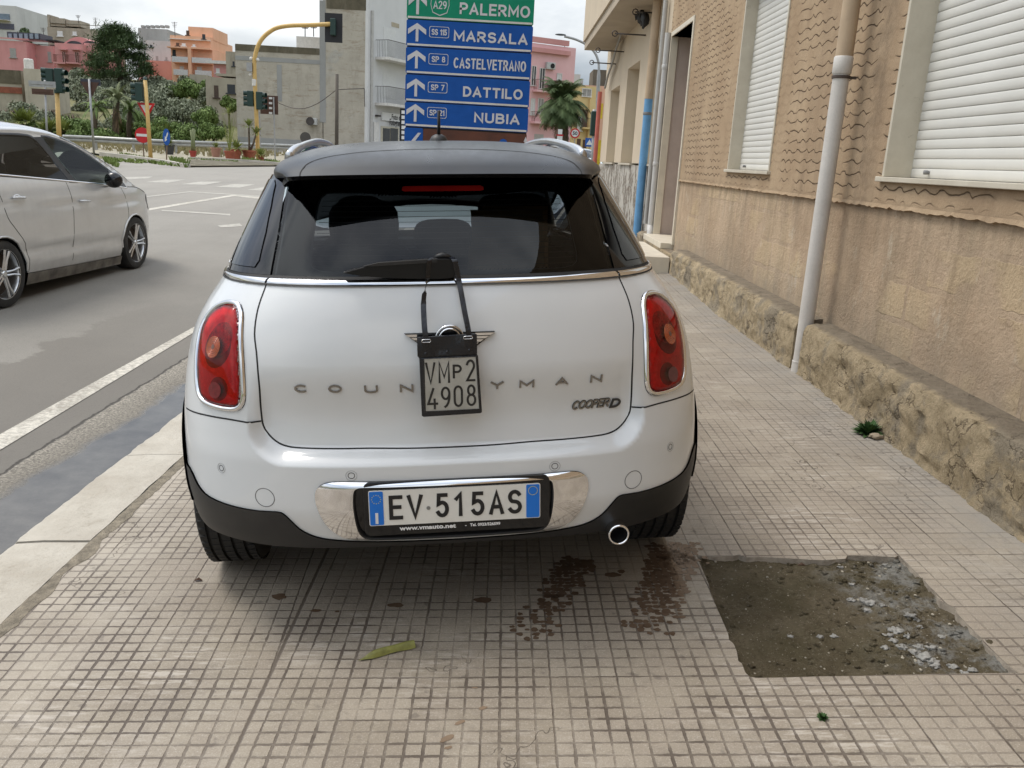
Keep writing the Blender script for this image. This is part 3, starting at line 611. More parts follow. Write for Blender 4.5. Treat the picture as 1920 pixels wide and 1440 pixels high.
# plinth of rough blocks
def m_plinth():
    t = NT('rough_plinth'); x, y, z = t.sep()[:3]
    c = t.ramp(t.noise(5, 9, .8), .34, .66, (.36, .285, .18), (.66, .53, .35))
    c = t.mix(t.ramp(t.noise(2.6, 6, .7), .50, .58, (0, 0, 0), (.75,)*3), c, (.31, .27, .21))
    c = t.mix(t.ramp(t.noise(26, 7, .85), .55, .64, (0, 0, 0), (.7,)*3), c, (.12, .09, .06)); c = t.mix(t.ramp(t.noise(75, 3, .8), .62, .70, (0, 0, 0), (.7,)*3), c, (.66, .58, .44))
    vo = t.n('ShaderNodeTexVoronoi', {'Vector': t.n('ShaderNodeVectorMath', {0: t.scaled(1, 1.6, 3.2), 1: t.noise(6, 4, col=True)}, operation='ADD').outputs[0], 'Scale': 1.3}, feature='DISTANCE_TO_EDGE').outputs[0]
    jn = t.ma('MULTIPLY', t.mr(vo, .006, .022, 1., 0.), t.ramp(t.noise(3, 4), .42, .5)); c = t.mix(t.ma('MULTIPLY', jn, .5), c, (.11, .085, .06))
    cap = t.mr(t.ma('ADD', x, t.ma('MULTIPLY', t.ma('SUBTRACT', t.noise(14, 5, .8), .5), .09)), -.165, -.125, 0., 1.)
    c = t.mix(cap, c, t.mix(t.ramp(t.noise(9, 7, .8), .35, .65), (.36, .30, .225), (.22, .18, .13)))
    h = t.ma('ADD', t.ma('ADD', t.noise(18, 8, .85), t.ma('MULTIPLY', t.noise(80, 4, .8), .5)), t.ma('MULTIPLY', jn, -.6))
    return t.pbr(c, .95, 0, t.bump(h, 1., .035), **{'Specular IOR Level': .15})
PLN = m_plinth()
def plinth(ya, yb, step, z1=.478):
    mb = MB(); ny = int((yb-ya)/step); nz, nc = 16, 6; m = nz+nc+1
    for i in range(ny+1):
        y = ya+(yb-ya)*i/ny; zb = kz(2.14, y)-.03; end = min(1, min(i, ny-i)*step/.04+.15)
        for k in range(m):
            if k <= nz:
                v = k/nz; z = zb+(z1-zb)*v; d = .020*noise.fractal(Vector((y*3.4, z*6, 1)), .8, 2.1, 5)+.016*noise.noise(Vector((y*14, z*17, 4)))+.010*noise.noise(Vector((y*34, z*36, 4)))
                x = 2.145+d*end-.01*(v < .1)+.022*max(0, v-.86)/.14; x = min(max(x, 2.105), 2.215); zz = z+(.012*noise.noise(Vector((y*7, 0, 5))) if v > .8 else 0)-.006*max(0, v-.9)*10
            else:
                u = (k-nz)/nc; x = 2.172+(XW-2.172+.01)*u; zz = z1+.004+.016*u+(.016*noise.noise(Vector((y*8, u*3, 0)))+.008*noise.noise(Vector((y*27, u*9, 0))))*(1-u)
            mb.v((x, y, zz))
    for i in range(ny):
        for k in range(m-1): q = i*m+k; mb.F.append([q, q+m, q+m+1, q+1]); mb.I.append(0)
    for e in (0, ny): q = e*m; c_ = mb.v((XW+.01, mb.V[q][1], kz(2.14, 6)-.05)); mb.F.append([q+k for k in range(m)]+[c_]); mb.I.append(0)
    hp(mb, 'plinth', PLN, smooth='auto', fixn=False)
plinth(1.8, 5.915, .022); plinth(6.085, 10.95, .03); plinth(-14, 1.8, .3); plinth(13.42, 13.9, .05)
# openings
SHUT = M('white_shutter', (.60, .59, .55), .55, var=.05, sc=2)
GREY = M('grey_rubber', (.18, .18, .18), .6)
def window(w, depth):
    y0, y1, z0, z1 = w; mb = MB(); xs_ = XW+depth; ps = .0555; n = int((z1-z0)/ps)+1; prof = []
    for k in range(n):
        for dz_, dx in ((0, .003), (.0018, .010), (.0036, .003), (.008, .0004), (.028, -.0006), (.048, .0004), (.053, .0018)): prof.append((xs_+dx, z0+k*ps+dz_))
    for y in (y0, y1):
        for x, z in prof: mb.v((x, y, z))
    m = len(prof)
    for i in range(m-1): mb.F.append([i, i+1, m+i+1, m+i]); mb.I.append(0)
    win = hp(mb, 'roller_shutter', SHUT, smooth='auto')
    for y in (y0-.0, y1-.03): mb = MB(); mb.box(U-.010, xs_+.03, y, y+.03, z0, z1+.1); o = hp(mb, 'window_frame', MARB, win); bevel(o, .003)
    mb = MB(); mb.box(U-.012, xs_+.03, y0, y1, z1, z1+.03); hp(mb, 'window_frame', MARB, win)
    mb = MB(); mb.box(U-.035, xs_+.03, y0-.03, y1+.035, z0-.032, z0-.002); o = hp(mb, 'window_sill', MARB, win); bevel(o, .004)
    mb = MB(); mb.lathe([(.010, .0), (.013, .014), (.013, .030), (0, .031)], 12, Matrix.Translation((xs_-.0, y1-.26, z0+.035)) @ Matrix.Rotation(R(-90), 4, 'Y')); hp(mb, 'shutter_stop', GREY, win, smooth=True)
window(W1, .10); window(W2, .14)
PINKM = M('pink_stucco', (.43, .36, .32), .9, var=.10, sc=3, bump=.3)
DWOOD = M('dark_door_wood', (.06, .035, .022), .5, var=.3)
mb = MB(); mb.box(XW+.75, XW+.8, DR[0], DR[1], DR[2], DR[3]); door = hp(mb, 'house_door', DWOOD)
mb = MB(); mb.box(XW+.03, XW+.78, DR[1]-.01, DR[1]+.15, DR[2], DR[3]); mb.box(XW+.03, XW+.78, DR[0]-.15, DR[0]+.001, DR[2], DR[3]); mb.box(XW+.03, XW+.78, DR[0], DR[1]-.01, DR[3]-.0, DR[3]+.1); hp(mb, 'door_reveal', PINKM)
CREAM = M('cream_marble', (.60, .545, .44), .5, var=.08, sc=5)
mb = MB(); mb.box(U-.016, XW+.07, DR[0]-.055, DR[0]+.012, DR[2]-.02, DR[3]+.06); mb.box(U-.016, XW+.07, DR[1]-.03, DR[1]+.02, DR[2], DR[3]+.06); mb.box(U-.018, XW+.07, DR[0]+.012, DR[1]-.03, DR[3], DR[3]+.06); hp(mb, 'door_frame', CREAM)
mb = MB(); mb.box(2.16, XW+.78, DR[0]-.01, DR[1]-.02, DR[2]-.08, DR[2]); o = hp(mb, 'threshold', CREAM); bevel(o, .005)
mb = MB(); mb.box(2.16, XW+.3, 10.95, 13.42, .1, DR[2]-.082); hp(mb, 'threshold_base', PLN)
step = MB(); step.box(1.80, 2.138, 10.97, 13.1, kz(1.85, 11)-.05, .385); st_ = step.build('doorstep', CREAM); bevel(st_, .008); tag(st_, 'low cream stone block lying as a doorstep on the pavement below the doorway', 'doorstep')
# drainpipes
PIPW = NT('aged_white_pipe'); zz = PIPW.sep()[2]; c = PIPW.ramp(PIPW.noise(5, 5, .6), .3, .7, (.52, .49, .45), (.62, .59, .545)); c = PIPW.mix(PIPW.ramp(PIPW.noise(90, 3, .8), .5, .75, (0, 0, 0), (.3,)*3), c, (.35, .33, .30)); PIPW = PIPW.pbr(c, .5)
PIPT = M('tan_painted_pipe', (.44, .33, .22), .7, var=.12, sc=5)
pipe = thing('drainpipe', 'thick white drainpipe painted tan at the top, between the two shuttered windows', 'drainpipe', (2.188, 6.0, 0))
def cyl(mb, r, z0, z1, x=0, y=0, seg=24): mb.lathe([(r, z0), (r, z1)], seg, Matrix.Translation((x, y, 0)))
mb = MB(); cyl(mb, .053, .15, 2.16); mb.build('lower_pipe', PIPW, pipe, smooth=True)
mb = MB(); cyl(mb, .056, 2.26, 7.1); mb.build('upper_pipe', PIPT, pipe, smooth=True)
mb = MB(); mb.lathe([(.056, 2.155), (.062, 2.165), (.062, 2.26), (.0565, 2.268)], 24); mb.build('socket', PIPW, pipe, smooth='auto')
mb = MB(); mb.lathe([(.0565, 2.128), (.0605, 2.13), (.0605, 2.146), (.0565, 2.148)], 24); mb.box(.05, .10, -.012, .012, 2.13, 2.146); mb.build('clamp', M('rusty_band', (.07, .05, .04), .7, var=.3), pipe, smooth='auto')
mb = MB(); mb.lathe([(.0565, .185), (.059, .187), (.059, .197), (.0565, .199)], 24); mb.lathe([(.058, .09), (.058, .185)], 24); mb.build('foot_collar', PIPW, pipe, smooth='auto')
mb = MB(); mb.box(-.05, .085, .09, .10, 2.12, 2.32); 
# ------------------------------------------------------------------ second house along the street
XB = 2.40
house2 = thing('town_house', 'pale beige house with overhanging balcony and peeling base beyond the doorway', 'house', (XB, 18, 0)); HT2 = Matrix.Translation((-XB, -18, 0))
def hp2(mb, name, mat, par=None, **k): o = mb.build(name, mat, None, **k); o.data.transform(HT2); o.parent = par or house2; return o
BEI = M('beige_render', (.52, .435, .325), .9, var=.07, sc=1.2, bump=.15)
def m_peel():
    t = NT('peeling_base'); f = t.noise(3, 6, .7, v=t.scaled(1, 1.2, .6)); c = t.ramp(f, .47, .50, (.45, .42, .37), (.16, .13, .10)); c = t.mix(t.ramp(t.noise(12, 5), .5, .62), c, (.36, .35, .31)); return t.pbr(c, .9, 0, t.bump(f, 1., .03))
PEEL = m_peel(); ops = [(14.5, 15.75, 3.45), (17.05, 18.75, 3.42), (19.9, 21.6, 3.2)]; mb = MB()
yl = 13.53
for a, b, zt in ops: mb.box(XB, XB+.3, yl, a, 1.54, 8); mb.box(XB, XB+.3, a, b, zt, 8); yl = b
mb.box(XB, XB+.3, yl, 23., 1.54, 8); mb.box(XB+.3, XB+.35, 13.53, 23, 1.54, 8); hp2(mb, 'wall', BEI)
mb = MB(); mb.box(XB+.35, XB+7, 13.53, 23, 0, 8); hp2(mb, 'house_core', BEI)
mb = MB(); mb.box(XB-.01, XB+.3, 13.53, 23., -.1, 1.50); hp2(mb, 'base_wall', PEEL)
for a, b, zt in ops:
    mb = MB(); mb.box(XB+.24, XB+.29, a, b, 1.54, zt); w_ = hp2(mb, 'window', SHUT)
    mb = MB(); mb.box(XB-.05, XB+.28, a-.05, b+.05, 1.50, 1.535); hp2(mb, 'window_sill', MARB, w_)
CREND = M('balcony_render', (.40, .335, .255), .9, var=.08, sc=2)
mb = MB(); mb.box(1.74, XB, 14.6, 22.3, 4.16, 4.34); bl_ = hp2(mb, 'balcony', CREND)
mb = MB(); mb.box(1.70, 1.78, 14.6, 22.34, 4.345, 5.4); mb.box(1.781, XB, 22.24, 22.34, 4.345, 5.4); hp2(mb, 'balcony_parapet', BEI, bl_)
def vpipe(name, label, pt, pb_, X, r, m, z0=None, parts=None):
    a = atX(*pt, X); b = atX(*pb_, X); y = (a[1]+b[1])/2
    o = thing(name, label, 'pipe', (X, y, 0)); mb = MB(); cyl(mb, r, b[2], max(a[2], 3), seg=14); mb.build('pipe', m, o, smooth=True); return o, y, a, b
PGREY = M('grey_pipe', (.42, .41, .385), .5, var=.12); PBLUE = M('blue_pipe_paint', (.12, .30, .52), .55, var=.15, sc=5)
p2_, y, a, b = vpipe('drainpipe', 'narrow pale grey drainpipe in the corner left of the doorway', (1255,60), (1216,440), 2.27, .045, M('pale_pipe', (.50, .49, .47), .5, var=.06))
mb = MB(); mb.tube([(0,0,b[2]+.15),(0,-.03,b[2]+.03),(-.05,-.12,b[2]-.12),(-.07,-.16,kz(2.1,y))], .05, 12); mb.build('pipe_foot', bpy.data.materials['pale_pipe'], p2_, smooth=True)
mb = MB(); [mb.lathe([(.046, z), (.051, z+.01), (.051, z+.06), (.046, z+.07)], 14) for z in (1.5, 2.9)]; mb.build('joint', bpy.data.materials['pale_pipe'], p2_, smooth='auto')
p3_, y, a, b = vpipe('drainpipe', 'thick drainpipe with sky blue lower half on the beige house', (1240,0), (1200,300), 2.30, .072, PIPT, None)
p3_.children[0].data.transform(Matrix.Translation((0, 0, 1.0))); p3_.children[0].name = 'upper_pipe'
zb_ = atX(1218, 185, 2.30)[2]; me = p3_.children[0].data
for v in me.vertices: v.co.z = zb_ if v.co.z < 4.2 and v.co.z < zb_+1.2 else 7.5
mb = MB(); cyl(mb, .070, .2, zb_-.002, seg=14); mb.build('blue_lower_pipe', PBLUE, p3_, smooth=True)
mb = MB(); mb.lathe([(.0705, zb_-.26), (.076, zb_-.25), (.076, zb_-.22), (.0705, zb_-.21)], 14); mb.build('band', SEAM if 'SEAM' in globals() else GREY, p3_, smooth='auto')
p4_, y, a, b = vpipe('drainpipe', 'thin dark grey conduit pipe right behind the blue one', (1247,0), (1212,420), 2.33, .038, PGREY)
# ---- car surfaces (car-local metres: x right, y forward, z up)
def interp(keys,z):
    zs=[k[0] for k in keys]
    z=min(max(z,zs[0]),zs[-1]); i=0
    while i<len(zs)-2 and z>zs[i+1]: i+=1
    def m(j):
        if j<=0: return (keys[1][1]-keys[0][1])/(zs[1]-zs[0])
        if j>=len(zs)-1: return (keys[-1][1]-keys[-2][1])/(zs[-1]-zs[-2])
        a=(keys[j][1]-keys[j-1][1])/(zs[j]-zs[j-1]); b=(keys[j+1][1]-keys[j][1])/(zs[j+1]-zs[j])
        return 0 if a*b<=0 else 2*a*b/(a+b)
    h=zs[i+1]-zs[i]; t=(z-zs[i])/h; p0,p1=keys[i][1],keys[i+1][1]
    return (2*t**3-3*t*t+1)*p0+(t**3-2*t*t+t)*h*m(i)+(-2*t**3+3*t*t)*p1+(t**3-t*t)*h*m(i+1)
BW=[(.15,.80),(.25,.862),(.35,.885),(.5,.895),(.65,.893),(.75,.884),(.85,.867),(.95,.838),(1.03,.794),(1.09,.752),(1.14,.722)]
BY=[(.15,.12),(.25,.055),(.35,.01),(.45,-.012),(.58,-.01),(.66,.0),(.75,.01),(.9,.025),(1.0,.045),(1.08,.07),(1.14,.10)]
GW=[(1.08,.735),(1.14,.715),(1.25,.670),(1.42,.592),(1.48,.56)]
GY=[(1.08,.085),(1.14,.12),(1.42,.33),(1.48,.37)]
def plan(s,w,y0,L,n):
    a=min(abs(s),1)*math.pi/2; sn,cs=math.sin(a),math.cos(a)
    r=(sn**n+cs**n)**(-1/n)
    x=w*r*sn; y=y0+L-L*r*cs
    if abs(s)>1: y+=abs(s)-1
    return (x if s>=0 else -x),y
def rec(s,z):
    dx=max(0,abs(s)-.345)*1.35; dz=max(0,.69-z); d=max(0,math.hypot(dx,dz)-.06)
    t=min(d/.055,1); k=1-t*t*(3-2*t); u=min(max((.88-z)/.2,0),1); return .052*k*u*u*(3-2*u)
def body(s,z):
    x,y=plan(s,interp(BW,z),interp(BY,z),.62,2.9); return (x,y+rec(s,z),z)
def glass(s,z):
    x,y=plan(s,interp(GW,z),interp(GY,z),.5,2.7); return (x,y,z)
RW=[(.2,.485),(.30,.525),(.45,.552),(.7,.572),(1.2,.59),(2.2,.60),(2.9,.56)]
RT=[(.2,1.427),(.26,1.462),(.33,1.486),(.42,1.505),(.6,1.529),(.9,1.548),(1.4,1.559),(2.2,1.535),(2.9,1.46)]
def roof(u,y):
    # u in -1..1 across; plan curvature pulls the rear edge round the corners
    w=interp(RW,y); zt=interp(RT,y); zb=1.418-.10*max(0,y-2.2)
    yy=y+ .16*abs(u)**3.2*max(0,1-(y-.2)/1.2)
    a=u*math.pi/2; sn,cs=abs(math.sin(a)),abs(math.cos(a)); n=2.8
    r=(sn**n+cs**n)**(-1/n)
    x=math.copysign(w*r*sn,u)
    return (x,yy,zb+(zt-zb)*(max(r*cs,1e-9)))
# ------------------------------------------------------------------ car materials
def paint_white():
    t = NT('white_paint'); n = t.noise(3, 3)
    fl = t.noise(900, 1, .5); c = t.ramp(n, .3, .7, (.64, .66, .67), (.68, .695, .70))
    dust = t.noise(7, 8, .7); c = t.mix(t.ramp(dust, .55, .8, (0, 0, 0), (.08, .08, .08)), c, (.55, .52, .47))
    return t.pbr(c, .30, .0, None, **{'Coat Weight': .9, 'Coat Roughness': .04, 'Specular IOR Level': .45})
def roof_grey():
    t = NT('dusty_charcoal_roof'); n = t.noise(9, 8, .65); v = t.scaled(1, .35, 1)
    sm = t.noise(5, 6, .7, v=v); c = t.ramp(n, .3, .75, (.012, .013, .014), (.022, .023, .024))
    c = t.mix(t.ramp(sm, .42, .75, (0, 0, 0), (.45, .45, .45)), c, (.045, .043, .038))
    sp = t.ramp(t.noise(38, 3, .6), .62, .70); c = t.mix(t.ma('MULTIPLY', sp, .35), c, (.025, .02, .018))
    return t.pbr(c, t.mr(sm, .3, .7, .24, .42), .0, None, **{'Specular IOR Level': .38})
def tinted(name, col, refl=1.0, rough=0.0):
    t = NT(name); tr = t.n('ShaderNodeBsdfTransparent', {0: col}); gl = t.n('ShaderNodeBsdfGlossy', {'Roughness': rough, 'Color': (.95, .97, 1)})
    fr = t.n('ShaderNodeFresnel', {0: 1.52}); f = t.ma('MULTIPLY', fr.outputs[0], refl, clamp=True)
    mx_ = t.n('ShaderNodeMixShader', {0: f, 1: tr.outputs[0], 2: gl.outputs[0]}); return t.fin(mx_.outputs[0])
WHITE = paint_white(); ROOF = roof_grey()
def dusty(name, col, rough, dcol=(.25, .22, .18), amt=.5, bump=.0):
    t = NT(name); n = t.noise(6, 9, .7); c = t.mix(t.ramp(n, .48, .8, (0, 0, 0), (amt,)*3), col, dcol)
    nr = t.bump(t.noise(420, 2), bump, .002) if bump else None
    return t.pbr(c, rough, 0, nr)
CLAD = dusty('black_cladding', (.012, .012, .0125), .5, amt=.07, bump=.25)
GBLK = M('gloss_black', (.006, .006, .007), .06, var=.1, spec=.5)
TRIM = M('matte_black', (.012, .012, .013), .5, var=.2)
SEAM = M('seam_black', (.006, .006, .006), .7, var=.1)
CHR = M('chrome', (.78, .78, .79), .06, 1., var=.03)
CHRD = M('dark_chrome', (.27, .26, .25), .16, 1., var=.06)
SILV = M('satin_silver', (.60, .61, .62), .28, .9, var=.05)
RUBB = dusty('tyre_rubber', (.014, .014, .014), .75, amt=.18, bump=.3)
GLS = tinted('tinted_rear_glass', (.20, .225, .24), .62)
GLC = tinted('clear_glass', (.80, .88, .85), 1.0)
DARKIN = M('dark_interior', (.02, .021, .024), .8, var=.2)
SEAT = M('seat_fabric', (.035, .038, .05), .9, var=.25, sc=30)
# ------------------------------------------------------------------ the white hatchback
Rz = Matrix.Rotation(.1103, 4, 'Z'); Ry = Matrix.Rotation(-.0573, 4, 'Y'); Rx = Matrix.Rotation(-.0214, 4, 'X')
CARM = Matrix.Translation((-.0841, 2.4296, .0244)) @ Rz @ Ry @ Rx
car = thing('parked_hatchback', 'white hatchback with black roof parked on the tiled pavement, number plate pouch on its tailgate', 'car', mat=CARM)
def mir(P): return [(-a, b) for a, b in P]
def sym(H_): return H_ + [(-a, b) for a, b in reversed(H_) if abs(a) > 1e-6]
GATE = [(0,.616),(.091,.617),(.175,.620),(.240,.620),(.312,.621),(.343,.624),(.362,.632),(.379,.649),(.392,.672),(.398,.693),(.401,.742),(.403,.807),(.409,.865),(.418,.917),(.432,.967),(.445,1.020),(.454,1.068),(.457,1.096),(.459,1.118)]
patch('tailgate', crom(GATE[:-1], 3)[:-1]+[GATE[-1]]+[(-.459,1.118)]+[(-a, b) for a, b in reversed(crom(GATE[:-1], 3)) if a > 1e-6][0:], body, WHITE, car, (.022, .016))
def s_at(y, z):
    y0 = interp(BY, z)+.62
    if y >= y0: return 1+(y-y0)
    lo, hi = 0., 1.
    for _ in range(40):
        m = (lo+hi)/2
        if plan(m, 1, interp(BY, z), .62, 2.9)[1] < y: lo = m
        else: hi = m
    return lo
WC, WB, AR = .73, 2.595, .372       # wheel centre, wheelbase, arch radius
def arch(cy, r, t0, t1, n=16):
    out = []
    for i in range(n+1):
        a = R(t0+(t1-t0)*i/n); y, z = cy+r*math.cos(a), .325+r*math.sin(a); out.append((s_at(y, z), z))
    return out
# side: from the tailgate seam round the corner and forward along the flank
quart = list(reversed(GATE[9:]))                       # (.459,1.118) down to (.398,.693)
quart = quart[:-1]+[(.399,.698),(.430,.7045),(.47,.7075),(.51,.7075),(.56,.706),(.62,.702),(.672,.697)]
quart += [p for p in arch(WC, AR, 92, 2, 14)]
sf = 1+(WC+WB-AR)-(interp(BY,.33)+.62)
quart += [(sf-.03, .33)] + [p for p in arch(WC+WB, AR, 178, 90, 10)] + [(s_at(WC+WB, .71), .71), (s_at(3.95, .71), .71), (s_at(3.95, .90), .95), (s_at(2.75, 1.06), 1.10), (1.2, 1.118)]
for sg in (1, -1):
    P = quart if sg > 0 else mir(quart)
    patch('rear_quarter_panel', P, body, WHITE, car, (.03, .02))
BUMPLO = [(.700,.500),(.672,.505),(.642,.493),(.614,.468),(.579,.4485),(.541,.4405),(.507,.436),(.466,.432),(.413,.430),(.371,.4325),(.356,.425),(.343,.402),(.328,.374),(.309,.354),(.285,.341),(.254,.334),(.2,.3275),(.13,.3245),(.06,.323),(0,.322)]
bt = [(0,.616)]+GATE[1:10]+[(.399,.698),(.430,.7045),(.47,.7075),(.51,.7075),(.56,.706),(.62,.702),(.672,.697)]
arr = [p for p in arch(WC, AR, 100, 152, 7)]
bt += arr
bl = [(s_at(WC+AR*math.cos(R(152)), .5), .5)]+BUMPLO[1:]
half = crom(bt[1:10], 2)[:-1]+bt[10:]
bpoly = [bt[0]]+half+crom(bl[1:], 2)
fullp = bpoly+[(-a, b) for a, b in reversed(bpoly) if abs(a) > 1e-6]
patch('rear_bumper', fullp, body, WHITE, car, (.009, .008))
BOT = [(.79,.36),(.74,.335),(.69,.315),(.62,.303),(.5,.305),(.4,.302),(.3,.304),(.2,.308),(.1,.310),(0,.309)]
low = crom(BUMPLO[1:], 2); lowp = [(s_at(WC+AR*math.cos(R(152)), .5), .5)]+low
ar2 = [p for p in arch(WC, AR, 152, 174, 3)]
cl = list(reversed(lowp))+ar2[1:]+BOT
clp = cl+[(-a, b) for a, b in reversed(cl) if abs(a) > 1e-6]
clad = patch('bumper_cladding', clp, body, CLAD, car, (.02, .016), disp=.006, rim=.02)
# valance closing under the bumper
def under(a, b): x, y, z = body(a, .309+.0*b); return (x*(1-.03*b), y+b*.5, .306-b*.03)
patch('rear_valance', [(-.62, .0), (.62, .0), (.62, 1), (-.62, 1)], under, TRIM, car, (.05, .25))
for sg in (1, -1):
    for cy in (WC, WC+WB):
        o_ = arch(cy, AR+.055, 172 if cy < 1 else 180, 0, 22); i_ = arch(cy, AR-.004, 172 if cy < 1 else 180, 0, 22)
        P = o_+list(reversed(i_)); P = P if sg > 0 else mir(P)
        patch('wheel_arch_trim', P, body, CLAD, car, (.04, .03), disp=.012, rim=.03)
    sill = [(s_at(WC+AR, .33)+.005, .42), (sf-.01, .42), (sf-.01, .18), (s_at(WC+AR, .33)+.02, .18)]
    patch('sill', sill if sg > 0 else mir(sill), body, CLAD, car, (.1, .06), disp=.008, rim=.03)
# seams
for nm, P in (('tailgate_seam', sym(list(reversed(GATE)))[0:]),):
    h = list(reversed(GATE)); ribbon(nm, h+[(-a, b) for a, b in GATE[1:]], body, .0055, .0008, SEAM, car)
for sg in (1, -1):
    P = [(.401,.700),(.430,.7045),(.47,.7075),(.51,.7075),(.56,.706),(.62,.702),(.69,.697)]
    ribbon('bumper_seam', [(a*sg, b) for a, b in P], body, .005, .0008, SEAM, car)
    P = [(s_at(1.42, z), z) for z in (1.10, 1.0, .85, .7, .55, .43)]
    ribbon('door_seam', [(a*sg, b) for a, b in P], body, .006, .0008, SEAM, car)
    P = [(s_at(2.42, z), z) for z in (1.10, 1.0, .85, .7, .55, .43)]
    ribbon('door_seam', [(a*sg, b) for a, b in P], body, .006, .0008, SEAM, car)
    hd = MB(); hd.tube([(sg*.905, 1.56, .93), (sg*.925, 1.60, .935), (sg*.925, 1.72, .935), (sg*.905, 1.76, .93)], .011, 8); hd.build('door_handle', CHR, car, smooth=True)
# chrome belt and shelf
BL = [(-.69,1.122),(-.63,1.1215),(-.56,1.119),(-.475,1.118)]
def belt(s, b):     # shelf surface between body top and glass foot
    q0 = body(s, 1.112); q1 = glass(s, 1.128); return tuple(q0[i]*(1-b)+q1[i]*b for i in range(3))
for nm, a0, a1 in (('belt_trim', -.4555, .4555), ('belt_trim', .4625, 1.0), ('belt_trim', -1.0, -.4625)):
    n = max(3, int((a1-a0)/.03)); mb = MB(); sec = 7
    for i in range(n+1):
        a = a0+(a1-a0)*i/n; A, B = Vector(belt(a, -.1)), Vector(belt(a, .72)); up = (snormal(body, a, 1.10)*.6+Vector((0, 0, .55))).normalized()
        for k in range(sec): t_ = k/(sec-1); mb.v(A.lerp(B, t_)+up*(.0035+.0075*math.sin(math.pi*t_)**.7)-Vector((0, 0, .002)))
    for i in range(n):
        for k in range(sec-1): mb.F.append([i*sec+k, i*sec+k+1, (i+1)*sec+k+1, (i+1)*sec+k]); mb.I.append(0)
    o = mb.build(nm, CHR, car, smooth=True)
patch('belt_gasket', [(-1.0,-.35),(1.0,-.35),(1.0,1.15),(-1.0,1.15)], belt, SEAM, car, (.04, .5), disp=.002)
for sg in (1, -1):      # forward belt line
    mb = MB(); mb.tube([(sg*.752, .74, 1.12), (sg*.77, 1.4, 1.115), (sg*.775, 2.4, 1.11), (sg*.76, 2.75, 1.10)], .012, 6); mb.build('belt_trim', CHR, car, smooth=True)
# glasshouse
GL = [(.4695,1.130),(.477,1.18),(.488,1.237),(.505,1.294),(.527,1.353),(.546,1.40),(.556,1.432)]
gpoly = crom(GL, 2)+[(-a, b) for a, b in reversed(crom(GL, 2))]
patch('rear_window', gpoly, glass, GLS, car, (.03, .02))
INN = [(0,1.146),(.2,1.1455),(.30,1.1455),(.335,1.149),(.357,1.160),(.366,1.182),(.374,1.237),(.383,1.297),(.388,1.335),(.386,1.357),(.372,1.371),(.33,1.3735),(.25,1.3725),(.17,1.368),(.08,1.364),(0,1.362)]
def glin(s, z): x, y, z2 = glass(s, z); return (x*.993, y+.010, z2-.003)
h = [p for p in INN]; hole = h+[(-a, b) for a, b in reversed(h) if a > 1e-6]
for sg in (1, -1):      # frit band as two halves round the clear pane
    og = [(0,1.130)]+GL+[(0,1.432)]; P = og+list(reversed(h)); P = P if sg > 0 else mir(P)
    patch('window_frit', P, glin, GBLK, car, (.011, .007))
fr = INN[1:-3]
ribbon('defroster_border', fr[:13], glass, .0022, .0003, M('frit_line', (.16, .16, .16), .4), car, flip=False, base=-.003, prof='flat')
ribbon('defroster_border', mir(fr[:13]), glass, .0022, .0003, M('frit_line', (.16, .16, .16), .4), car, base=-.003, prof='flat')
mbd = MB()
for k in range(13):
    z = 1.160+k*.0158; a1 = .36+(z-1.16)*.1
    pts = [(-a1+2*a1*i/14, z) for i in range(15)]
    for i in range(14):
        p, q = Vector(glin(*pts[i])), Vector(glin(*pts[i+1])); d = Vector((0, 0, .0007)); mbd.quad(p-d, q-d, q+d, p+d)
mbd.build('defroster_wires', M('defroster_brown', (.16, .14, .13), .5), car, fixn=False)
for sg in (1, -1):      # gloss pillar beside the tailgate, then the side windows
    P = [(.4765,1.132)]+[(a+.007, b) for a, b in GL[1:]]+[(.80,1.428),(.80,1.132)]
    patch('rear_pillar', P if sg > 0 else mir(P), glass, GBLK, car, (.03, .02), disp=.001)
    P = [(.545,1.150),(.535,1.17),(.553,1.25),(.585,1.33),(.625,1.395),(.66,1.412),(.80,1.412),(.80,1.150)]
    patch('quarter_window', P if sg > 0 else mir(P), glass, tinted('side_glass', (.16, .17, .18), 1.2) if sg > 0 else bpy.data.materials['side_glass'], car, (.03, .02), disp=.004)
    def side(s, z, sg=sg):      # flank glass: straight forward, leaning in
        return (sg*(.715-(z-1.14)*.47), s, z)
    P = [(.60,1.14),(2.45,1.12),(2.05,1.42),(.80,1.42)]
    patch('side_window', P, side, bpy.data.materials['side_glass'], car, (.2, .1), flip=(sg < 0))
    for y_ in (1.35, ):
        mb = MB(); mb.tube([(sg*.722, y_, 1.12), (sg*.585, y_+.02, 1.42)], .03, 6, flat=.4); mb.build('side_pillar', GBLK, car, smooth=True)
    mb = MB(); mb.tube([(sg*.74, 2.80, 1.10), (sg*.68, 2.5, 1.25), (sg*.60, 2.12, 1.44)], .03, 8); mb.build('front_pillar', TRIM, car, smooth=True)
    mb = MB(); mb.ball((sg*.87, 2.42, 1.07), .09, 2, sq=(.75, .8, .75)); mb.tube([(sg*.78, 2.45, 1.05), (sg*.86, 2.44, 1.06)], .02, 6); mb.build('door_mirror', GBLK, car, smooth=True)
def wsh(s, z): return (s*(.72-(z-1.1)*.42), 2.95-(z-1.1)*2.3-.18*abs(s)**2, z)
patch('windshield', [(-1,1.1),(1,1.1),(1,1.47),(-1,1.47)], wsh, GLC, car, (.2, .1), flip=True)
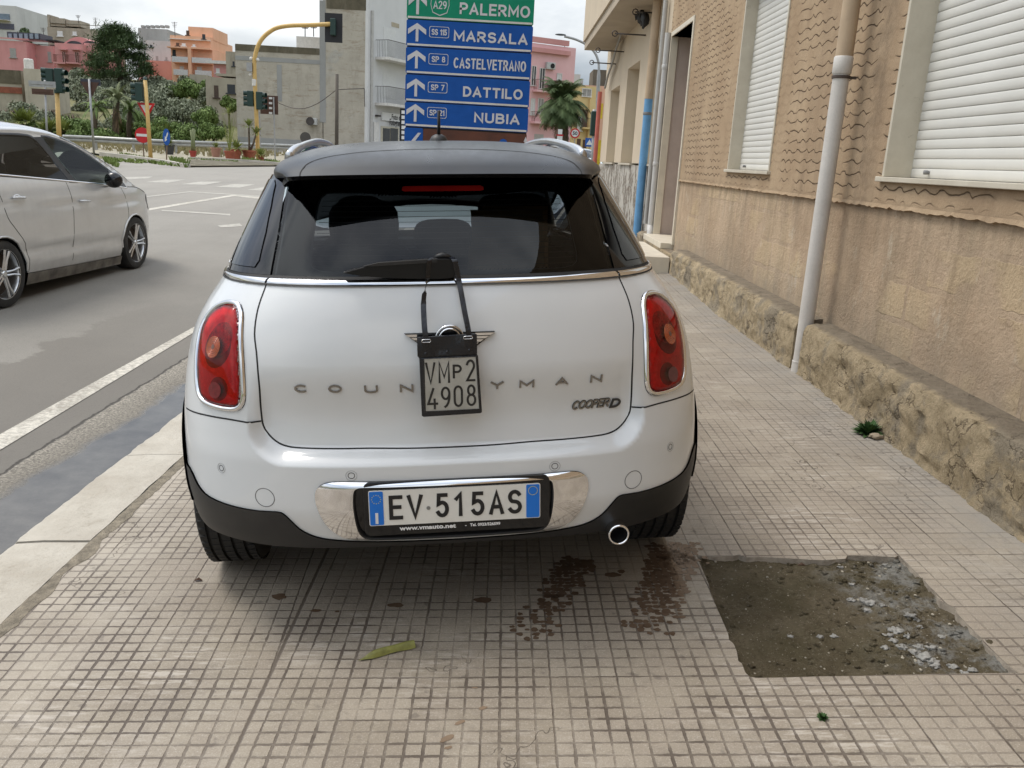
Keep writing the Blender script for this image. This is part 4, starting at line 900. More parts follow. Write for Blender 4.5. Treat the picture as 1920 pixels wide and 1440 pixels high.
# third brake light
def gli2(s, z): x, y, z2 = glass(s, z); return (x, y+.004, z2)
BRK = M('brake_red_dark', (.26, .012, .010), .25, var=.2, coat=.5)
pb = [(-.132,1.377),(-.122,1.374),(.122,1.374),(.132,1.377),(.132,1.387),(.122,1.390),(-.122,1.390),(-.132,1.387)]
patch('high_brake_light', pb, glass, BRK, car, (.03, .01), disp=.0015)
# roof with overhanging rear edge
patch('roof', [(-1,.2),(1,.2),(1,2.75),(-1,2.75)], lambda u, y: roof(u, y), ROOF, car, (.05, .035))
mb = MB(); n = 40; rows = []
for i in range(n+1):
    u = -1+2*i/n; A = Vector(roof(u, .2)); B = Vector((A.x*.985, A.y+.012, A.z-.012)); g = glass(0, 1.43); C = Vector((A.x*.96, A.y+.16, 1.44)); rows.append((A, B, C))
for i in range(n):
    for k in range(2): mb.quad(rows[i][k], rows[i+1][k], rows[i+1][k+1], rows[i][k+1])
mb.build('spoiler_lip', GBLK, car, smooth=True, fixn=False)
SPO = [(.600,.200),(.582,.222),(.546,.252),(.505,.290),(.456,.325),(.400,.352),(.340,.372),(.267,.392),(.142,.412),(0,.421)]
ribbon('spoiler_seam', [(a, b) for a, b in SPO]+[(-a, b) for a, b in reversed(SPO[:-1])], roof, .0045, .0006, SEAM, car)
mb = MB(); mb.box(-.42, .42, .45, .47, 1.528, 1.53)
for sg in (1, -1):      # roof rails
    P = crom([(sg*.508,.62,1.482),(sg*.503,.67,1.499),(sg*.492,.78,1.520),(sg*.478,.98,1.5405),(sg*.470,1.3,1.558),(sg*.468,1.8,1.558),(sg*.48,2.2,1.53),(sg*.49,2.4,1.48)], 4)
    mb = MB(); rr = [.0095+.008*max(0, 1-(p[1]-.6)/.22) if p[1] < .82 else .0095 for p in P]
    mb.tube(P, rr, 10, flat=1.5); o = mb.build('roof_rail', SILV, car, smooth=True)
    mb = MB(); mb.tube(crom([(sg*.505,.62,1.478),(sg*.485,.85,1.508),(sg*.475,1.2,1.527),(sg*.48,2.3,1.49)], 4), .011, 6, flat=1.3); mb.build('rail_base', GBLK, car, smooth=True)
mb = MB(); T = Matrix.Translation((.010, .90, 1.538)); mb.lathe([(.0, .034), (.012, .033), (.024, .027), (.032, .016), (.036, .004), (.037, -.004)], 20, T); at_ = mb.build('antenna', TRIM, car, smooth=True)
mb = MB(); mb.tube([(.011,.895,1.565),(.012,.885,1.60),(.0125,.872,1.655)], [.0065,.006,.0055], 8); mb.build('mast', TRIM, at_, smooth=True)
# underbody, inner shell, cabin
def inner(s, z): x, y, z2 = body(s, z); return (x*.965, y+.03, z2)
patch('inner_shell', [(-1.0,.42),(1.0,.42),(1.0,1.10),(-1.0,1.10)], inner, DARKIN, car, (.07, .08))
mb = MB(); mb.box(-.62, .62, .32, 3.9, .22, .36); mb.box(-.52, .52, .2, .34, .26, .34); mb.box(-.74, .74, .40, 3.0, .50, .52)
for sg in (1, -1): mb.box(sg*.74, sg*.80, 1.2, 2.9, .3, 1.08)
mb.build('floor_pan', DARKIN, car)
mb = MB(); mb.box(-.70, .70, 2.55, 2.95, .80, 1.06); mb.box(-.70, .70, 2.45, 2.6, .70, 1.02)
mb.build('dashboard', DARKIN, car)
def liner(u, y): x, yy, z = roof(u, y); return (x*.97, yy+.02, z-.035)
patch('headliner', [(-1,.28),(1,.28),(1,2.3),(-1,2.3)], liner, M('headliner', (.10, .10, .10), .9), car, (.15, .2), flip=True)
# hood and nose
def hood(u, y): t = (y-2.85)/1.15; return (u*(.78-.10*t*t), y, 1.09-.13*t-.10*t**3-.05*u*u)
patch('bonnet', [(-1,2.75),(1,2.75),(1,4.0),(-1,4.0)], hood, WHITE, car, (.2, .15))
mb = MB(); mb.box(-.82, .82, 3.93, 4.06, .25, .86); o = mb.build('front_bumper', WHITE, car); bevel(o, .05, 3)
def seat(name, x, y, w, zb, zt, hr=True):
    mb = MB(); P = []
    for k in range(9):
        a = math.pi*k/8; P.append((x+w*math.cos(a)*(.98), zt-.10+.10*math.sin(a)))
    P = [(x+w*.92, zb)]+P+[(x-w*.92, zb)]
    mb.prism([(p[0], p[1]) for p in P], Matrix.Translation((0, y, 0)), .14); o = mb.build('seat_backrest', SEAT, car); bevel(o, .03, 3); return o
def headrest(x, y, z, w, h_):
    mb = MB(); P = [(x+w*math.copysign(abs(math.cos(a))**.6, math.cos(a)), z+h_*math.copysign(abs(math.sin(a))**.6, math.sin(a))) for a in [2*math.pi*k/20 for k in range(20)]]
    mb.prism(P, Matrix.Translation((0, y, 0)), .09); o = mb.build('headrest', SEAT, car); bevel(o, .03, 3)
seat('s', -.33, 1.18, .27, .5, 1.15); seat('s', .33, 1.18, .27, .5, 1.15); seat('s', .0, 1.19, .12, .5, 1.12)
headrest(-.30, 1.18, 1.22, .145, .105); headrest(.345, 1.18, 1.24, .145, .105); headrest(.03, 1.2, 1.165, .125, .075)
seat('s', -.36, 2.0, .24, .5, 1.14); seat('s', .36, 2.0, .24, .5, 1.14); headrest(-.36, 2.0, 1.23, .12, .09); headrest(.36, 2.0, 1.23, .12, .09)
# number plate area
CO = [(0,.5315),(.15,.532),(.23,.5335),(.257,.532),(.272,.525),(.284,.509),(.288,.486),(.286,.456),(.278,.420),(.264,.384),(.241,.357),(.212,.341),(.16,.3355),(.08,.333),(0,.332)]
CI = [(0,.517),(.12,.518),(.186,.519),(.201,.516),(.2085,.505),(.211,.470),(.2105,.437),(.207,.387),(.200,.360),(.188,.3485),(.16,.345),(.08,.343),(0,.3425)]
CO = crom(CO, 3); CI = crom(CI, 3)
def chdome(a, b): return .010
for sg in (1, -1):
    P = CO+list(reversed(CI)); P = P if sg > 0 else mir(P)
    def cd_(a, b):
        # swells between the outer edge and the recess
        t = min(1, max(0, (.292-abs(a))/.08)); q = min(1, max(0, (b-.332)/.03)); w = min(1, max(0, (.535-b)/.02))
        return .004+.014*(math.sin(t*math.pi/2)*math.sin(q*math.pi/2)**.7*math.sin(w*math.pi/2)**.7)
    patch('plate_surround', P, body, CHR, car, (.008, .008), disp=cd_, rim=.014)
cif = CI+[(-a, b) for a, b in reversed(CI) if abs(a) > 1e-6]
patch('plate_recess', cif, body, GBLK, car, (.03, .02), disp=.003)
lip = CI+[(-a, b) for a, b in reversed(CI) if abs(a) > 1e-6]
ribbon('recess_rim', lip[1:-1:2], body, .012, .016, TRIM, car, closed=True, k=2)
PT = Matrix.Translation((.002, -.026, 0))
mb = MB()
def rrect(x0, x1, z0, z1, r, n=5):
    P = []
    for cx_, cz_, a0 in ((x1-r, z1-r, 0), (x0+r, z1-r, 90), (x0+r, z0+r, 180), (x1-r, z0+r, 270)):
        for k in range(n+1): a = R(a0+90*k/n); P.append((cx_+r*math.cos(a), cz_+r*math.sin(a)))
    return P
mb.prism(rrect(-.276, .290, .362, .533, .02), PT @ Matrix.Translation((0, .004, 0)), .02); ph = mb.build('plate_holder', GBLK, car); bevel(ph, .003)
PLW = dusty('plate_white', (.74, .73, .68), .35, (.45, .42, .36), .35)
mb = MB(); mb.prism(rrect(-.26, .26, .397, .509, .006), PT, .004); pl = mb.build('number_plate', PLW, car)
PB = M('plate_blue', (.005, .16, .62), .35, var=.06)
for x0, x1 in ((-.2575, -.2165), (.2165, .2575)): mb = MB(); mb.prism(rrect(x0, x1, .3995, .5065, .004), PT @ Matrix.Translation((0, -.0012, 0)), .001); mb.build('plate_blue_band', PB, pl)
BK = M('plate_ink', (.008, .008, .009), .4)
def ptx(ch, x0, x1): return strokes('plate_text', ch, PT.translation.x+x0, PT.translation.x+x1, .4145, .0775, .0118, BK, pl, y=PT.translation.y-.0004, dep=.0012)
WI0 = M('white_ink', (.75, .75, .75), .4)
for ch, x0, x1 in (('E', -.200, -.158), ('V', -.146, -.098), ('5', -.060, -.020), ('1', -.003, .021), ('5', .047, .088), ('A', .102, .148), ('S', .159, .203)): ptx(ch, x0, x1)
strokes('plate_text', 'I', -.2395, -.230, .4035, .036, .0085, WI0, pl, y=PT.translation.y-.0012, dep=.0010)
PT3 = PT @ Matrix.Translation((0, -.0016, 0)); YEL = M('star_yellow', (.55, .5, .12), .4); mb = MB()
for k in range(12):
    a = 2*math.pi*k/12; mb.prism([(-.237+.0135*math.cos(a)+.0016*math.cos(b_), .482+.0135*math.sin(a)+.0016*math.sin(b_)) for b_ in [2*math.pi*j/5 for j in range(5)]], PT3, .0006)
mb.build('plate_stars', YEL, pl)
mb = MB(); n = 28
for k in range(n):
    a, b_ = 2*math.pi*k/n, 2*math.pi*(k+1)/n; c0 = (.237, .487)
    mb.prism([(c0[0]+.0145*math.cos(a), c0[1]+.0145*math.sin(a)), (c0[0]+.0145*math.cos(b_), c0[1]+.0145*math.sin(b_)), (c0[0]+.0132*math.cos(b_), c0[1]+.0132*math.sin(b_)), (c0[0]+.0132*math.cos(a), c0[1]+.0132*math.sin(a))], PT3, .0006)
mb.build('plate_ring', YEL, pl)
mb = MB(); mb.prism([(-.082+.006*math.cos(2*math.pi*k/16), .447+.006*math.sin(2*math.pi*k/16)) for k in range(16)], PT3, .0007); mb.build('plate_seal', M('seal_grey', (.25, .25, .24), .4, .3), pl)
WI = WI0
text_part('holder_text', 'www.vmauto.net', .0185, WI, ph, PT @ Matrix.Translation((-.170, .0032, .3775)), 1.32, .0006, .0006)
text_part('holder_text', '-   Tel. 0923/526599', .0125, WI, ph, PT @ Matrix.Translation((.028, .0032, .379)), 1.05, .0004, .0006)
# sensors and tow cover
def ringpatch(nm, s, z, r, w, mat):
    P = [(s+r*math.cos(2*math.pi*k/24)/1.36, z+r*math.sin(2*math.pi*k/24)) for k in range(24)]
    return ribbon(nm, P, body, w, .0007, mat, car, closed=True, k=1)
for s, z in ((-.505,.551), (-.213,.552), (.216,.553), (.509,.556)):
    ringpatch('parking_sensor', s, z, .009, .0018, SEAM); ringpatch('parking_sensor', s, z, .0155, .0012, M('sensor_ring', (.3, .31, .31), .4))
for s, z in ((-.396,.475), (.396,.476)): ringpatch('towing_cover', s, z, .0295, .0022, M('cover_line', (.08, .08, .08), .5))
# tail lights
BEZ = [(.549,1.054),(.519,1.051),(.496,1.036),(.478,1.008),(.459,.950),(.444,.880),(.435,.805),(.434,.770),(.441,.748),(.456,.736),(.48,.733),(.51,.734),(.545,.737),(.575,.746),(.595,.762),(.609,.790),(.624,.835),(.636,.885),(.647,.935),(.648,.970),(.640,1.004),(.613,1.034),(.582,1.048)]
LEN = [(a, b) for a, b in [(.544,1.042),(.520,1.037),(.503,1.022),(.489,.999),(.471,.948),(.457,.877),(.448,.810),(.447,.778),(.451,.759),(.463,.749),(.487,.746),(.518,.747),(.550,.752),(.572,.761),(.587,.782),(.601,.823),(.612,.874),(.622,.927),(.630,.968),(.624,.998),(.601,1.024),(.571,1.038)]]
def redglass():
    t = NT('red_lens'); tr = t.n('ShaderNodeBsdfTransparent', {0: (.98, .032, .036)}); gl = t.n('ShaderNodeBsdfGlossy', {'Roughness': .03})
    fr_ = t.n('ShaderNodeFresnel', {0: 1.5}); m_ = t.n('ShaderNodeMixShader', {0: fr_.outputs[0], 1: tr.outputs[0], 2: gl.outputs[0]}); return t.fin(m_.outputs[0])
REDL = redglass(); REFL = M('lamp_reflector', (.50, .40, .38), .35, .2, var=.45, sc=60, bump=.6, bsc=160)
DKR = M('lamp_housing', (.92, .5, .5), .4, var=.25, sc=40); AMB = M('amber_bulb_lens', (.95, .60, .25), .25, .1, var=.3, sc=90, bump=.6, bsc=200)
AMBL = M('amber_lens', (.30, .040, .009), .12, 0, var=.45, sc=70, coat=.8); AMBD = M('amber_ring', (.45, .10, .02), .2, 0, var=.2, coat=.5)
for sg in (1, -1):
    f = (lambda P: P) if sg > 0 else mir
    LC = crom(LEN, 2, True); cx_ = sum(p[0] for p in LC)/len(LC); cz_ = sum(p[1] for p in LC)/len(LC)
    def sdist(a, b, p, q):
        ux, uy = (q[0]-p[0])*1.3, q[1]-p[1]; vx, vy = (a-p[0])*1.3, b-p[1]; t_ = max(0, min(1, (ux*vx+uy*vy)/(ux*ux+uy*uy+1e-12))); return math.hypot(vx-ux*t_, vy-uy*t_)
    def lens_d(a, b, sg=sg):
        a = abs(a); dm = min(sdist(a, b, LC[i-1], LC[i]) for i in range(len(LC))); return .0015+.0135*math.sqrt(max(0, 1-(1-min(dm/.045, 1))**2))
    tl = patch('tail_light', f(LC), body, DKR, car, (.02, .02), disp=.0008)
    ls = patch('lamp_lens', f(LC), body, REDL, tl, (.006, .008), disp=lens_d)
    def disc(nm, s, z, r, d, mat, n=26, r0=None, sq=1.):
        P = [(sg*(s+r*math.cos(2*math.pi*k/n)/1.25), z+r*sq*math.sin(2*math.pi*k/n)) for k in range(n)]
        return patch(nm, P, body, mat, tl, (.02, .02), disp=d)
    # lower red field, main bowl, bulb, reversing lamp
    low_ = [(a, b) for a, b in LC if b < .868]
    patch('lamp_reflector', f(low_), body, M('lamp_lower_field', (.80, .42, .40), .4, var=.12, sc=80, bump=.4, bsc=240), tl, (.02, .02), disp=.0014)
    disc('lamp_bowl', .537, .918, .060, .0018, M('bowl_dark', (.22, .08, .08), .4), sq=1.05)
    disc('lamp_bowl', .532, .942, .052, .0022, REFL, sq=.98)
    disc('indicator_lens', .536, .916, .031, .0156, AMBL)
    for rr_ in (.029, .024, .018, .012): 
        P = [(sg*(.536+rr_*math.cos(2*math.pi*k/24)/1.25), .918+rr_*math.sin(2*math.pi*k/24)) for k in range(24)]
        ribbon('bulb_ring', P, body, .0022, .0007, AMBD, tl, closed=True, k=1, base=.0158)
    disc('lamp_bulb', .536, .918, .007, .0162, M('bulb_dark', (.2, .12, .1), .3, .5))
    disc('lamp_bowl', .512, .795, .037, .0022, M('bowl_dark2', (.25, .08, .08), .4))
    disc('reversing_lens', .520 if sg > 0 else .512, .792, .025, .0155, M('smoked_lens', (.11, .03, .034), .15, var=.3, sc=70) if sg > 0 else M('smoked_lens_dark', (.13, .012, .014), .15, var=.3, sc=70))
    def rs(P, n=64):
        P = crom(P, 6, True); L_ = [0.]; m = len(P)
        for i in range(m): L_.append(L_[-1]+math.hypot((P[(i+1) % m][0]-P[i][0])*1.3, P[(i+1) % m][1]-P[i][1]))
        out = []; j = 0
        for k in range(n):
            t_ = L_[-1]*k/n
            while L_[j+1] < t_: j += 1
            u = (t_-L_[j])/(L_[j+1]-L_[j]); p, q = P[j], P[(j+1) % m]; out.append((p[0]+(q[0]-p[0])*u, p[1]+(q[1]-p[1])*u))
        return out
    mid = [(p[0]*.55+q[0]*.45, p[1]*.55+q[1]*.45) for p, q in zip(rs(BEZ), rs(LEN))]
    ribbon('chrome_bezel', f(mid), body, .0175, .0085, CHR, tl, closed=True, k=1)
    ribbon('bezel_gap', f(crom(BEZ, 2, True)), body, .003, .001, SEAM, tl, closed=True, k=1)
# model lettering
def sframe(s, z):
    p = Vector(body(s, z)); n_ = snormal(body, s, z); ax = Vector((-n_.y, n_.x, 0)).normalized(); up = n_.cross(ax); up = up if up.z > 0 else -up
    return Matrix.Translation(p+n_*.0008) @ Matrix(((ax.x, -n_.x, up.x, 0), (ax.y, -n_.y, up.y, 0), (ax.z, -n_.z, up.z, 0), (0, 0, 0, 1)))
for i, (ch, s) in enumerate(zip('COUNTRYMAN', (-.313,-.2435,-.170,-.096,-.028,.036,.100,.164,.240,.316))):
    hw = .023 if ch == 'M' else .020; strokes('badge_letter', ch, -hw, hw, -.013, .026, .0058, CHRD, car, dep=.0028, T=sframe(s, .8085 if abs(s) < .2 else .811))
T = sframe(.313, .7165)
strokes('badge_backing', 'COOPER', -.081, .0465, -.0065, .0305, .0068, M('badge_dark', (.05, .05, .05), .3, .5), car, dep=.0012, gap=.16, slant=.25, T=T)
strokes('model_badge', 'COOPER', -.0795, .045, -.005, .0275, .0036, CHRD, car, dep=.0028, gap=.19, slant=.25, T=T)
strokes('model_badge', 'D', .050, .084, -.0115, .031, .0072, bpy.data.materials['badge_dark'], car, dep=.0026, slant=.25, T=T)
# winged emblem
s0, z0 = .0, .955; ep = Vector(body(s0, z0)); ET = Matrix.Translation((0, ep.y-.004, 0)) @ Matrix.Identity(4)
mb = MB(); TT = Matrix.Translation((-.001, ep.y-.008, .955)) @ Matrix.Rotation(R(90), 4, 'X')
mb.lathe([(.043, -.006), (.043, .003), (.040, .007), (.036, .004), (.0355, .0)], 40, TT); emb = mb.build('emblem', CHR, car, smooth=True)
mb = MB(); mb.lathe([(.034, .004), (.032, .008), (.029, .0085), (.0275, .006)], 40, TT); mb.build('emblem_ring', CHR, emb, smooth=True)
mb = MB(); mb.lathe([(.0, .0035), (.036, .003)], 40, TT); mb.build('emblem_disc', GBLK, emb, smooth=True)
for sg in (1, -1):
    mb = MB(); mb.prism([(sg*.03,.9735),(sg*.134,.9735),(sg*.062,.917),(sg*.03,.917)], Matrix.Translation((0, ep.y-.006, 0)), .008); mb.build('emblem_wing_backing', GBLK, emb)
    mb = MB(); W = [(.038, .972), (.130, .972), (.121, .9665), (.04, .9635)]
    for k in range(5):
        z1 = .971-k*.0098; x1 = .131-k*.0155; mb.prism([(sg*.034, z1), (sg*x1, z1), (sg*(x1-.0105), z1-.0072), (sg*.034, z1-.0072)], Matrix.Translation((0, ep.y-.011+.0004*k, 0)) @ Matrix.Rotation(0, 4, 'Z'), .009)
    mb.build('emblem_wing', CHR, emb)
# wiper
WIPM = M('wiper_black', (.006, .006, .0065), .32, var=.2, spec=.3)
WP = [(-.302,1.151),(-.249,1.1635),(-.201,1.174),(-.123,1.181),(-.029,1.185),(.006,1.184),(.020,1.176),(.024,1.160),(.020,1.137),(.006,1.128),(-.062,1.1275),(-.172,1.132),(-.25,1.140),(-.296,1.148)]
mb = MB(); mb.prism(crom(WP, 2, True), Matrix.Translation((0, .070, 0)), .045); wip = mb.build('rear_wiper', WIPM, car); bevel(wip, .012, 3)
mb = MB(); mb.prism([(-.245,1.168),(-.20,1.178),(-.03,1.186),(-.03,1.176),(-.22,1.168)], Matrix.Translation((0, .064, 0)), .02); mb.build('wiper_blade', RUBB, wip)
mb = MB(); mb.tube([(-.040,.10,1.182),(-.028,.098,1.190),(-.014,.095,1.193),(.002,.098,1.189),(.012,.10,1.182)], [.005,.008,.010,.008,.005], 8); mb.build('wiper_pivot', TRIM, wip, smooth=True)
# exhaust
mb = MB(); T = Matrix.Translation((.521, .012, .3065)) @ Matrix.Rotation(R(90), 4, 'X')
mb.lathe([(.026,-.16),(.0275,-.005),(.029,.002),(.0325,.002),(.035,-.004),(.035,-.16)], 28, T); mb.build('exhaust_tip', CHR, car, smooth=True)
mb = MB(); mb.lathe([(.0,-.08),(.0268,-.08),(.0270,-.01)], 24, T); mb.build('exhaust_bore', SEAM, car, smooth=True)
# wheels
def wheel(cy, sg):
    w = bpy.data.objects.new('wheel', None)
    r = .328; prof = [(.20,-.095),(.235,-.101),(.29,-.103),(.308,-.098),(.320,-.086)]
    for g in (-.060, -.022, .018, .058): prof += [(r-.003*abs(g)*20*.05, g-.006), (r-.010, g-.005), (r-.010, g+.005), (r, g+.006)]
    prof += [(.320,.086),(.308,.098),(.29,.103),(.235,.101),(.20,.095)]
    T = Matrix.Translation((sg*.787, cy, .322)) @ Matrix.Rotation(R(90), 4, 'Y')
    mb = MB(); mb.lathe(prof, 60, T)
    for k in range(60):     # sipes across the tread ribs
        a = 2*math.pi*k/60
        for x0, x1 in ((-.054,-.028),(-.016,.012),(.024,.052),(.064,.088),(-.088,-.066)):
            Tm = T @ Matrix.Rotation(a+x0*1.2, 4, 'Z'); mb.box(r-.004, r+.0012, -.011, .011, x0, x1, T=Tm)
    ty = mb.build('wheel', RUBB, car, smooth='auto')
    mb = MB(); mb.lathe([(.0,.06),(.05,.062),(.06,.05),(.20,.07),(.222,.095),(.215,.10),(.20,.0),(.2,-.09)], 40, T if sg > 0 else T @ Matrix.Scale(-1, 4, (0, 0, 1))); mb.build('rim', SILV, ty, smooth='auto')
for sg in (1, -1):
    for cy in (WC, WC+WB): wheel(cy, sg)
# well liners stop daylight showing past the tyres
mb = MB()
for sg in (1, -1):
    for cy in (WC, WC+WB):
        n = 14
        for k in range(n):
            a, b_ = math.pi*k/n, math.pi*(k+1)/n; q = lambda t, x: (sg*x, cy+.385*math.cos(t), .325+.385*math.sin(t)); mb.quad(q(a,.58), q(b_,.58), q(b_,.86), q(a,.86))
mb.build('wheel_well_liner', TRIM, car, fixn=False)
mb = MB(); mb.tube([(-.6,.74,.3),(.6,.74,.3)], .05, 8); mb.box(-.25,.45,.35,.62,.24,.36); mb.build('rear_axle', TRIM, car)
# ------------------------------------------------------------------ trade plate pouch hung from the wiper
BAGM = CARM
bag = thing('plate_pouch', 'black vinyl pouch with a trade number plate hanging by two straps from the rear wiper', 'pouch', mat=BAGM)
VIN = M('black_vinyl', (.007, .008, .012), .25, var=.2, sc=20, bump=.35, bsc=24)
mb = MB(); y0 = -.012
outl = [(-.0965,.968),(.0755,.975),(.0765,.915),(.0795,.905),(.0885,.742),(.0865,.733),(-.088,.728),(-.0905,.735),(-.0925,.905),(-.0965,.912)]
mb.prism(outl, Matrix.Translation((0, y0, 0)), .014); bb = mb.build('pouch_body', VIN, bag); bevel(bb, .004, 2)
mb = MB(); T = Matrix.Translation((0, y0-.004, 0)) @ Matrix.Rotation(0, 4, 'X')
for i in range(14):
    for j in range(4):
        def q(i, j): u, v = i/14, j/4; return (-.0972+.1735*u, y0-.006-.0035*math.sin(u*9+1)*math.sin(v*3.1+.3), .914+.0035*u+v*(.054+.003*u))
        mb.quad(q(i, j), q(i+1, j), q(i+1, j+1), q(i, j+1))
mb.build('pouch_flap', VIN, bag, smooth=True, fixn=False)
PLS = dusty('aged_plate_metal', (.66, .65, .60), .38, (.36, .34, .27), .8)
PW = Matrix.Translation((-.003, y0-.0035, 0)) @ Matrix.Rotation(R(-.6), 4, 'Y')
mb = MB(); mb.prism([(-.078,.7475),(.0815,.7475),(.0735,.9085),(-.0775,.9055)], Matrix.Translation((0, y0-.0035, 0)), .002); tp = mb.build('trade_plate', PLS, bag)
for ch, x0, x1, z, h_ in (('V', -.0765, -.046, .8290, .066), ('M', -.0385, -.0045, .8310, .066), ('P', .0035, .0305, .8440, .042), ('2', .0425, .0695, .8340, .066), ('4', -.0735, -.041, .7520, .066), ('9', -.033, -.0045, .7545, .066), ('0', .0045, .0325, .7570, .066), ('8', .0425, .0715, .7585, .066)): strokes('plate_text', ch, x0, x1, z, h_, .0066, BK, tp, y=y0-.0036, dep=.0008)
mb = MB(); Pf = [(-.0905,.733),(.0875,.738),(.0785,.912),(-.0905,.908)]; Pi = [(-.080,.748),(.079,.750),(.0715,.9075),(-.080,.9055)]
for i in range(4):
    j = (i+1) % 4; a, b_, c, d = Pf[i], Pf[j], Pi[j], Pi[i]; e = y0-.0055
    mb.quad((a[0], e, a[1]), (b_[0], e, b_[1]), (c[0], e-.001, c[1]), (d[0], e-.001, d[1]))
mb.build('pouch_border', VIN, bag, fixn=False)
mb = MB(); e = y0-.0075; mb.quad((-.083,e,.746),(.082,e,.748),(.074,e,.910),(-.082,e,.907)); mb.build('clear_window', tinted('clear_vinyl', (.985, .985, .98), .55, .05), bag, fixn=False)
def strap(P, w, tw):
    P = crom(P, 4); mb = MB(); n = len(P)
    for i, p in enumerate(P):
        t_ = i/(n-1); a = tw(t_); d = Vector((math.cos(a)*w/2, math.sin(a)*w/2, 0)); p = Vector(p)
        for k in (-1, 1):
            for yy in (-.0008, .0008): mb.v(p+d*k+Vector((0, yy, 0)))
    for i in range(n-1):
        b = i*4
        for a_, c_ in ((0, 1), (1, 3), (3, 2), (2, 0)): mb.F.append([b+a_, b+c_, b+4+c_, b+4+a_]); mb.I.append(0)
    mb.build('strap', VIN, bag)
strap([(-.068,-.014,.955),(-.0735,-.012,.985),(-.075,.008,1.03),(-.074,.03,1.07),(-.067,.05,1.105),(-.060,.062,1.13),(-.057,.060,1.16),(-.053,.060,1.180),(-.045,.075,1.189)], .016, lambda t: 0 if t < .35 else (1.35 if .45 < t < .62 else .5))
strap([(.0525,-.014,.958),(.052,-.012,.985),(.044,.01,1.035),(.037,.035,1.085),(.030,.058,1.13),(.025,.059,1.16),(.020,.060,1.182),(.010,.08,1.190)], .016, lambda t: .1)
mb = MB()
for cx_, cz_ in ((-.071,.960), (.050,.9665)):
    P = [(cx_+(.0095 if math.cos(a) > 0 else -.0095)*1+.0035*math.cos(a), y0-.011, cz_+.0042*math.sin(a)) for a in [2*math.pi*k/16 for k in range(17)]]; mb.tube(P, .0011, 5)
mb.build('eyelet', CHR, bag, smooth=True)
mb = MB()
for cx_, cz_ in ((-.0735,.9215), (-.011,.925), (.054,.928)): mb.lathe([(0,.002),(.004,.0015),(.005,0)], 10, Matrix.Translation((cx_, y0-.0085, cz_)) @ Matrix.Rotation(R(90), 4, 'X'))
mb.build('snap_button', VIN, bag, smooth=True)
# ------------------------------------------------------------------ cardboard in the boot
CARD = M('brown_cardboard', (.46, .29, .14), .85, var=.15, sc=10)
def carton(name, label, cat, T, w, d, h_, flaps):
    o = thing(name, label, cat, mat=CARM @ T); mb = MB()
    mb.box(-w/2, w/2, -d/2, -d/2+.005, 0, h_); mb.box(-w/2, w/2, d/2-.005, d/2, 0, h_); mb.box(-w/2, -w/2+.005, -d/2+.005, d/2-.005, 0, h_); mb.box(w/2-.005, w/2, -d/2+.005, d/2-.005, 0, h_); mb.box(-w/2+.005, w/2-.005, -d/2+.005, d/2-.005, 0, .01)
    mb.build('carton_wall', CARD, o)
    for ang, side_ in flaps:
        mb = MB(); mb.box(-w/2+.004, w/2-.004, 0, .005, 0, d*.45, T=Matrix.Translation((0, side_*d/2, h_)) @ Matrix.Rotation(R(ang), 4, 'X')); mb.build('flap', CARD, o)
carton('cardboard_box', 'open brown cardboard box standing behind the rear seats, seen through the rear window', 'box', Matrix.Translation((.26, .70, .53)) @ Matrix.Rotation(R(-12), 4, 'Z'), .26, .26, .66, ((-12, 1), (14, -1)))
carton('cardboard_box', 'smaller brown cardboard box beside the spare seat, low in the rear window', 'box', Matrix.Translation((.15, .46, .53)) @ Matrix.Rotation(R(9), 4, 'Z'), .11, .12, .60, ((8, 1),))
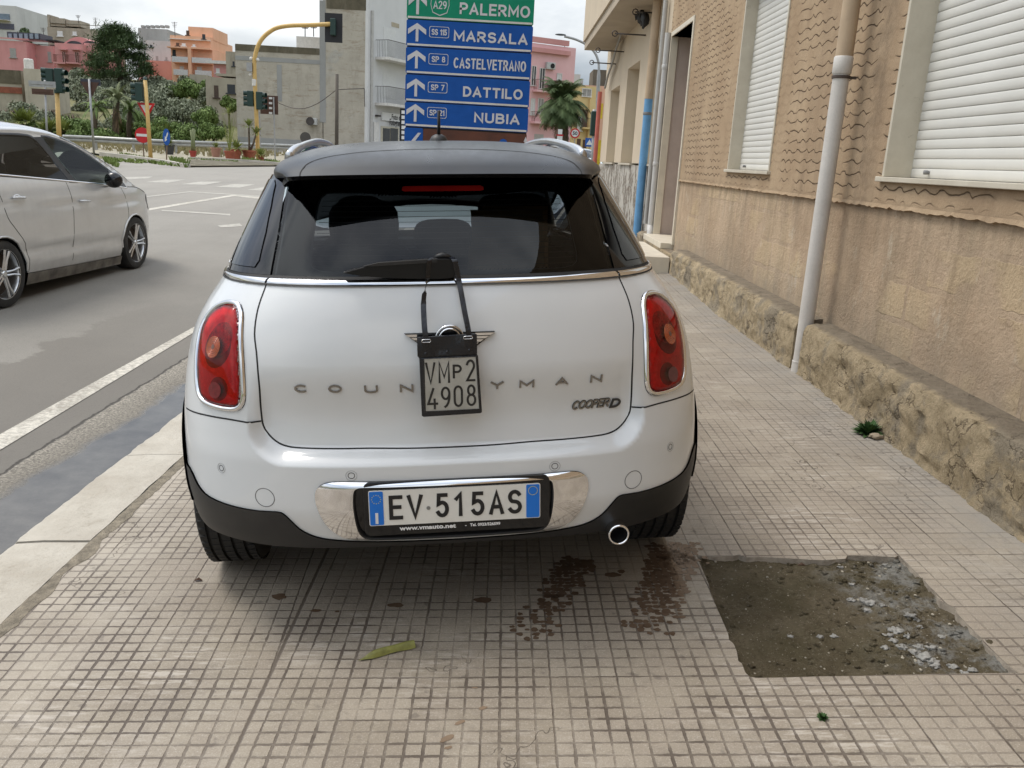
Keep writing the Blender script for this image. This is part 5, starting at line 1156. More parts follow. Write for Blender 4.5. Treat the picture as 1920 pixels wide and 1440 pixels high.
# ------------------------------------------------------------------ facades traced on upright planes
class Facade:
    """upright plane through (X, Y) whose wall runs along direction ang (0 = across the view)"""
    def __init__(s, X, Y, ang, name, label, cat='house'):
        s.o = Vector((X, Y, 0)); s.d = Vector((math.cos(ang), math.sin(ang), 0)); s.n = Vector((math.sin(ang), -math.cos(ang), 0))
        s.T = Matrix(((s.d.x, -s.n.x, 0, X), (s.d.y, -s.n.y, 0, Y), (0, 0, 1, 0), (0, 0, 0, 1)))
        s.root = thing(name, label, cat, mat=s.T)
    def uv(s, px, py):
        r = Vector(ray(px, py)); c = Vector((0, 0, H)); t = (s.o-c).dot(s.n)/r.dot(s.n); p = c+r*t; return ((p-s.o).dot(s.d), p.z)
    def box(s, name, p0, p1, y0, y1, mat, par=None, z0=None):
        u0, z1 = s.uv(*p0); u1, zb = s.uv(*p1); zb = zb if z0 is None else z0
        mb = MB(); mb.box(min(u0, u1), max(u0, u1), y0, y1, min(zb, z1), max(zb, z1)); o = mb.build(name, mat, par or s.root); return o
    def win(s, p0, p1, mat, frame=None, sill=True, name='window'):
        u0, z1 = s.uv(*p0); u1, z0 = s.uv(*p1); u0, u1 = min(u0, u1), max(u0, u1); w = u1-u0
        mb = MB(); mb.box(u0, u1, -.02, .05, z0, z1); o = mb.build(name, mat, s.root)
        if frame:
            mb = MB(); e = min(.10, w*.12)
            for a in ((u0-e, u0, z0-.0, z1+e), (u1, u1+e, z0-.0, z1+e), (u0, u1, z1, z1+e)): mb.box(a[0], a[1], -.07, .04, a[2], a[3])
            mb.box((u0+u1)/2-.03, (u0+u1)/2+.03, -.045, .04, z0, z1); mb.build('window_frame', frame, o)
        if sill: mb = MB(); mb.box(u0-.12, u1+.12, -.14, .04, z0-.10, z0-.003); mb.build('window_sill', frame or mat, o)
        return o
    def balcony(s, p0, p1, dep, mat, rail, hgt=1.0, solid=None):
        """p0 left end and p1 right end of the slab underside"""
        u0, z0 = s.uv(*p0); u1, z1 = s.uv(*p1); z = (z0+z1)/2; u0, u1 = min(u0, u1), max(u0, u1)
        mb = MB(); mb.box(u0, u1, -dep, 0, z, z+.18); b = mb.build('balcony', mat, s.root)
        if solid: mb = MB(); mb.box(u0, u1, -dep-.01, -dep+.08, z+.185, z+hgt); mb.build('parapet', solid, b); return b
        mb = MB(); n = max(2, int((u1-u0)/.13))
        for k in range(n+1): u = u0+.02+(u1-u0-.04)*k/n; mb.box(u-.009, u+.009, -dep+.03, -dep+.048, z+.18, z+hgt)
        for u in (u0+.02, u1-.02):
            for k in range(1, int(dep/.13)): mb.box(u-.009, u+.009, -dep+.13*k, -dep+.13*k+.018, z+.18, z+hgt)
            mb.box(u-.02, u+.02, -dep+.02, 0, z+hgt, z+hgt+.03)
        mb.box(u0, u1, -dep+.015, -dep+.06, z+hgt, z+hgt+.035); mb.build('railing', rail, b); return b
def wallmat(name, a, b, st=.35, stc=None, sc=.35, bump=.2):
    t = NT(name); c = t.ramp(t.noise(sc, 8, .7), .3, .7, a, b); stc = stc or tuple(q*.35 for q in a)
    v = t.noise(.5, 7, .7, v=t.scaled(2.2, 2.2, .5)); c = t.mix(t.ramp(v, .5, .74, (0, 0, 0), (st,)*3), c, stc)
    return t.pbr(c, .92, 0, t.bump(t.noise(4, 6), bump, .05), **{'Specular IOR Level': .2})
DKW = M('dark_window', (.035, .038, .042), .25, var=.3, sc=1); SHB = M('brown_shutters', (.10, .055, .035), .7); WHS = M('white_shutters', (.62, .62, .60), .6, var=.06)
SHG = M('grey_shutters', (.30, .29, .27), .7); IRON = M('iron_rail', (.07, .06, .055), .6, .3); IRONR = M('rusty_rail', (.16, .075, .055), .7); CONC = wallmat('concrete', (.28, .265, .235), (.38, .36, .32)); WTRIM = M('white_trim', (.62, .60, .56), .8)
YELP = M('yellow_pole_paint', (.55, .36, .12), .5, var=.12, sc=3)
# tall house with a bare end wall
YE = 62.
E1 = atY(690, 290, YE); 
def m_end():
    t = NT('bare_end_wall'); x, y, z = t.sep()[:3]; c = t.ramp(t.noise(.55, 9, .68), .3, .7, (.35, .32, .265), (.49, .45, .375))
    c = t.mix(t.ramp(t.noise(.8, 8, .8, v=t.scaled(2.0, 1, .8)), .5, .62, (0, 0, 0), (.55,)*3), c, (.30, .27, .22)); c = t.mix(t.ramp(t.noise(.9, 8, .8, v=t.scaled(.6, 1, 3.)), .53, .62, (0, 0, 0), (.75,)*3), c, (.27, .22, .16))
    c = t.mix(t.ramp(t.noise(.28, 6, .7), .56, .62, (0, 0, 0), (.5,)*3), c, (.34, .34, .32))
    return t.pbr(c, .95, 0, t.bump(t.noise(2, 8, .75), .5, .08), **{'Specular IOR Level': .2})
ENDW = m_end(); ENDG = wallmat('grey_render_patch', (.26, .26, .25), (.33, .33, .315), .1)
DAMP = wallmat('mouldy_parapet', (.075, .065, .045), (.15, .13, .09), .5, (.30, .27, .21), 1.2)
th = Facade(E1[0], YE, 0., 'tall_house', 'tall house with blotchy bare end wall, white balconied front and a shop sign')
g0 = gz(-15, 62)-1.
th.box('end_wall', (605, -130), (690, 300), 0, .4, ENDW, z0=g0); th.box('end_wall', (440.5, 84), (605, 300), .0, .4, ENDW, z0=g0)
u0, zt = th.uv(605, -130); _, zl = th.uv(441, 84); ul, _ = th.uv(441, 84)
mb = MB(); mb.box(u0, -.01, .4, 14, g0, zt-.05); mb.build('house_core', ENDW, th.root); mb = MB(); mb.box(ul, u0-.001, .4, 12, g0, zl-.3); mb.build('low_wing', ENDW, th.root)
th.box('mouldy_band', (441, 82), (599, 103), -.03, -.002, DAMP)
for a, b_ in (((441, 104), (600, 121)), ((519, 121), (529, 190)), ((599, 0), (611, 230)), ((446, 256), (600, 278))): th.box('render_patch', a, b_, -.022, -.002, ENDG)
th.box('mouldy_patch', (612, -60), (688, 20), -.02, -.003, DAMP)
th.box('rooftop_room', (539, 58), (598, 84), 2.5, 6, WTRIM)
FRW = wallmat('white_front', (.56, .56, .55), (.66, .66, .65), .06)
# the front runs away from the corner to the right
ang = R(63)
ff = Facade(E1[0], YE, ang, 'house_front', 'x'); fr_ = ff.root
ff.root.parent = th.root; ff.root.matrix_parent_inverse = th.T.inverted(); del ff.root['label']; del ff.root['category']; ff.root.name = 'front_wing'
ff.box('front_wall', (691, -30), (800, 300), 0, 2.6, FRW, z0=g0)
mb = MB(); mb.tube([(.25, -.08, g0), (.25, -.08, ff.uv(697, 20)[1])], .10, 8); mb.build('downpipe', PGREY, fr_)
def frontpart(o): return o
ff.win((719, 50), (741, 107), WHS, None, False, 'balcony_door'); ff.win((718, 136), (741, 186), WHS, None, False, 'balcony_door')
ff.win((734, 41), (748, 53), M('vent_stone', (.40, .35, .26), .9), None, False, 'vent')
ff.balcony((704, 110), (775, 128), 1.1, WTRIM, IRON, 1.25); ff.balcony((703, 194), (775, 210), 1.1, WTRIM, IRON, 1.25)
sg_ = ff.box('shop_sign', (714, 210), (748, 229), -.14, -.02, M('sign_white', (.70, .70, .68), .5, var=.03))
u0_, z1_ = ff.uv(716, 213); u1_, z0_ = ff.uv(746, 228); INK = M('sign_ink', (.03, .03, .035), .6)
text_part('shop_lettering', 'Fotogramma 5', .62, INK, ff.root, Matrix.Translation((u0_+.75, -.15, z1_-.72)), .62, .012, .004)
text_part('shop_lettering', 'Foto e Video', .52, INK, ff.root, Matrix.Translation((u0_+1.0, -.15, z0_+.10)), .8, .008, .004)
ff.box('shop_door', (714, 236), (747, 275), -.05, .02, M('shop_frame', (.50, .46, .36), .6), z0=g0); ff.box('shop_glass', (717, 240), (729, 290), -.08, -.052, DKW, z0=g0); ff.box('shop_glass', (731, 240), (744, 290), -.08, -.052, DKW, z0=g0)
ff.box('shop_poster', (700, 228), (709, 268), -.07, -.02, WTRIM); ff.box('awning_light', (703, 215), (708, 219), -.3, -.02, IRON)
mb = MB(); u_, z_ = th.uv(578, 221); u2, z2 = th.uv(596, 235); mb.box(u_, u2, -.45, -.02, z2, z_); ac = mb.build('air_conditioner', M('ac_white', (.45, .45, .43), .6), th.root); bevel(ac, .03); mb = MB(); mb.lathe([(0, 0), (.28, 0), (.28, .03)], 16, Matrix.Translation(((u_+u2)/2-.1, -.46, (z_+z2)/2)) @ Matrix.Rotation(R(90), 4, 'X')); mb.build('fan_grille', IRON, ac)
# utility pole and bare sapling in front of the wall
def at_g(px, Y):
    lo, hi = -200., 200.; x = (px-960)/1600*Y
    for _ in range(6): x = x; 
    # point above column px at depth Y, on the ground
    py = 300
    for _ in range(8):
        X_, _, Z_ = atY(px, py, Y); g = gz(X_, Y); py += (Z_-g)/Y*1600*.97
    return (X_, Y, g)
def pole(name, label, cat, base, top, r0, r1, mat, Y, group=None, seg=10):
    b = Vector(base); t = Vector(atY(*top, Y)); o = thing(name, label, cat, tuple(b), group=group); mb = MB(); mb.tube([(0, 0, -.1), tuple(t-b)], [r0, r1], seg); mb.build('pole', mat, o, smooth=True); return o, t-b
wp, _ = pole('telegraph_pole', 'thin weathered telegraph pole standing before the bare end wall', 'pole', at_g(631, 58), (632, 139), .13, .10, M('weathered_wood', (.10, .085, .07), .9), 58)
mb = MB(); a = Vector(atY(631, 168, 58)); b_ = Vector(atY(516, 190, 61.8)); c_ = Vector(atY(683, 166, 61.8))
mb.tube([tuple(a.lerp(b_, t)-Vector((0, 0, .8*math.sin(t*math.pi)))) for t in [k/10 for k in range(11)]], .025, 4); mb.tube([tuple(a), tuple(c_), tuple(Vector(atY(684, 200, 61.8)))], .025, 4)
tag(mb.build('overhead_wire', IRON), 'thin dark wire sagging from the telegraph pole across the bare wall', 'wire')
# ------------------------------------------------------------------ vegetation
def leafmat(name, a, b, back=None):
    t = NT(name); g = t.n('ShaderNodeNewGeometry'); c = t.ramp(t.noise(.9, 5, .7), .3, .7, a, b); rp = t.n('ShaderNodeObjectInfo')
    c = t.mix(t.ma('MULTIPLY', t.n('ShaderNodeTexWhiteNoise', {0: g.outputs['Position']}).outputs[0], .0), c, a)
    return t.pbr(c, .65, 0, None, **{'Specular IOR Level': .25})
OLIVE = leafmat('olive_leaves', (.12, .140, .085), (.24, .26, .175)); BUSH = leafmat('bush_leaves', (.07, .12, .03), (.19, .255, .075)); PINE = leafmat('pine_needles', (.04, .07, .028), (.12, .17, .075)); PALM = leafmat('palm_fronds', (.030, .055, .018), (.11, .15, .055)); YUC = leafmat('yucca_leaves', (.12, .16, .035), (.30, .32, .10)); PALE = leafmat('pale_shrub', (.13, .16, .075), (.24, .26, .14)); DRYF = leafmat('dry_fronds', (.11, .070, .035), (.22, .15, .085)); BARK = M('bark', (.10, .075, .05), .95, var=.3, bump=.6); WEED = leafmat('weeds', (.07, .12, .02), (.20, .25, .07))
def crown_mesh(rad, n, leaf, rng, lumps=9, flatb=.6, asp=1.6):
    rx, ry, rz = rad; mb = MB(); L_ = []
    for _ in range(lumps):
        v = Vector((rng.gauss(0, 1), rng.gauss(0, 1), rng.gauss(0, 1))).normalized()*rng.uniform(.35, .72); v.z = v.z if v.z > 0 else v.z*flatb; L_.append((v, rng.uniform(.28, .5)))
    for _ in range(n):
        c, r_ = rng.choice(L_); v = Vector((rng.gauss(0, 1), rng.gauss(0, 1), rng.gauss(0, 1))).normalized(); p = c+v*r_*rng.uniform(.55, 1.05)
        p = Vector((p.x*rx, p.y*ry, p.z*rz)); a = Vector((rng.gauss(0, 1), rng.gauss(0, 1), rng.gauss(0, 1))).normalized(); nn = (v+a*.8).normalized(); u = nn.cross(Vector((0, 0, 1))+a*.4).normalized(); w = nn.cross(u); s = leaf*rng.uniform(.6, 1.4)
        mb.quad(p-u*s*.5, p-w*s*asp*.5, p+u*s*.5, p+w*s*asp*.5)
    return mb
_crowns = {}
def tree(name, label, cat, base, hgt, rad, mat, trunk=.15, n=2600, leaf=.22, seed=0, group=None, lean=0., lumps=9, trunk_h=None):
    rng = random.Random(seed*7+1); o = thing(name, label, cat, base, group=group); th_ = trunk_h if trunk_h is not None else max(.3, hgt-rad[2]*1.5)
    mb = MB(); mb.tube([(0, 0, -.3), (lean*.3, .05, th_*.5), (lean, 0, th_), (lean*1.1, .05, hgt-rad[2])], [trunk, trunk*.85, trunk*.7, trunk*.3], 7)
    for k in range(5): a = rng.uniform(0, 6.28); mb.tube([(lean, 0, th_*.9), (lean+math.cos(a)*rad[0]*.3, math.sin(a)*rad[1]*.3, th_+rad[2]*.4), (lean+math.cos(a)*rad[0]*.6, math.sin(a)*rad[1]*.6, hgt-rad[2]*.7)], [trunk*.55, trunk*.35, trunk*.12], 5)
    mb.build('trunk', BARK, o, smooth=True)
    cm = crown_mesh(rad, n, leaf, rng, lumps); c = cm.build('crown', mat, o, fixn=False); c.location = (lean, 0, hgt-rad[2]); return o
def treepx(px, ytop, ybase, Y, wpx, **k):
    """tree whose crown spans wpx pixels at depth Y"""
    b = atY(px, ybase, Y); t = atY(px, ytop, Y); base = (b[0], Y, gz(b[0], Y)); hgt = t[2]-base[2]; r = wpx/1600*Y/2*1.02; rz = k.pop('rz', None) or r*.78; k.setdefault('leaf', .0017*Y); return tree(base=base, hgt=max(hgt, .5), rad=(r, r*.8, rz), **k)
og = 'grey green olive trees on the slope'
OL = [(135,212,255,66,90),(205,196,250,68,90),(255,188,245,70,90),(330,183,240,72,110),(395,190,245,70,90),(170,176,230,80,80),(215,165,225,84,90),(270,160,220,86,100),(315,168,225,82,90),(190,140,200,98,90),(235,135,195,100,100),(150,155,210,92,80),(290,140,195,100,90),(60,190,240,70,80),(20,205,250,68,70),(95,200,250,70,70)]
def where(px): return ['at the left edge', 'behind the grey sign backs', 'behind the leftmost yellow pole', 'behind the triangular sign back', 'left of the pine trunk', 'under the pine', 'above the yield sign', 'below the coral wall', 'below the orange flats', 'beside the stone ruin', 'beside the bare end wall'][min(10, max(0, int(px/42)))]
SEEN_ = []
def tier(Y): return 'lowest' if Y < 70 else ('low' if Y < 78 else ('middle' if Y < 88 else 'uppermost'))
OL += [(215,143,185,98,70),(240,150,190,96,60),(195,150,190,95,60),(135,130,190,106,60),(160,127,190,108,60),(190,124,190,106,60),(250,130,190,104,70),(285,138,190,104,60),(315,143,190,100,60),(345,140,190,104,50),(110,136,190,104,60),(60,175,235,78,80),(180,150,210,90,90),(300,150,205,90,80),(345,170,225,80,80),(400,165,215,86,60),(110,150,205,92,80),(260,178,235,76,90),(60,150,200,90,70)]
for i, (px, yt, yb, Y, w) in enumerate(OL):
    treepx(px, yt, yb, Y, w, name='olive_tree', label=f'grey green olive tree on the {tier(Y)} terrace {where(px)}'+['', ', the farther one', ', the nearest one', ', the fourth one', ', the fifth one'][min(4, sum(k == (tier(Y), where(px)) for k in SEEN_))] + (SEEN_.append((tier(Y), where(px))) or ''), cat='tree', mat=OLIVE, n=5200, seed=i, group=og, trunk=.14)
BU = [(120,222,268,60,80),(165,215,265,60,70),(235,218,265,61,80),(290,215,262,60,80),(345,226,262,60,70),(382,196,252,63,60),(365,140,200,88,70),(400,145,185,88,60),(335,150,190,90,50),(150,225,270,59,60),(430,180,230,66,40),(70,225,262,60,60),(200,232,272,58,60),(310,240,275,57,60)]
for i, (px, yt, yb, Y, w) in enumerate(BU):
    treepx(px, yt, yb, Y, w, name='garden_bush', label=f'leafy green {"garden" if Y < 60 else "tall"} bush on the {tier(Y)} terrace {where(px)}', cat='bush', mat=BUSH, n=4800, seed=i+40, group='green bushes in the garden', trunk=.08)
treepx(400, 222, 258, 59, 62, name='small_tree', label='low spreading dark green tree on the lawn beside the bare end wall', cat='tree', mat=BUSH, n=4800, seed=77, trunk=.10, rz=.8)
def pine():
    px, Y = 225, 100; b = atY(px, 150, Y); g = gz(b[0], Y); t = atY(px, 47, Y)[2]; o = thing('pine_tree', 'large dark green pine rising above the slope beside the pink houses', 'tree', (b[0], Y, g)); Hh = t-g; rng = random.Random(5); mb = MB(); mb.tube([(0, 0, -.3), (0, 0, Hh*.5), (.2, 0, Hh*.9)], [.35, .25, .06], 8); mb.build('trunk', BARK, o, smooth=True)
    cm = MB(); zb = atY(px, 147, Y)[2]-g
    for k in range(72):
        f = (k+.5)/72; z = zb+(Hh-zb)*f*.94; prof = 3.7*math.sin(math.pi*min(1, .30+.7*f))**.8*(1-.25*f)+.3; a = rng.uniform(0, 6.28); rr = prof*rng.uniform(.55, 1.05); c = Vector((math.cos(a)*rr*.75, math.sin(a)*rr*.75, z)); sz = rng.uniform(.8, 1.35)
        for _ in range(200):
            v = Vector((rng.gauss(0, 1)*1.1, rng.gauss(0, 1)*1.1, rng.gauss(0, .45)))*sz*.46; p = c+v+Vector((math.cos(a), math.sin(a), .5))*.2; d = Vector((rng.gauss(0, 1), rng.gauss(0, 1), rng.gauss(.7, 1))).normalized(); s = d.cross(Vector((rng.random(), rng.random(), 1)))*.045
            cm.quad(p-s, p-d*.3, p+s, p+d*.3)
    cm.build('crown', PINE, o, fixn=False)
pine()
def frond(mb, p, a, el, ln, w, droop, rng, nseg=8, lf=10):
    pts = []; d = Vector((math.cos(a)*math.cos(el), math.sin(a)*math.cos(el), math.sin(el))); q = Vector(p)
    for i in range(nseg+1): pts.append(q.copy()); q = q+d*ln/nseg; d = (d+Vector((0, 0, -droop/nseg*(1+i*.25)))).normalized()
    for i in range(nseg):
        u = (pts[i+1]-pts[i]).normalized(); s = u.cross(Vector((0, 0, 1)));
        s = s.normalized() if s.length > .01 else Vector((1, 0, 0))
        wd = w*math.sin(math.pi*min(1, (i+1.2)/(nseg+1)))
        for k in range(lf):
            c = pts[i].lerp(pts[i+1], k/lf)
            for sg in (1, -1): e = c+(s*sg*.8+u*.55+Vector((0, 0, -.35))).normalized()*wd*rng.uniform(.8, 1.1); h = u*ln*.006; mb.quad(c-h, c+h, e+h*.3, e-h*.3)
        r = s*.02*ln/2; mb.quad(pts[i]-r, pts[i]+r, pts[i+1]+r, pts[i+1]-r)
def palm(name, label, px, ytop, ybase, Y, ln, nf, mat, skirt=0, tr=.22, seed=0, group=None, el=(-.3, 1.3), w=.35, hang=None):
    rng = random.Random(seed); b = atY(px, ybase, Y); g = gz(b[0], Y); t = atY(px, ytop, Y); o = thing(name, label, 'palm tree', (b[0], Y, g), group=group); hh = t[2]-g-ln*.42
    mb = MB(); mb.tube([(0, 0, -.2), (0, 0, hh*.5), (t[0]-b[0], 0, hh)], [tr*1.1, tr, tr*.9], 9); mb.build('trunk', BARK, o, smooth=True)
    mb = MB()
    for k in range(nf): frond(mb, (t[0]-b[0], 0, hh), rng.uniform(0, 6.28), rng.uniform(*el), ln*rng.uniform(.8, 1.1), w*ln, rng.uniform(.9, 1.8), rng)
    mb.build('crown', mat, o, fixn=False)
    if skirt:
        mb = MB()
        for k in range(skirt): z = hh-rng.uniform(0, hang or hh*.5); frond(mb, (t[0]-b[0], 0, z), rng.uniform(0, 6.28), rng.uniform(-1.35, -.8), ln*rng.uniform(.5, .8), w*ln*.6, .5, rng, 6, 6)
        mb.build('dead_fronds', DRYF, o, fixn=False)
    return o
palm('street_palm', 'fan palm with a shaggy brown skirt of dead fronds before the pink house', 1055, 168, 300, 56, 2.1, 85, PALM, 90, .30, 3, el=(-.55, 1.4), w=.34, hang=2.6)
palm('date_palm', 'palm with arching fronds left of the grey sign post trunk', 180, 180, 262, 58, 1.5, 22, BUSH, 4, .14, 4, w=.14); palm('date_palm', 'bushy palm of several stems at the middle of the garden', 218, 172, 262, 59, 1.5, 30, PALE, 16, .2, 5, w=.16, el=(.2, 1.5)); palm('date_palm', 'palm with dark feathery fronds behind the yield sign', 243, 188, 262, 60, 1.5, 24, BUSH, 6, .16, 6, w=.15)
def spiky(mb, p, r, n, rng, wd=.05, up=(-.2, 1.4)):
    for _ in range(n):
        a = rng.uniform(0, 6.28); e = rng.uniform(*up); d = Vector((math.cos(a)*math.cos(e), math.sin(a)*math.cos(e), math.sin(e))); s = d.cross(Vector((0, 0, 1)));
        s = (s.normalized() if s.length > .01 else Vector((1, 0, 0)))*wd*r; m_ = Vector(p)+d*r*.5; t = Vector(p)+d*r*rng.uniform(.8, 1.1)+Vector((0, 0, -.15*r)); mb.quad(p, m_-s, t, m_+s)
def yucca(label, px, ytop, ybase, Y, r, heads=1, mat=YUC, cat='yucca', seed=0, group=None, name='yucca'):
    rng = random.Random(seed); b = atY(px, ybase, Y); g = gz(b[0], Y); t = atY(px, ytop, Y); o = thing(name, label, cat, (b[0], Y, g), group=group); hh = t[2]-g-r; tm = MB(); lm = MB()
    for k in range(heads):
        dx = rng.uniform(-1, 1)*r*.9*(k > 0); h = hh*(1-.25*k*rng.random()); tm.tube([(0, 0, -.1), (dx*.5, 0, h*.6), (dx, 0, h)], [.09, .07, .05], 6); spiky(lm, Vector((dx, 0, h)), r, 90, rng)
    tm.build('trunk', BARK, o, smooth=True); lm.build('crown', mat, o, fixn=False); return o
for i, (px, yt, yb, Y, r, h_, lb) in enumerate(((46,195,262,60,1.1,3,'tall yellow green yucca above the roof of the silver car'),(97,212,262,59,1.1,3,'yellow green yucca beside the thick yellow pole'),(22,220,255,62,1.1,2,'yellow green yucca at the left edge of the garden'),(312,222,262,60,1.3,3,'yellow green yucca behind the blue arrow sign'),(285,225,262,61,1.0,2,'small yucca just right of the yield sign pole'))): yucca(lb, px, yt, yb, Y, r, h_, seed=i+9)
# weeds and grass along the island kerbs
mb = MB(); rng = random.Random(21)
for (xa, ya, xb, yb, n, hh) in ((195,300,265,306,70,.25),(255,303,340,312,60,.25),(225,292,280,300,40,.3),(322,306,352,314,60,.55),(352,300,450,305,80,.22),(455,302,525,308,60,.35),(200,303,222,314,50,.4),(290,275,345,283,40,.25),(560,285,600,289,30,.5)):
    for _ in range(int(n*1.6)):
        t_ = rng.random(); p = gp(xa+(xb-xa)*t_+rng.uniform(-4, 4), ya+(yb-ya)*t_+rng.uniform(-1.2, 1.2)); h = .55*hh*rng.uniform(.3, 1.1)
        for _k in range(3): a = rng.uniform(0, 6.28); d = Vector((math.cos(a)*.10, math.sin(a)*.10, h)); s = Vector((.03, 0, 0)); P = Vector(p); mb.quad(P-s, P+s, P+d+s*.3, P+d-s*.3)
tag(mb.build('weeds', WEED, fixn=False), kind='stuff')
mb = MB(); rng = random.Random(22)
for _ in range(1500):
    px, py = rng.uniform(120, 530), 0; X_ = rng.uniform(-30, -13); Y_ = rng.uniform(44, 57); 
    h = rng.uniform(.1, .35); P = Vector((X_, Y_, gz(X_, Y_)-.03))
    for _k in range(3): a = rng.uniform(0, 6.28); d = Vector((math.cos(a)*.08, math.sin(a)*.08, h)); s = Vector((.025, 0, 0)); mb.quad(P-s, P+s, P+d, P+d-s)
tag(mb.build('dry_grass_tufts', leafmat('straw', (.20, .17, .08), (.33, .28, .15)), fixn=False), kind='stuff')
# island kerbs and concrete
KC = M('pale_kerb', (.42, .39, .34), .9, var=.15, sc=2)
def kerbline(P, w=.25, h=.14):
    mb = MB(); pts = [gp(*p) for p in P]
    for a, b_ in zip(pts[:-1], pts[1:]):
        a, b_ = Vector(a), Vector(b_); d = (b_-a).normalized(); s = Vector((-d.y, d.x, 0))*w; 
        q = [a, b_, b_+s, a+s]; lo = [tuple(p-Vector((0, 0, .1))) for p in q]; hi = [tuple(p+Vector((0, 0, h))) for p in q]; mb.quad(*hi); 
        for i in range(4): mb.quad(lo[i-1], lo[i], hi[i], hi[i-1])
    return tag(mb.build('island_kerb', KC), kind='structure')
kerbline([(186,291),(240,297),(300,306),(345,314)]); kerbline([(352,300),(420,303),(470,306),(530,311)])
mb = MB(); P = [gp(*p) for p in ((150,285),(186,291),(240,297),(300,306),(345,314),(352,301),(420,303),(470,306),(560,312),(600,290),(450,287),(300,283),(150,270))]
for i in range(1, len(P)-1): pass
bm = bmesh.new(); bm.faces.new([bm.verts.new((p[0], p[1], gz(p[0], p[1])+.06)) for p in P]); bmesh.ops.triangulate(bm, faces=bm.faces); me = bpy.data.meshes.new('island'); bm.to_mesh(me); bm.free(); me.materials.append(M('dusty_island', (.30, .27, .20), .95, var=.25, sc=1.5)); io = bpy.data.objects.new('traffic_island', me); COL.objects.link(io); tag(io, kind='structure')
# crash barrier
def barrier(P, Y0=None):
    b = [Vector(gp(*p)) for p in P]; o = thing('crash_barrier', 'long galvanised crash barrier running behind the island and its flower pots', 'barrier', tuple(b[0])); mb = MB()
    prof = [(0, .42), (-.08, .47), (-.08, .53), (0, .57), (-.08, .62), (-.08, .68), (0, .73)]; rows = []
    for p in b:
        for y, z in prof: mb.v((p-b[0])+Vector((0, y, z)))
    m = len(prof)
    for i in range(len(b)-1):
        for k in range(m-1): q = i*m+k; mb.F.append([q, q+m, q+m+1, q+1]); mb.I.append(0)
    mb.build('rail', M('galvanised', (.36, .36, .34), .5, .4, var=.15), o, fixn=False)
    for a, c in zip(b[:-1], b[1:]):
        k = max(1, int((c-a).length/3))
        for i in range(k): p = a.lerp(c, i/k)-b[0]; mb = MB(); mb.box(p.x-.05, p.x+.05, p.y+.01, p.y+.1, p.z-.2, p.z+.70); mb.build('post', bpy.data.materials['galvanised'], o)
barrier([(120,281),(180,283),(250,287),(330,290),(420,292),(520,294),(590,296)])
# signs and lights
GRNB = M('dark_green_housing', (.010, .035, .028), .45, var=.1); GREYP = M('grey_post', (.33, .33, .33), .5, .3); BRN = M('brown_sign_back', (.075, .035, .022), .6, var=.2); LENSG = M('dull_lamp', (.18, .26, .22), .3)
def gbase(px, Y): 
    X_ = atY(px, 300, Y)[0]
    for py in (300,): X_ = atY(px, 300, Y)[0]
    return (X_, Y, gz(X_, Y))
def signal(o, px0, py0, px1, py1, Y, side=1, base=None):
    """three lamp traffic light head; side +1 hoods to the right, -1 to the left, 0 away"""
    a = Vector(atY(px0, py0, Y))-Vector(o.location); b = Vector(atY(px1, py1, Y))-Vector(o.location); w = .30; hh = abs(a.z-b.z); cx_ = (a.x+b.x)/2; z0 = min(a.z, b.z)
    mb = MB(); mb.box(cx_-w/2, cx_+w/2, -.14, .10, z0, z0+hh); h = mb.build('signal_head', GRNB, o); bevel(h, .03, 2)
    for k in range(3):
        z = z0+hh*(k+.5)/3; dr = Vector((side*.9, -.25 if side else 1, 0)).normalized(); st_ = Vector((cx_+side*w/2*.95, -.02 if side else .1, z))
        mb = MB(); T = Matrix.Translation(st_) @ dr.to_track_quat('Z', 'Y').to_matrix().to_4x4(); mb.lathe([(.105, 0), (.115, .2)], 14, T); mb.lathe([(0, .02), (.1, .02)], 14, T); mb.build('lamp_hood', GRNB, h, fixn=False)
def sign_disc(o, px, py, r, Y, mat, rim=None, parts=(), name='sign_plate', dy=-.06, squash=1.):
    c = Vector(atY(px, py, Y))-Vector(o.location); T = Matrix.Translation((c.x, c.y+dy, c.z)) @ Matrix.Rotation(R(90), 4, 'X'); mb = MB()
    P = [(r*squash*math.cos(2*math.pi*k/28), r*math.sin(2*math.pi*k/28)) for k in range(28)]; mb.prism(P, Matrix.Translation((c.x, c.y+dy, c.z)), .02); pl_ = mb.build(name, mat, o); return pl_, c
RED = M('sign_red', (.50, .012, .018), .4, var=.08); WHT = M('sign_white_face', (.66, .66, .65), .4, var=.05); BLU = M('sign_blue', (.008, .085, .36), .4, var=.1)
sp = thing('no_entry_sign', 'round red no entry sign with a white bar beside the yellow pole', 'sign', gbase(270, 38.3))
b0 = Vector(sp.location); c_ = Vector(atY(268, 253, 38.3))-b0; mb = MB(); mb.tube([(0, 0, -.1), (c_.x*.5, 0, c_.z*.5), (c_.x, 0, c_.z)], .03, 8); mb.build('post', M('rusty_post', (.16, .11, .07), .7), sp)
pl_, c = sign_disc(sp, 268, 253.5, .32, 38.3, RED); mb = MB(); mb.box(c.x-.25, c.x+.25, -.072, -.0605, c.z-.055, c.z+.055); mb.build('white_bar', WHT, pl_)
sp = thing('arrow_sign', 'round blue keep right sign with a white slanted arrow', 'sign', gbase(312, 38)); c_ = Vector(atY(313, 257, 38))-Vector(sp.location); mb = MB(); mb.tube([(0, 0, -.1), (c_.x, 0, c_.z)], .03, 8); mb.build('post', bpy.data.materials['rusty_post'], sp)
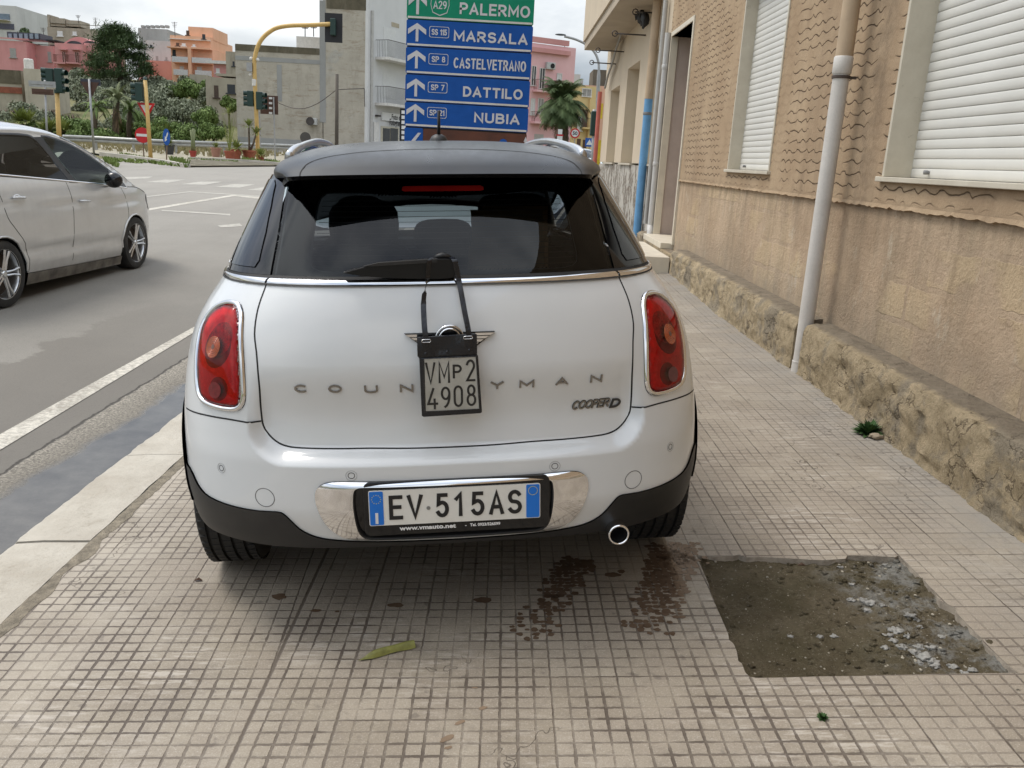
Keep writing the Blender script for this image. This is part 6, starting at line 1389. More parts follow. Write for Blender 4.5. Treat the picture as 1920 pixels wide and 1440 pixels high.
pl_, c = sign_disc(sp, 313, 257, .345, 38, BLU, squash=.45); mb = MB(); T = Matrix.Translation((c.x, -.068, c.z)) @ Matrix.Scale(.5, 4, (1, 0, 0)) @ Matrix.Rotation(R(128), 4, 'Y'); mb.prism([(-.22, -.045), (.05, -.045), (.05, -.12), (.25, 0), (.05, .12), (.05, .045), (-.22, .045)], T, .006); mb.build('white_arrow', WHT, pl_)
# yellow pole with signal and yield sign
sp, tv = pole('signal_pole', 'yellow traffic light pole with three lamp head and a yield sign below it', 'traffic light', gbase(283, 37.7), (272, 150), .085, .075, YELP, 37.7)
signal(sp, 258, 155, 266, 190, 37.7, -1); mb = MB(); mb.lathe([(0, .14), (.06, .12), (.08, 0)], 12, Matrix.Translation(tv)); mb.build('cap', GRNB, sp, smooth=True)
c = Vector(atY(272, 203, 37.7))-Vector(sp.location); T = Matrix.Translation((c.x, .12, c.z))
def tri(mb, r, T, d): mb.prism([(r*math.cos(R(-90+120*k)), r*math.sin(R(-90+120*k))) for k in range(3)], T, d)
mb = MB(); tri(mb, .44, T, .02); ys = mb.build('yield_sign', RED, sp); mb = MB(); tri(mb, .27, Matrix.Translation((c.x, .112, c.z)), .006); mb.build('sign_centre', WHT, ys)
# left pair of signals on a thick yellow pole
sp, tv = pole('signal_pole', 'thick yellow traffic light pole carrying a cluster of green heads at the left', 'traffic light', gbase(113, 38), (107, 175), .10, .09, YELP, 38); mb = MB(); mb.lathe([(.11, 0), (.11, .15)], 12, Matrix.Translation(tv)); mb.build('cap', GRNB, sp)
signal(sp, 90, 128, 99, 155, 38, -1); signal(sp, 108, 128, 116, 175, 38, 1)
sp, tv = pole('direction_sign', 'two grey direction sign backs on a grey post behind the silver car', 'sign', gbase(90, 37), (84, 150), .04, .04, GREYP, 37)
for i, (a, b_) in enumerate((((56,151),(107,165)), ((62,166),(103,179)))):
    A_, B_ = Vector(atY(*a, 37))-Vector(sp.location), Vector(atY(*b_, 37))-Vector(sp.location); mb = MB(); mb.box(A_.x, B_.x, -.12, -.09, B_.z, A_.z); mb.box(A_.x+.1, B_.x-.1, -.14, -.121, (A_.z+B_.z)/2-.02, (A_.z+B_.z)/2+.02); mb.build('sign_back', GREYP if i == 0 else BRN, sp)
sp, tv = pole('yield_sign_back', 'dark back of a triangular sign and plate on a grey post', 'sign', gbase(177, 41), (167, 148), .05, .045, GREYP, 41)
c = Vector(atY(168, 170, 41))-Vector(sp.location); mb = MB(); mb.prism([(-.42, .38), (.42, .38), (.0, -.36)], Matrix.Translation((c.x, .06, c.z)), .02); mb.build('sign_back', BRN, sp); c = Vector(atY(168, 154, 41))-Vector(sp.location); mb = MB(); mb.box(c.x-.45, c.x+.45, .085, .11, c.z-.14, c.z+.14); mb.build('plate_back', M('dark_plate', (.03, .035, .05), .5), sp)
# gantry pole with curved arm
Yg = 44.; bg_ = gbase(484, Yg); sp = thing('signal_gantry', 'curved yellow gantry pole with a dark board signal hanging from its long arm', 'traffic light', bg_); b0 = Vector(bg_)
P = [(484,300),(481,220),(477,130),(478,108),(483,88),(492,72),(505,60),(520,52),(545,48),(580,47),(625,45)]
pts = [tuple(Vector(atY(*p, Yg))-b0) for p in P]; mb = MB(); mb.tube([(pts[0][0], 0, -.1)]+[tuple(p) for p in crom(pts, 3)], .10, 10); mb.build('pole', YELP, sp, smooth=True)
A_, B_ = Vector(atY(608, 23, Yg))-b0, Vector(atY(641, 80, Yg))-b0; mb = MB(); mb.box(A_.x, B_.x, .12, .16, B_.z, A_.z); bo = mb.build('backing_board', M('board_black', (.012, .012, .014), .6), sp); mb = MB(); cx_ = (A_.x+B_.x)/2; mb.box(cx_-.13, cx_+.13, -.12, .118, B_.z+.3, A_.z-.25); q = mb.build('signal_head', GRNB, bo); bevel(q, .04); 
signal(sp, 465, 170, 475, 200, Yg, -1); signal(sp, 482, 172, 492, 206, Yg, 1)
mb = MB(); c = Vector(atY(469, 126, Yg))-b0; mb.box(c.x-.13, c.x+.13, -.15, .15, c.z-.2, c.z+.2); mb.build('control_box', GREYP, sp); 
for px, py in ((471,110),(483,112),(470,140)): c = Vector(atY(px, py, Yg))-b0; mb = MB(); mb.ball(tuple(c), .09, 2); mb.build('camera_ball', WTRIM, sp, smooth=True)
mb = MB(); c = Vector(atY(477, 155, Yg))-b0; mb.lathe([(.105, -.16), (.12, -.14), (.12, .14), (.105, .16)], 12, Matrix.Translation(c)); mb.build('sleeve', WTRIM, sp)
sp = thing('information_board', 'dark brown street board back held on two thin grey posts', 'sign', gbase(500, 45)); b0 = Vector(sp.location)
for px, yt in ((486, 210), (513, 182)): mb = MB(); a = Vector(atY(px+3, 300, 45))-b0; t = Vector(atY(px, yt, 45))-b0; mb.tube([(a.x, 0, -.2), (t.x, 0, t.z)], .035, 6); mb.build('post', GREYP, sp)
A_, B_ = Vector(atY(487, 178, 45))-b0, Vector(atY(521, 215, 45))-b0; mb = MB(); mb.box(A_.x, B_.x, .05, .09, B_.z, A_.z); bo = mb.build('board', BRN, sp)
for k in range(4): c = Vector(atY(507, 184+k*9.3, 45))-b0; mb = MB(); mb.box(c.x-.08, c.x+.08, .03, .049, c.z-.05, c.z+.05); mb.build('clip', WHT, bo)
sp = thing('round_sign_back', 'dark round back of a sign just above the left roof rail', 'sign', gbase(573, 50)); pl_, c = sign_disc(sp, 573, 258, .30, 50, M('sign_back_grey', (.06, .055, .05), .6)); mb = MB(); mb.tube([(c.x, .0, -.1), (c.x, .0, c.z)], .03, 6); mb.build('post', GREYP, sp)
# flower pots
TERR = M('terracotta', (.30, .085, .045), .8, var=.15); DPOT = M('dark_pot', (.05, .05, .05), .7)
def pot(label, px, ytop, ybase, wpx, Y, mat, plant=None, ph=0, pr=.4, seed=0):
    c = Vector(atY(px, ybase, Y)); r = wpx/1600*Y/2; h = (ybase-ytop)/1600*Y; g = gz(c.x, Y)+.055; o = thing('flower_pot', label, 'flower pot', (c.x, Y, g), group=None); rng = random.Random(seed)
    mb = MB(); mb.lathe([(0, 0), (r*.66, 0), (r*.93, h*.82), (r, h*.82), (r, h), (r*.88, h), (r*.85, h*.85), (0, h*.85)], 18); mb.build('pot', mat, o, smooth='auto')
    if plant == 'yucca': tm, lm = MB(), MB(); [(tm.tube([(0, 0, h*.8), (dx*.6, 0, ph*.5), (dx, 0, hh_)], [.06, .05, .04], 6), spiky(lm, Vector((dx, 0, hh_)), pr, 70, rng)) for dx, hh_ in ((0, ph), (.35, ph*.8))]; tm.build('stem', BARK, o, smooth=True); lm.build('foliage', YUC, o, fixn=False)
    if plant == 'spike': lm = MB(); spiky(lm, Vector((0, 0, h)), pr, 80, rng, .06); lm.build('foliage', YUC, o, fixn=False)
    if plant == 'cactus': mb = MB(); [mb.tube([(rng.uniform(-.1, .1), 0, h*.8), (rng.uniform(-.15, .15), 0, ph*rng.uniform(.7, 1))], .05, 6) for _ in range(5)]; mb.build('foliage', PALE, o, smooth=True)
    if plant == 'twig':
        mb = MB()
        for _ in range(14): a = rng.uniform(0, 6.28); mb.tube([(0, 0, h*.8), (math.cos(a)*.15, math.sin(a)*.15, ph*.5), (math.cos(a)*.4*rng.random(), math.sin(a)*.3, ph*rng.uniform(.7, 1))], [.02, .012, .005], 4)
        spiky(mb, Vector((0, 0, ph*.9)), pr, 40, rng); mb.build('foliage', YUC, o, fixn=False)
pot('small red plastic pot holding upright cactus stems', 362, 281, 293, 13, 42, M('red_pot', (.32, .04, .03), .6), 'cactus', 1.5)
pot('pale terracotta pot behind the others, without tall plant', 405, 276, 293, 19, 44, M('pale_terracotta', (.36, .19, .14), .8), 'spike', 0, .35)
pot('terracotta pot with a tall stem topped by spiky leaves', 431, 283, 299, 20, 41.5, TERR, 'twig', 2.3, .45, 3)
pot('broad terracotta pot with spiky plants partly behind its neighbour', 443, 279, 296, 20, 43, TERR, 'spike', 0, .6, 4)
pot('terracotta bowl holding two slim yuccas left of the gantry pole', 468, 280, 296, 26, 43.5, TERR, 'yucca', 1.55, .5, 5)
pot('small terracotta pot right of the gantry pole', 490, 289, 300, 12, 41.5, TERR, 'spike', 0, .5, 6)
pot('large dark planter behind the blue arrow sign', 318, 270, 288, 19, 44, DPOT, 'spike', 0, .4, 7)
# ------------------------------------------------------------------ houses on the hill
PINK = wallmat('pink_wall', (.52, .24, .23), (.62, .31, .30), .25, (.25, .10, .09)); PINKF = wallmat('faded_pink', (.50, .24, .23), (.60, .31, .29), .2, (.35, .16, .15)); ORNG = wallmat('orange_wall', (.70, .40, .25), (.78, .47, .32), .2, (.40, .2, .13)); CORL = wallmat('coral_wall', (.58, .24, .19), (.64, .30, .24), .1); STONE = wallmat('old_stone_wall', (.28, .245, .19), (.42, .38, .30), .6, (.10, .085, .065)); GRYW = wallmat('grey_cement_wall', (.30, .30, .285), (.40, .40, .38), .3); PALEW = wallmat('pale_wall', (.46, .46, .44), (.56, .56, .54), .2)
def blk(name, label, Y, p0, p1, mat, dep=8, wins=(), wm=DKW, frame=None, extra=None):
    x = atY(p0[0], p0[1], Y); f = Facade(x[0], Y, 0, name, label); zb = gz(x[0], Y)-3; f.box('wall', p0, p1, 0, dep, mat, z0=zb)
    for w in wins: f.win(w[:2], w[2:4], w[4] if len(w) > 4 else wm, frame, True)
    return f
f = blk('hill_house', 'pink terrace house with glazed dark veranda on its flat roof, at the left edge', 112, (-40, 73), (54, 140), PINK, wins=((18,90,31,108,SHG),), frame=None); f.box('veranda', (4, 57), (68, 72), 1, 4, M('veranda_frame', (.05, .05, .07), .4)); [f.box('veranda_glass', (8+k*10, 61), (15+k*10, 71), .85, .99, M('veranda_glass', (.22, .27, .32), .15)) for k in range(6)]; f.box('roof_edge', (-40, 70), (54, 73), -.2, 0, PINKF)
f = blk('hill_house', 'lower pink house section with a white roof terrace between its neighbours', 114, (54, 84), (103, 140), PINKF, wins=((57,94,66,104,SHG), (89,97,97,116,SHG))); f.box('terrace_frame', (68, 72), (104, 76), .5, 4, M('terrace_dark', (.05, .05, .05), .5)); f.box('terrace_wall', (68, 77), (100, 84), 3, 4, WTRIM); f.box('terrace_rail', (68, 82), (103, 85), .3, .5, IRON)
f = blk('hill_house', 'pink house with arched top windows and two tall brown balcony doors', 110, (102, 80), (158, 140), PINKF, wins=((117,97,124,118,SHB), (141,98,149,119,SHB), (116,127,122,137,SHB)), frame=M('pale_pink_trim', (.62, .40, .38), .8)); f.box('ledge', (113, 92), (128, 95), -.6, 0, PINKF); f.box('ledge', (136, 92), (152, 95), -.6, 0, PINKF); f.balcony((108, 121), (130, 121), 1., PINKF, IRONR, 1.0); f.balcony((131, 121), (153, 121), 1., PINKF, IRONR, 1.0)
mb = MB(); P = []; ua, za_ = f.uv(105, 80); ub, _ = f.uv(170, 80); _, zp = f.uv(137, 66)
for k in range(13): t = k/12; P.append((ua+(ub-ua)*t, za_+(zp-za_)*math.sin(math.pi*t)))
mb.prism(P, Matrix.Translation((0, 1.5, 0)), 5); mb.build('arched_roof', PINK, f.root)
for px in (129, 160):
    u, z = f.uv(px, 81); mb = MB(); mb.prism([(u+.95*math.cos(math.pi*k/10), z+.42*math.sin(math.pi*k/10)) for k in range(11)], Matrix.Translation((0, 1.35, 0)), .1); mb.build('arched_window', DKW, f.root)
f = blk('hill_house', 'pink house end beside the pine', 111, (157, 80), (182, 140), PINKF)
f = blk('hill_house', 'modern grey building with wide glass balconies at the top left corner', 135, (-30, 8), (34, 60), PALEW, 10); f.box('dark_glass', (-30, 24), (19, 37), -.1, 0, M('wide_glass', (.13, .17, .21), .12)); f.box('dark_glass', (-30, 42), (27, 56), -.1, 0, M('wide_glass2', (.07, .07, .10), .2)); f.box('white_slab', (-30, 37), (20, 40), -1, 0, WTRIM)
f = blk('ruined_house', 'weathered pale stone house with broken parapet and two white shutters', 128, (88, 50), (184, 95), STONE, 9, ((107,58,118,68,WHS), (136,59,144,66,WHS))); f.box('broken_parapet', (88, 27), (94, 50), 0, 2, STONE); f.box('broken_parapet', (94, 33), (122, 50), 0, 3, STONE); f.box('broken_parapet', (122, 37), (150, 50), .2, 3, STONE); f.box('broken_parapet', (95, 43), (184, 49), -.15, -.01, DAMP); f.box('broken_parapet', (92, 30), (104, 34), .2, 1, STONE)
f = blk('hill_house', 'grey cement house with a broken parapet right of the pine', 122, (259, 52), (317, 120), GRYW, 9, ((281,82,286,89),)); [f.box('merlon', (264+k*9, 47), (270+k*9, 52), 0, .6, GRYW) for k in range(6)]
f = blk('hill_house', 'pale house with a small barred window below the grey cement house', 116, (272, 75), (322, 130), PALEW, 6, ((292,105,297,114,SHG), (310,107,314,113,SHG), (281,84,286,89)))
f = blk('hill_house', 'coral red garden wall and house base under the pale house', 113, (262, 112), (322, 142), CORL, 3)
f = blk('hill_house', 'light pink low wall beside the pine trunk', 112, (258, 117), (281, 142), PINKF, 2)
f = blk('apartment_house', 'orange apartment house with tower room, white balconies and laundry', 108, (320, 88), (400, 145), ORNG, 10, ((323,93,330,105,DKW), (337,124,345,141,WHS), (369,125,379,142,WHS), (330,80,336,86,SHB), (341,81,348,86,WHS), (361,83,366,87,WHS)))
f.box('upper_wall', (315, 64), (392, 90), .6, 9, ORNG); f.box('cornice', (314, 72), (392, 75), .2, .6, WTRIM); f.box('slab', (318, 88), (399, 95), -.9, 0, ORNG); f.box('tower_room', (344, 46), (392, 72), 1.5, 7, ORNG)
for a in ((328,107,358,119),(365,109,402,121),(331,131,358,143),(371,133,402,146)): f.box('balcony_parapet', a[:2], a[2:], -1., -.9, M('balcony_white', (.55, .54, .52), .8)); f.box('balcony_slab', (a[0], a[3]-1), (a[2], a[3]+1), -.9, 0, ORNG)
f.box('pier', (357, 92), (365, 143), -.95, -.02, ORNG); f.win((379,64),(385,73), DKW); f.win((349,57),(355,66), SHB)
f = blk('hill_house', 'low pink house with white terrace right of the orange apartment house', 104, (400, 118), (432, 146), PINKF, 6, ((405,128,412,137,WHS),)); f.box('terrace_rail', (388, 113), (428, 121), -.4, 0, WTRIM)
f = blk('hill_house', 'orange stair tower behind the low pink house', 118, (396, 100), (430, 125), ORNG, 6); f = blk('hill_house', 'old stone house with a broken cornice beside the bare end wall', 100, (423, 96), (452, 140), STONE, 6, ((436,115,440,124),))
f = blk('ruined_house', 'ruined stone house with a dark door left of the bare end wall', 78, (385, 144), (452, 196), STONE, 6, ((401,160,410,183,DWOOD), (426,158,441,175,DKW))); f.box('roof_slope', (404, 137), (445, 144), .1, 5, STONE)
f = blk('ruined_house', 'tumbled stone garden house on the slope beneath the orange flats', 88, (355, 139), (388, 172), STONE, 5, ((374,168,380,173),))
f = blk('ruined_house', 'roofless stone ruin with red brick patches at the left edge', 74, (-40, 128), (43, 190), STONE, 6); f.box('brick_patch', (-40, 160), (42, 176), -.08, -.01, M('red_brick_patch', (.22, .07, .04), .9, var=.25, sc=4)); f.box('mouldy_band', (-40, 128), (41, 158), -.05, -.005, DAMP)
f = blk('ruined_house', 'plastered stump of the ruin with a round tank on top', 73, (43, 128), (86, 192), wallmat('stump_plaster', (.36, .32, .25), (.52, .47, .38), .5), 4); u, z = f.uv(42, 128); mb = MB(); mb.lathe([(0, 0), (.36, 0), (.36, .75), (.3, .82), (0, .85)], 14, Matrix.Translation((u, 1, z))); mb.build('water_tank', WTRIM, f.root, smooth='auto')
tag(treepx(52, 47, 66, 125, 44, name='round_tree', label='dark round tree crown beyond the pink houses', cat='tree', mat=PINE, n=1500, seed=91))
for i, (px, yb, yt, Y, lb) in enumerate(((180,56,36,128,'over the ruined stone house'),(328,64,44,108,'over the orange apartment house, left'),(147,40,30,128,'on the broken parapet'),(572,60,50,64,'over the rooftop room'),(588,60,49,64,'beside the tall wall'),(1058,98,80,86,'over the pink street house'),(82,68,54,114,'behind the pink veranda'))):
    b = Vector(atY(px, yb, Y)); h_ = (yb-yt)/1600*Y; o = thing('tv_aerial', 'thin television aerial standing '+lb, 'aerial', tuple(b)); mb = MB(); mb.tube([(0,0,-.3),(0,0,h_)], .035, 5); mb.build('mast', IRON, o); mb = MB()
    for k in range(4): mb.tube([(-.35+.05*k, 0, h_*(.95-.12*k)), (.35-.05*k, 0, h_*(.95-.12*k))], .02, 4)
    mb.build('elements', IRON, o)
# ------------------------------------------------------------------ street houses beyond the sign
px0 = atY(1066, 200, 85)
PK2 = wallmat('street_pink', (.68, .40, .40), (.76, .48, .48), .12, (.42, .24, .23)); YL2 = wallmat('street_yellow', (.58, .44, .20), (.68, .54, .28), .15, (.4, .3, .15))
f = Facade(px0[0], 85, R(27), 'street_house', 'long pink street house with two iron balconies and an air conditioner'); f.box('wall', (965, 76), (1066, 300), 0, 8, PK2, z0=gz(6, 85)-2); f.box('cornice', (965, 93), (1067, 97), -.35, 0, PINKF)
f.box('cornice', (965, 74), (1067, 77), -.1, .2, PINKF)
f.win((1013,128),(1019,166), DKW, WTRIM); f.win((1045,138),(1051,168), WHS, WTRIM); f.win((998,124),(1003,160), DKW, WTRIM); f.win((1010,185),(1017,213), SHG, WTRIM); f.win((1041,196),(1049,218), WHS, WTRIM); f.win((996,185),(1001,215), WHS, WTRIM); f.win((1002,251),(1017,290), M('roller_door', (.42, .38, .34), .7), None, False, 'garage_door'); f.balcony((998,170),(1058,180), .9, PK2, IRONR, 1.05); f.balcony((994,228),(1042,238), .9, PK2, IRONR, 1.05)
u, z = f.uv(1030, 124); mb = MB(); mb.box(u-.45, u+.45, -.4, -.02, z-.3, z+.3); o = mb.build('air_conditioner', bpy.data.materials['ac_white'], f.root); bevel(o, .03); mb = MB(); mb.lathe([(0, 0), (.22, 0), (.22, .03)], 14, Matrix.Translation((u+.12, -.41, z)) @ Matrix.Rotation(R(90), 4, 'X')); mb.build('fan_grille', SEAM, o)
f.box('flower_box', (1022,151), (1042,158), -.95, -.75, BRN)
x = atY(1064, 200, 96); f = Facade(x[0], 96, R(18), 'street_house', 'yellow street house with a balcony and narrow brown doors behind the palm'); f.box('wall', (1060, 158), (1116, 300), 0, 8, YL2, z0=gz(6, 96)-2); f.win((1093,167),(1107,181), SHG, WTRIM); f.win((1083,218),(1090,245), WHS, None); f.win((1092,205),(1100,240), SHB); f.win((1082,260),(1087,290), SHB, None, False); f.win((1093,262),(1098,290), SHB, None, False); f.balcony((1090,240),(1110,245), .9, YL2, IRON, 1.1)
f.box('pillar', (1105, 185), (1109, 290), -.3, 0, YL2)
f = blk('street_house', 'white stepped house rising behind the yellow one', 120, (1062, 138), (1086, 175), PALEW, 8); f.box('upper_step', (1086, 146), (1093, 175), 1, 8, PALEW)
f = blk('street_house', 'salmon house at the far end of the street', 110, (1088, 159), (1125, 300), wallmat('salmon_wall', (.62, .36, .26), (.70, .43, .32), .1), 8, ((1112,177,1120,192,SHG),)); f = blk('street_house', 'dark stone gable rising over the end of the street', 130, (1113, 130), (1150, 220), wallmat('dark_gable', (.10, .08, .06), (.20, .165, .13), .3), 6)
# things by the far end of the beige house
b0 = atX(1127, 300, 2.30); o = thing('red_pipe', 'faded red drainpipe on the far corner of the beige house', 'pipe', (2.28, 23.05, 0)); mb = MB(); cyl(mb, .055, .2, atY(1131, 172, 23)[2]); mb.build('pipe', M('faded_red', (.48, .13, .10), .6), o, smooth=True)
Y3 = 30.; g3 = gbase(1114, Y3); o, tv = pole('street_signal', 'dark green traffic light facing away on a post at the end of the pavement', 'traffic light', g3, (1114, 205), .05, .05, GREYP, Y3); A_, B_ = Vector(atY(1109,208,Y3))-Vector(g3), Vector(atY(1119,255,Y3))-Vector(g3); mb = MB(); mb.box(A_.x, B_.x, -.12, .12, B_.z, A_.z); q = mb.build('signal_head', GRNB, o); bevel(q, .03)
o = thing('yellow_panel', 'tall narrow yellow gas panel standing behind the traffic light', 'panel', gbase(1119, 31)); b_ = Vector(o.location); A_, B_ = Vector(atY(1113,262,31))-b_, Vector(atY(1126,300,31))-b_; mb = MB(); mb.box(A_.x, B_.x, 0, .1, -.2, A_.z); mb.build('panel', M('bright_yellow', (.62, .46, .03), .6), o); mb = MB(); A_, B_ = Vector(atY(1121,205,31))-b_, Vector(atY(1126,264,31))-b_; mb.box(A_.x, B_.x, .02, .08, A_.z*.9, A_.z+.2); mb.build('stem', bpy.data.materials['bright_yellow'], o)
Yl = 45.; g = gbase(1119, Yl); o = thing('street_lamp', 'tall grey street lamp whose curved arm reaches left over the street', 'street lamp', g); b0 = Vector(g); pts = [tuple(Vector(atY(*p, Yl))-b0) for p in ((1119,290),(1121,180),(1123,130),(1121,112),(1114,97),(1100,84),(1080,74),(1058,68))]; mb = MB(); mb.tube([tuple(p) for p in crom(pts, 3)], [.09]*6+[.06]*(len(crom(pts, 3))-6), 8); mb.build('pole', GREYP, o, smooth=True); c = Vector(atY(1051, 65, Yl))-b0; mb = MB(); mb.ball(tuple(c), .28, 2, sq=(1, .4, .18)); mb.build('lamp_head', M('lamp_dark', (.06, .065, .07), .5), o, smooth=True)
for nm, lb, px, py, r, Y, kind in (('speed_sign', 'round speed limit sign with red ring, half hidden by palm fronds', 1078, 250, .30, 55, 30), ('pedestrian_sign', 'small square blue pedestrian crossing sign far down the street', 1105, 267, .26, 55, 0), ('barrier_sign', 'small white plate over a red and white panel above the right roof rail', 1050, 250, .2, 50, 1)):
    g = gbase(px, Y); o = thing(nm, lb, 'sign', g); c = Vector(atY(px, py, Y))-Vector(g); mb = MB(); mb.tube([(0, .03, -.1), (c.x, .03, c.z)], .03, 6); mb.build('post', GREYP, o)
    if kind == 30:
        p_, c = sign_disc(o, px, py, r, Y, RED); mb = MB(); mb.prism([(r*.72*math.cos(2*math.pi*k/24), r*.72*math.sin(2*math.pi*k/24)) for k in range(24)], Matrix.Translation((c.x, -.068, c.z)), .006); q = mb.build('sign_centre', WHT, p_); text_part('number', '50', .3, INK, p_, Matrix.Translation((c.x, -.072, c.z-.1)), 1, .008, .002, 'CENTER')
    elif kind == 0: mb = MB(); mb.box(c.x-r, c.x+r, -.06, -.04, c.z-r, c.z+r); p_ = mb.build('sign_plate', BLU, o); mb = MB(); mb.prism([(-.19, -.15), (.19, -.15), (0, .18)], Matrix.Translation((c.x, -.068, c.z)), .006); mb.build('white_triangle', WHT, p_)
    else: mb = MB(); mb.box(c.x-.12, c.x+.12, -.06, -.04, c.z-.05, c.z+.22); mb.build('sign_plate', WHT, o); mb = MB(); mb.box(c.x-.19, c.x+.19, -.06, -.04, c.z-.14, c.z-.06); mb.build('red_band', RED, o); mb = MB(); mb.box(c.x-.15, c.x+.15, -.05, -.03, c.z-.4, c.z-.145); mb.build('white_panel', WHT, o)
# ------------------------------------------------------------------ direction signs beyond the parked car
YS = 10.; SGN = thing('direction_signs', 'tall stack of green and blue road direction signs standing beyond the white hatchback', 'road sign', (-.48, YS, kz(-.5, YS)))
sb = Vector(SGN.location)
def m_sign(name, col, tint):
    t = NT(name); c = t.ramp(t.noise(6, 6, .7), .3, .75, col, tuple(min(1, q*1.25+.004) for q in col)); x, y, z = t.sep()[:3]; v = t.noise(3, 6, .75, v=t.scaled(4, 1, .6)); c = t.mix(t.ramp(v, .6, .75, (0, 0, 0), (.3,)*3), c, tint); return t.pbr(c, .5, 0, t.bump(t.noise(14, 4, .7), .25, .01), **{'Specular IOR Level': .25})
SB_ = m_sign('road_sign_blue', (.002, .066, .300), (.015, .06, .15)); SG_ = m_sign('road_sign_green', (.0, .20, .11), (.01, .13, .08)); SBR = M('brown_road_sign', (.085, .024, .010), .5, var=.3, sc=5); SWH = M('sign_reflective', (.56, .56, .58), .45, var=.05); SEDGE = M('sign_edge', (.60, .58, .54), .5, var=.08)
zt = [3.285, 2.905, 2.625, 2.345, 2.052, 1.782]; RS = [(3.42, 2.912), (2.902, 2.634), (2.622, 2.350), (2.338, 2.058), (2.048, 1.790)]
xl, xr = -1.172, .206
def L_(x, z): return Matrix.Translation((x-sb.x, -.030, z-sb.z))
rows = [('PALERMO', 'A29', SG_, 2.965, .200, -.632, 1.0, .0), ('MARSALA', 'SS 115', SB_, 2.690, .190, -.665, 1.03, 0), ('CASTELVETRANO', 'SP 8', SB_, 2.412, .185, -.655, .60, 0), ('DATTILO', 'SP 7', SB_, 2.118, .190, -.520, 1.0, 0), ('NUBIA', 'SP 21', SB_, 1.850, .185, -.385, 1.0, 0)]
for (z1, z0), (txt, cod, m_, zb, sz, x0, sx, _) in zip(RS, rows):
    mb = MB(); mb.prism(rrect(xl-sb.x, xr-sb.x, z0-sb.z, z1-sb.z, .018), Matrix.Translation((0, -.02, 0)), .02); pn = mb.build('sign_panel', m_, SGN)
    mb = MB(); mb.box(xl-sb.x+.012, xr-sb.x-.012, -.0235, -.0205, z0-sb.z+.006, z0-sb.z+.026); mb.build('white_edge', SEDGE, pn)
    h = .168 if txt != 'PALERMO' else .205; zc = zb+.012
    ax_ = -1.055; aw = .099; s_ = .030; top_ = zc+h; mb = MB()
    mb.prism([(-s_/2+.0, 0), (s_/2, 0), (s_/2, h*.78), (aw, h*.42), (aw, h*.42+.055), (0, h+.02), (-aw, h*.42+.055), (-aw, h*.42), (-s_/2, h*.78)], L_(ax_, zc-.02) @ Matrix.Translation((0, .006, 0)), .004); mb.build('arrow', SWH, pn)
    wanted = {'PALERMO': (-.600, .164), 'MARSALA': (-.654, .154), 'CASTELVETRANO': (-.647, .152), 'DATTILO': (-.532, .130), 'NUBIA': (-.397, .112)}[txt]
    strokes('place_name', txt, wanted[0]-sb.x, wanted[1]-sb.x, zb+.018-sb.z, .120 if txt == 'PALERMO' else .110, .0225 if len(txt) < 10 else .0175, SWH, pn, y=-.0212, dep=.0018, gap=.30 if len(txt) < 10 else .36)
    bx = (-.922, -.706); bz = (zb+.052-.01, zb+.168-.012) if txt != 'PALERMO' else (zb-.005, zb+.24)
    if txt == 'PALERMO': Pq = [(-.905, bz[1]), (-.723, bz[1]), (-.712, zb+.10), (-.735, zb+.02), (-.814, zb-.012), (-.893, zb+.02), (-.916, zb+.10)]
    else: Pq = rrect(bx[0], bx[1], bz[0], bz[1], .018, 3)
    mb = MB(); n = len(Pq); cx_, cz_ = sum(p[0] for p in Pq)/n, sum(p[1] for p in Pq)/n
    for i in range(n):
        a, b_ = Pq[i-1], Pq[i]; f_ = lambda p: (cx_+(p[0]-cx_)*.945, cz_+(p[1]-cz_)*.91); q = [a, b_, f_(b_), f_(a)]; mb.quad(*[(p[0]-sb.x, -.0235, p[1]-sb.z) for p in q])
    mb.build('code_border', SWH, pn, fixn=False)
    wd = .168 if len(cod) > 4 else (.15 if txt != 'PALERMO' else .145); zc_ = (bz[0]+bz[1])/2 if txt != 'PALERMO' else zb+.10; hq = .062 if txt != 'PALERMO' else .082
    strokes('road_code', cod, -.814-wd/2-sb.x, -.814+wd/2-sb.x, zc_-hq/2-sb.z, hq, .0115, SWH, pn, y=-.0212, dep=.0016, gap=.28)
mb = MB(); mb.prism(rrect(xl-sb.x, -.965-sb.x, 1.40-sb.z, 1.776-sb.z, .018), Matrix.Translation((0, -.02, 0)), .02); pn = mb.build('sign_panel', SB_, SGN)
mb = MB(); mb.prism([(-1.12, 1.600), (-1.02, 1.725), (-.985, 1.725), (-1.075, 1.60), (-.985, 1.50), (-1.02, 1.50)], Matrix.Translation((-sb.x, -.0245, -sb.z)), .004); mb.build('arrow', SWH, pn)
mb = MB(); mb.prism(rrect(-.962-sb.x, .200-sb.x, 1.42-sb.z, 1.772-sb.z, .01), Matrix.Translation((0, -.018, 0)), .02); pn = mb.build('sign_panel', SBR, SGN)
mb = MB(); mb.prism([(-.115, 1.42), (-.115, 1.66), (-.09, 1.70), (-.06, 1.71), (-.03, 1.70), (-.005, 1.66), (-.005, 1.42)], Matrix.Translation((-sb.x, -.0215, -sb.z)), .003); mb.build('blue_symbol', SB_, pn)
mb = MB(); mb.prism([(.178, 1.60), (.200, 1.60), (.200, 1.69), (.212, 1.69), (.19, 1.745), (.168, 1.69), (.178, 1.69)], Matrix.Translation((-sb.x, -.024, -sb.z)), .003); mb.build('white_arrow', SWH, pn)
for px in (797, 818): X_ = atY(px, 380, 10.1)[0]; mb = MB(); mb.tube([(X_-sb.x, .06, -.05), (X_-sb.x, .06, 3.4-sb.z)], .03, 10); mb.build('post', GREYP, SGN, smooth=True)
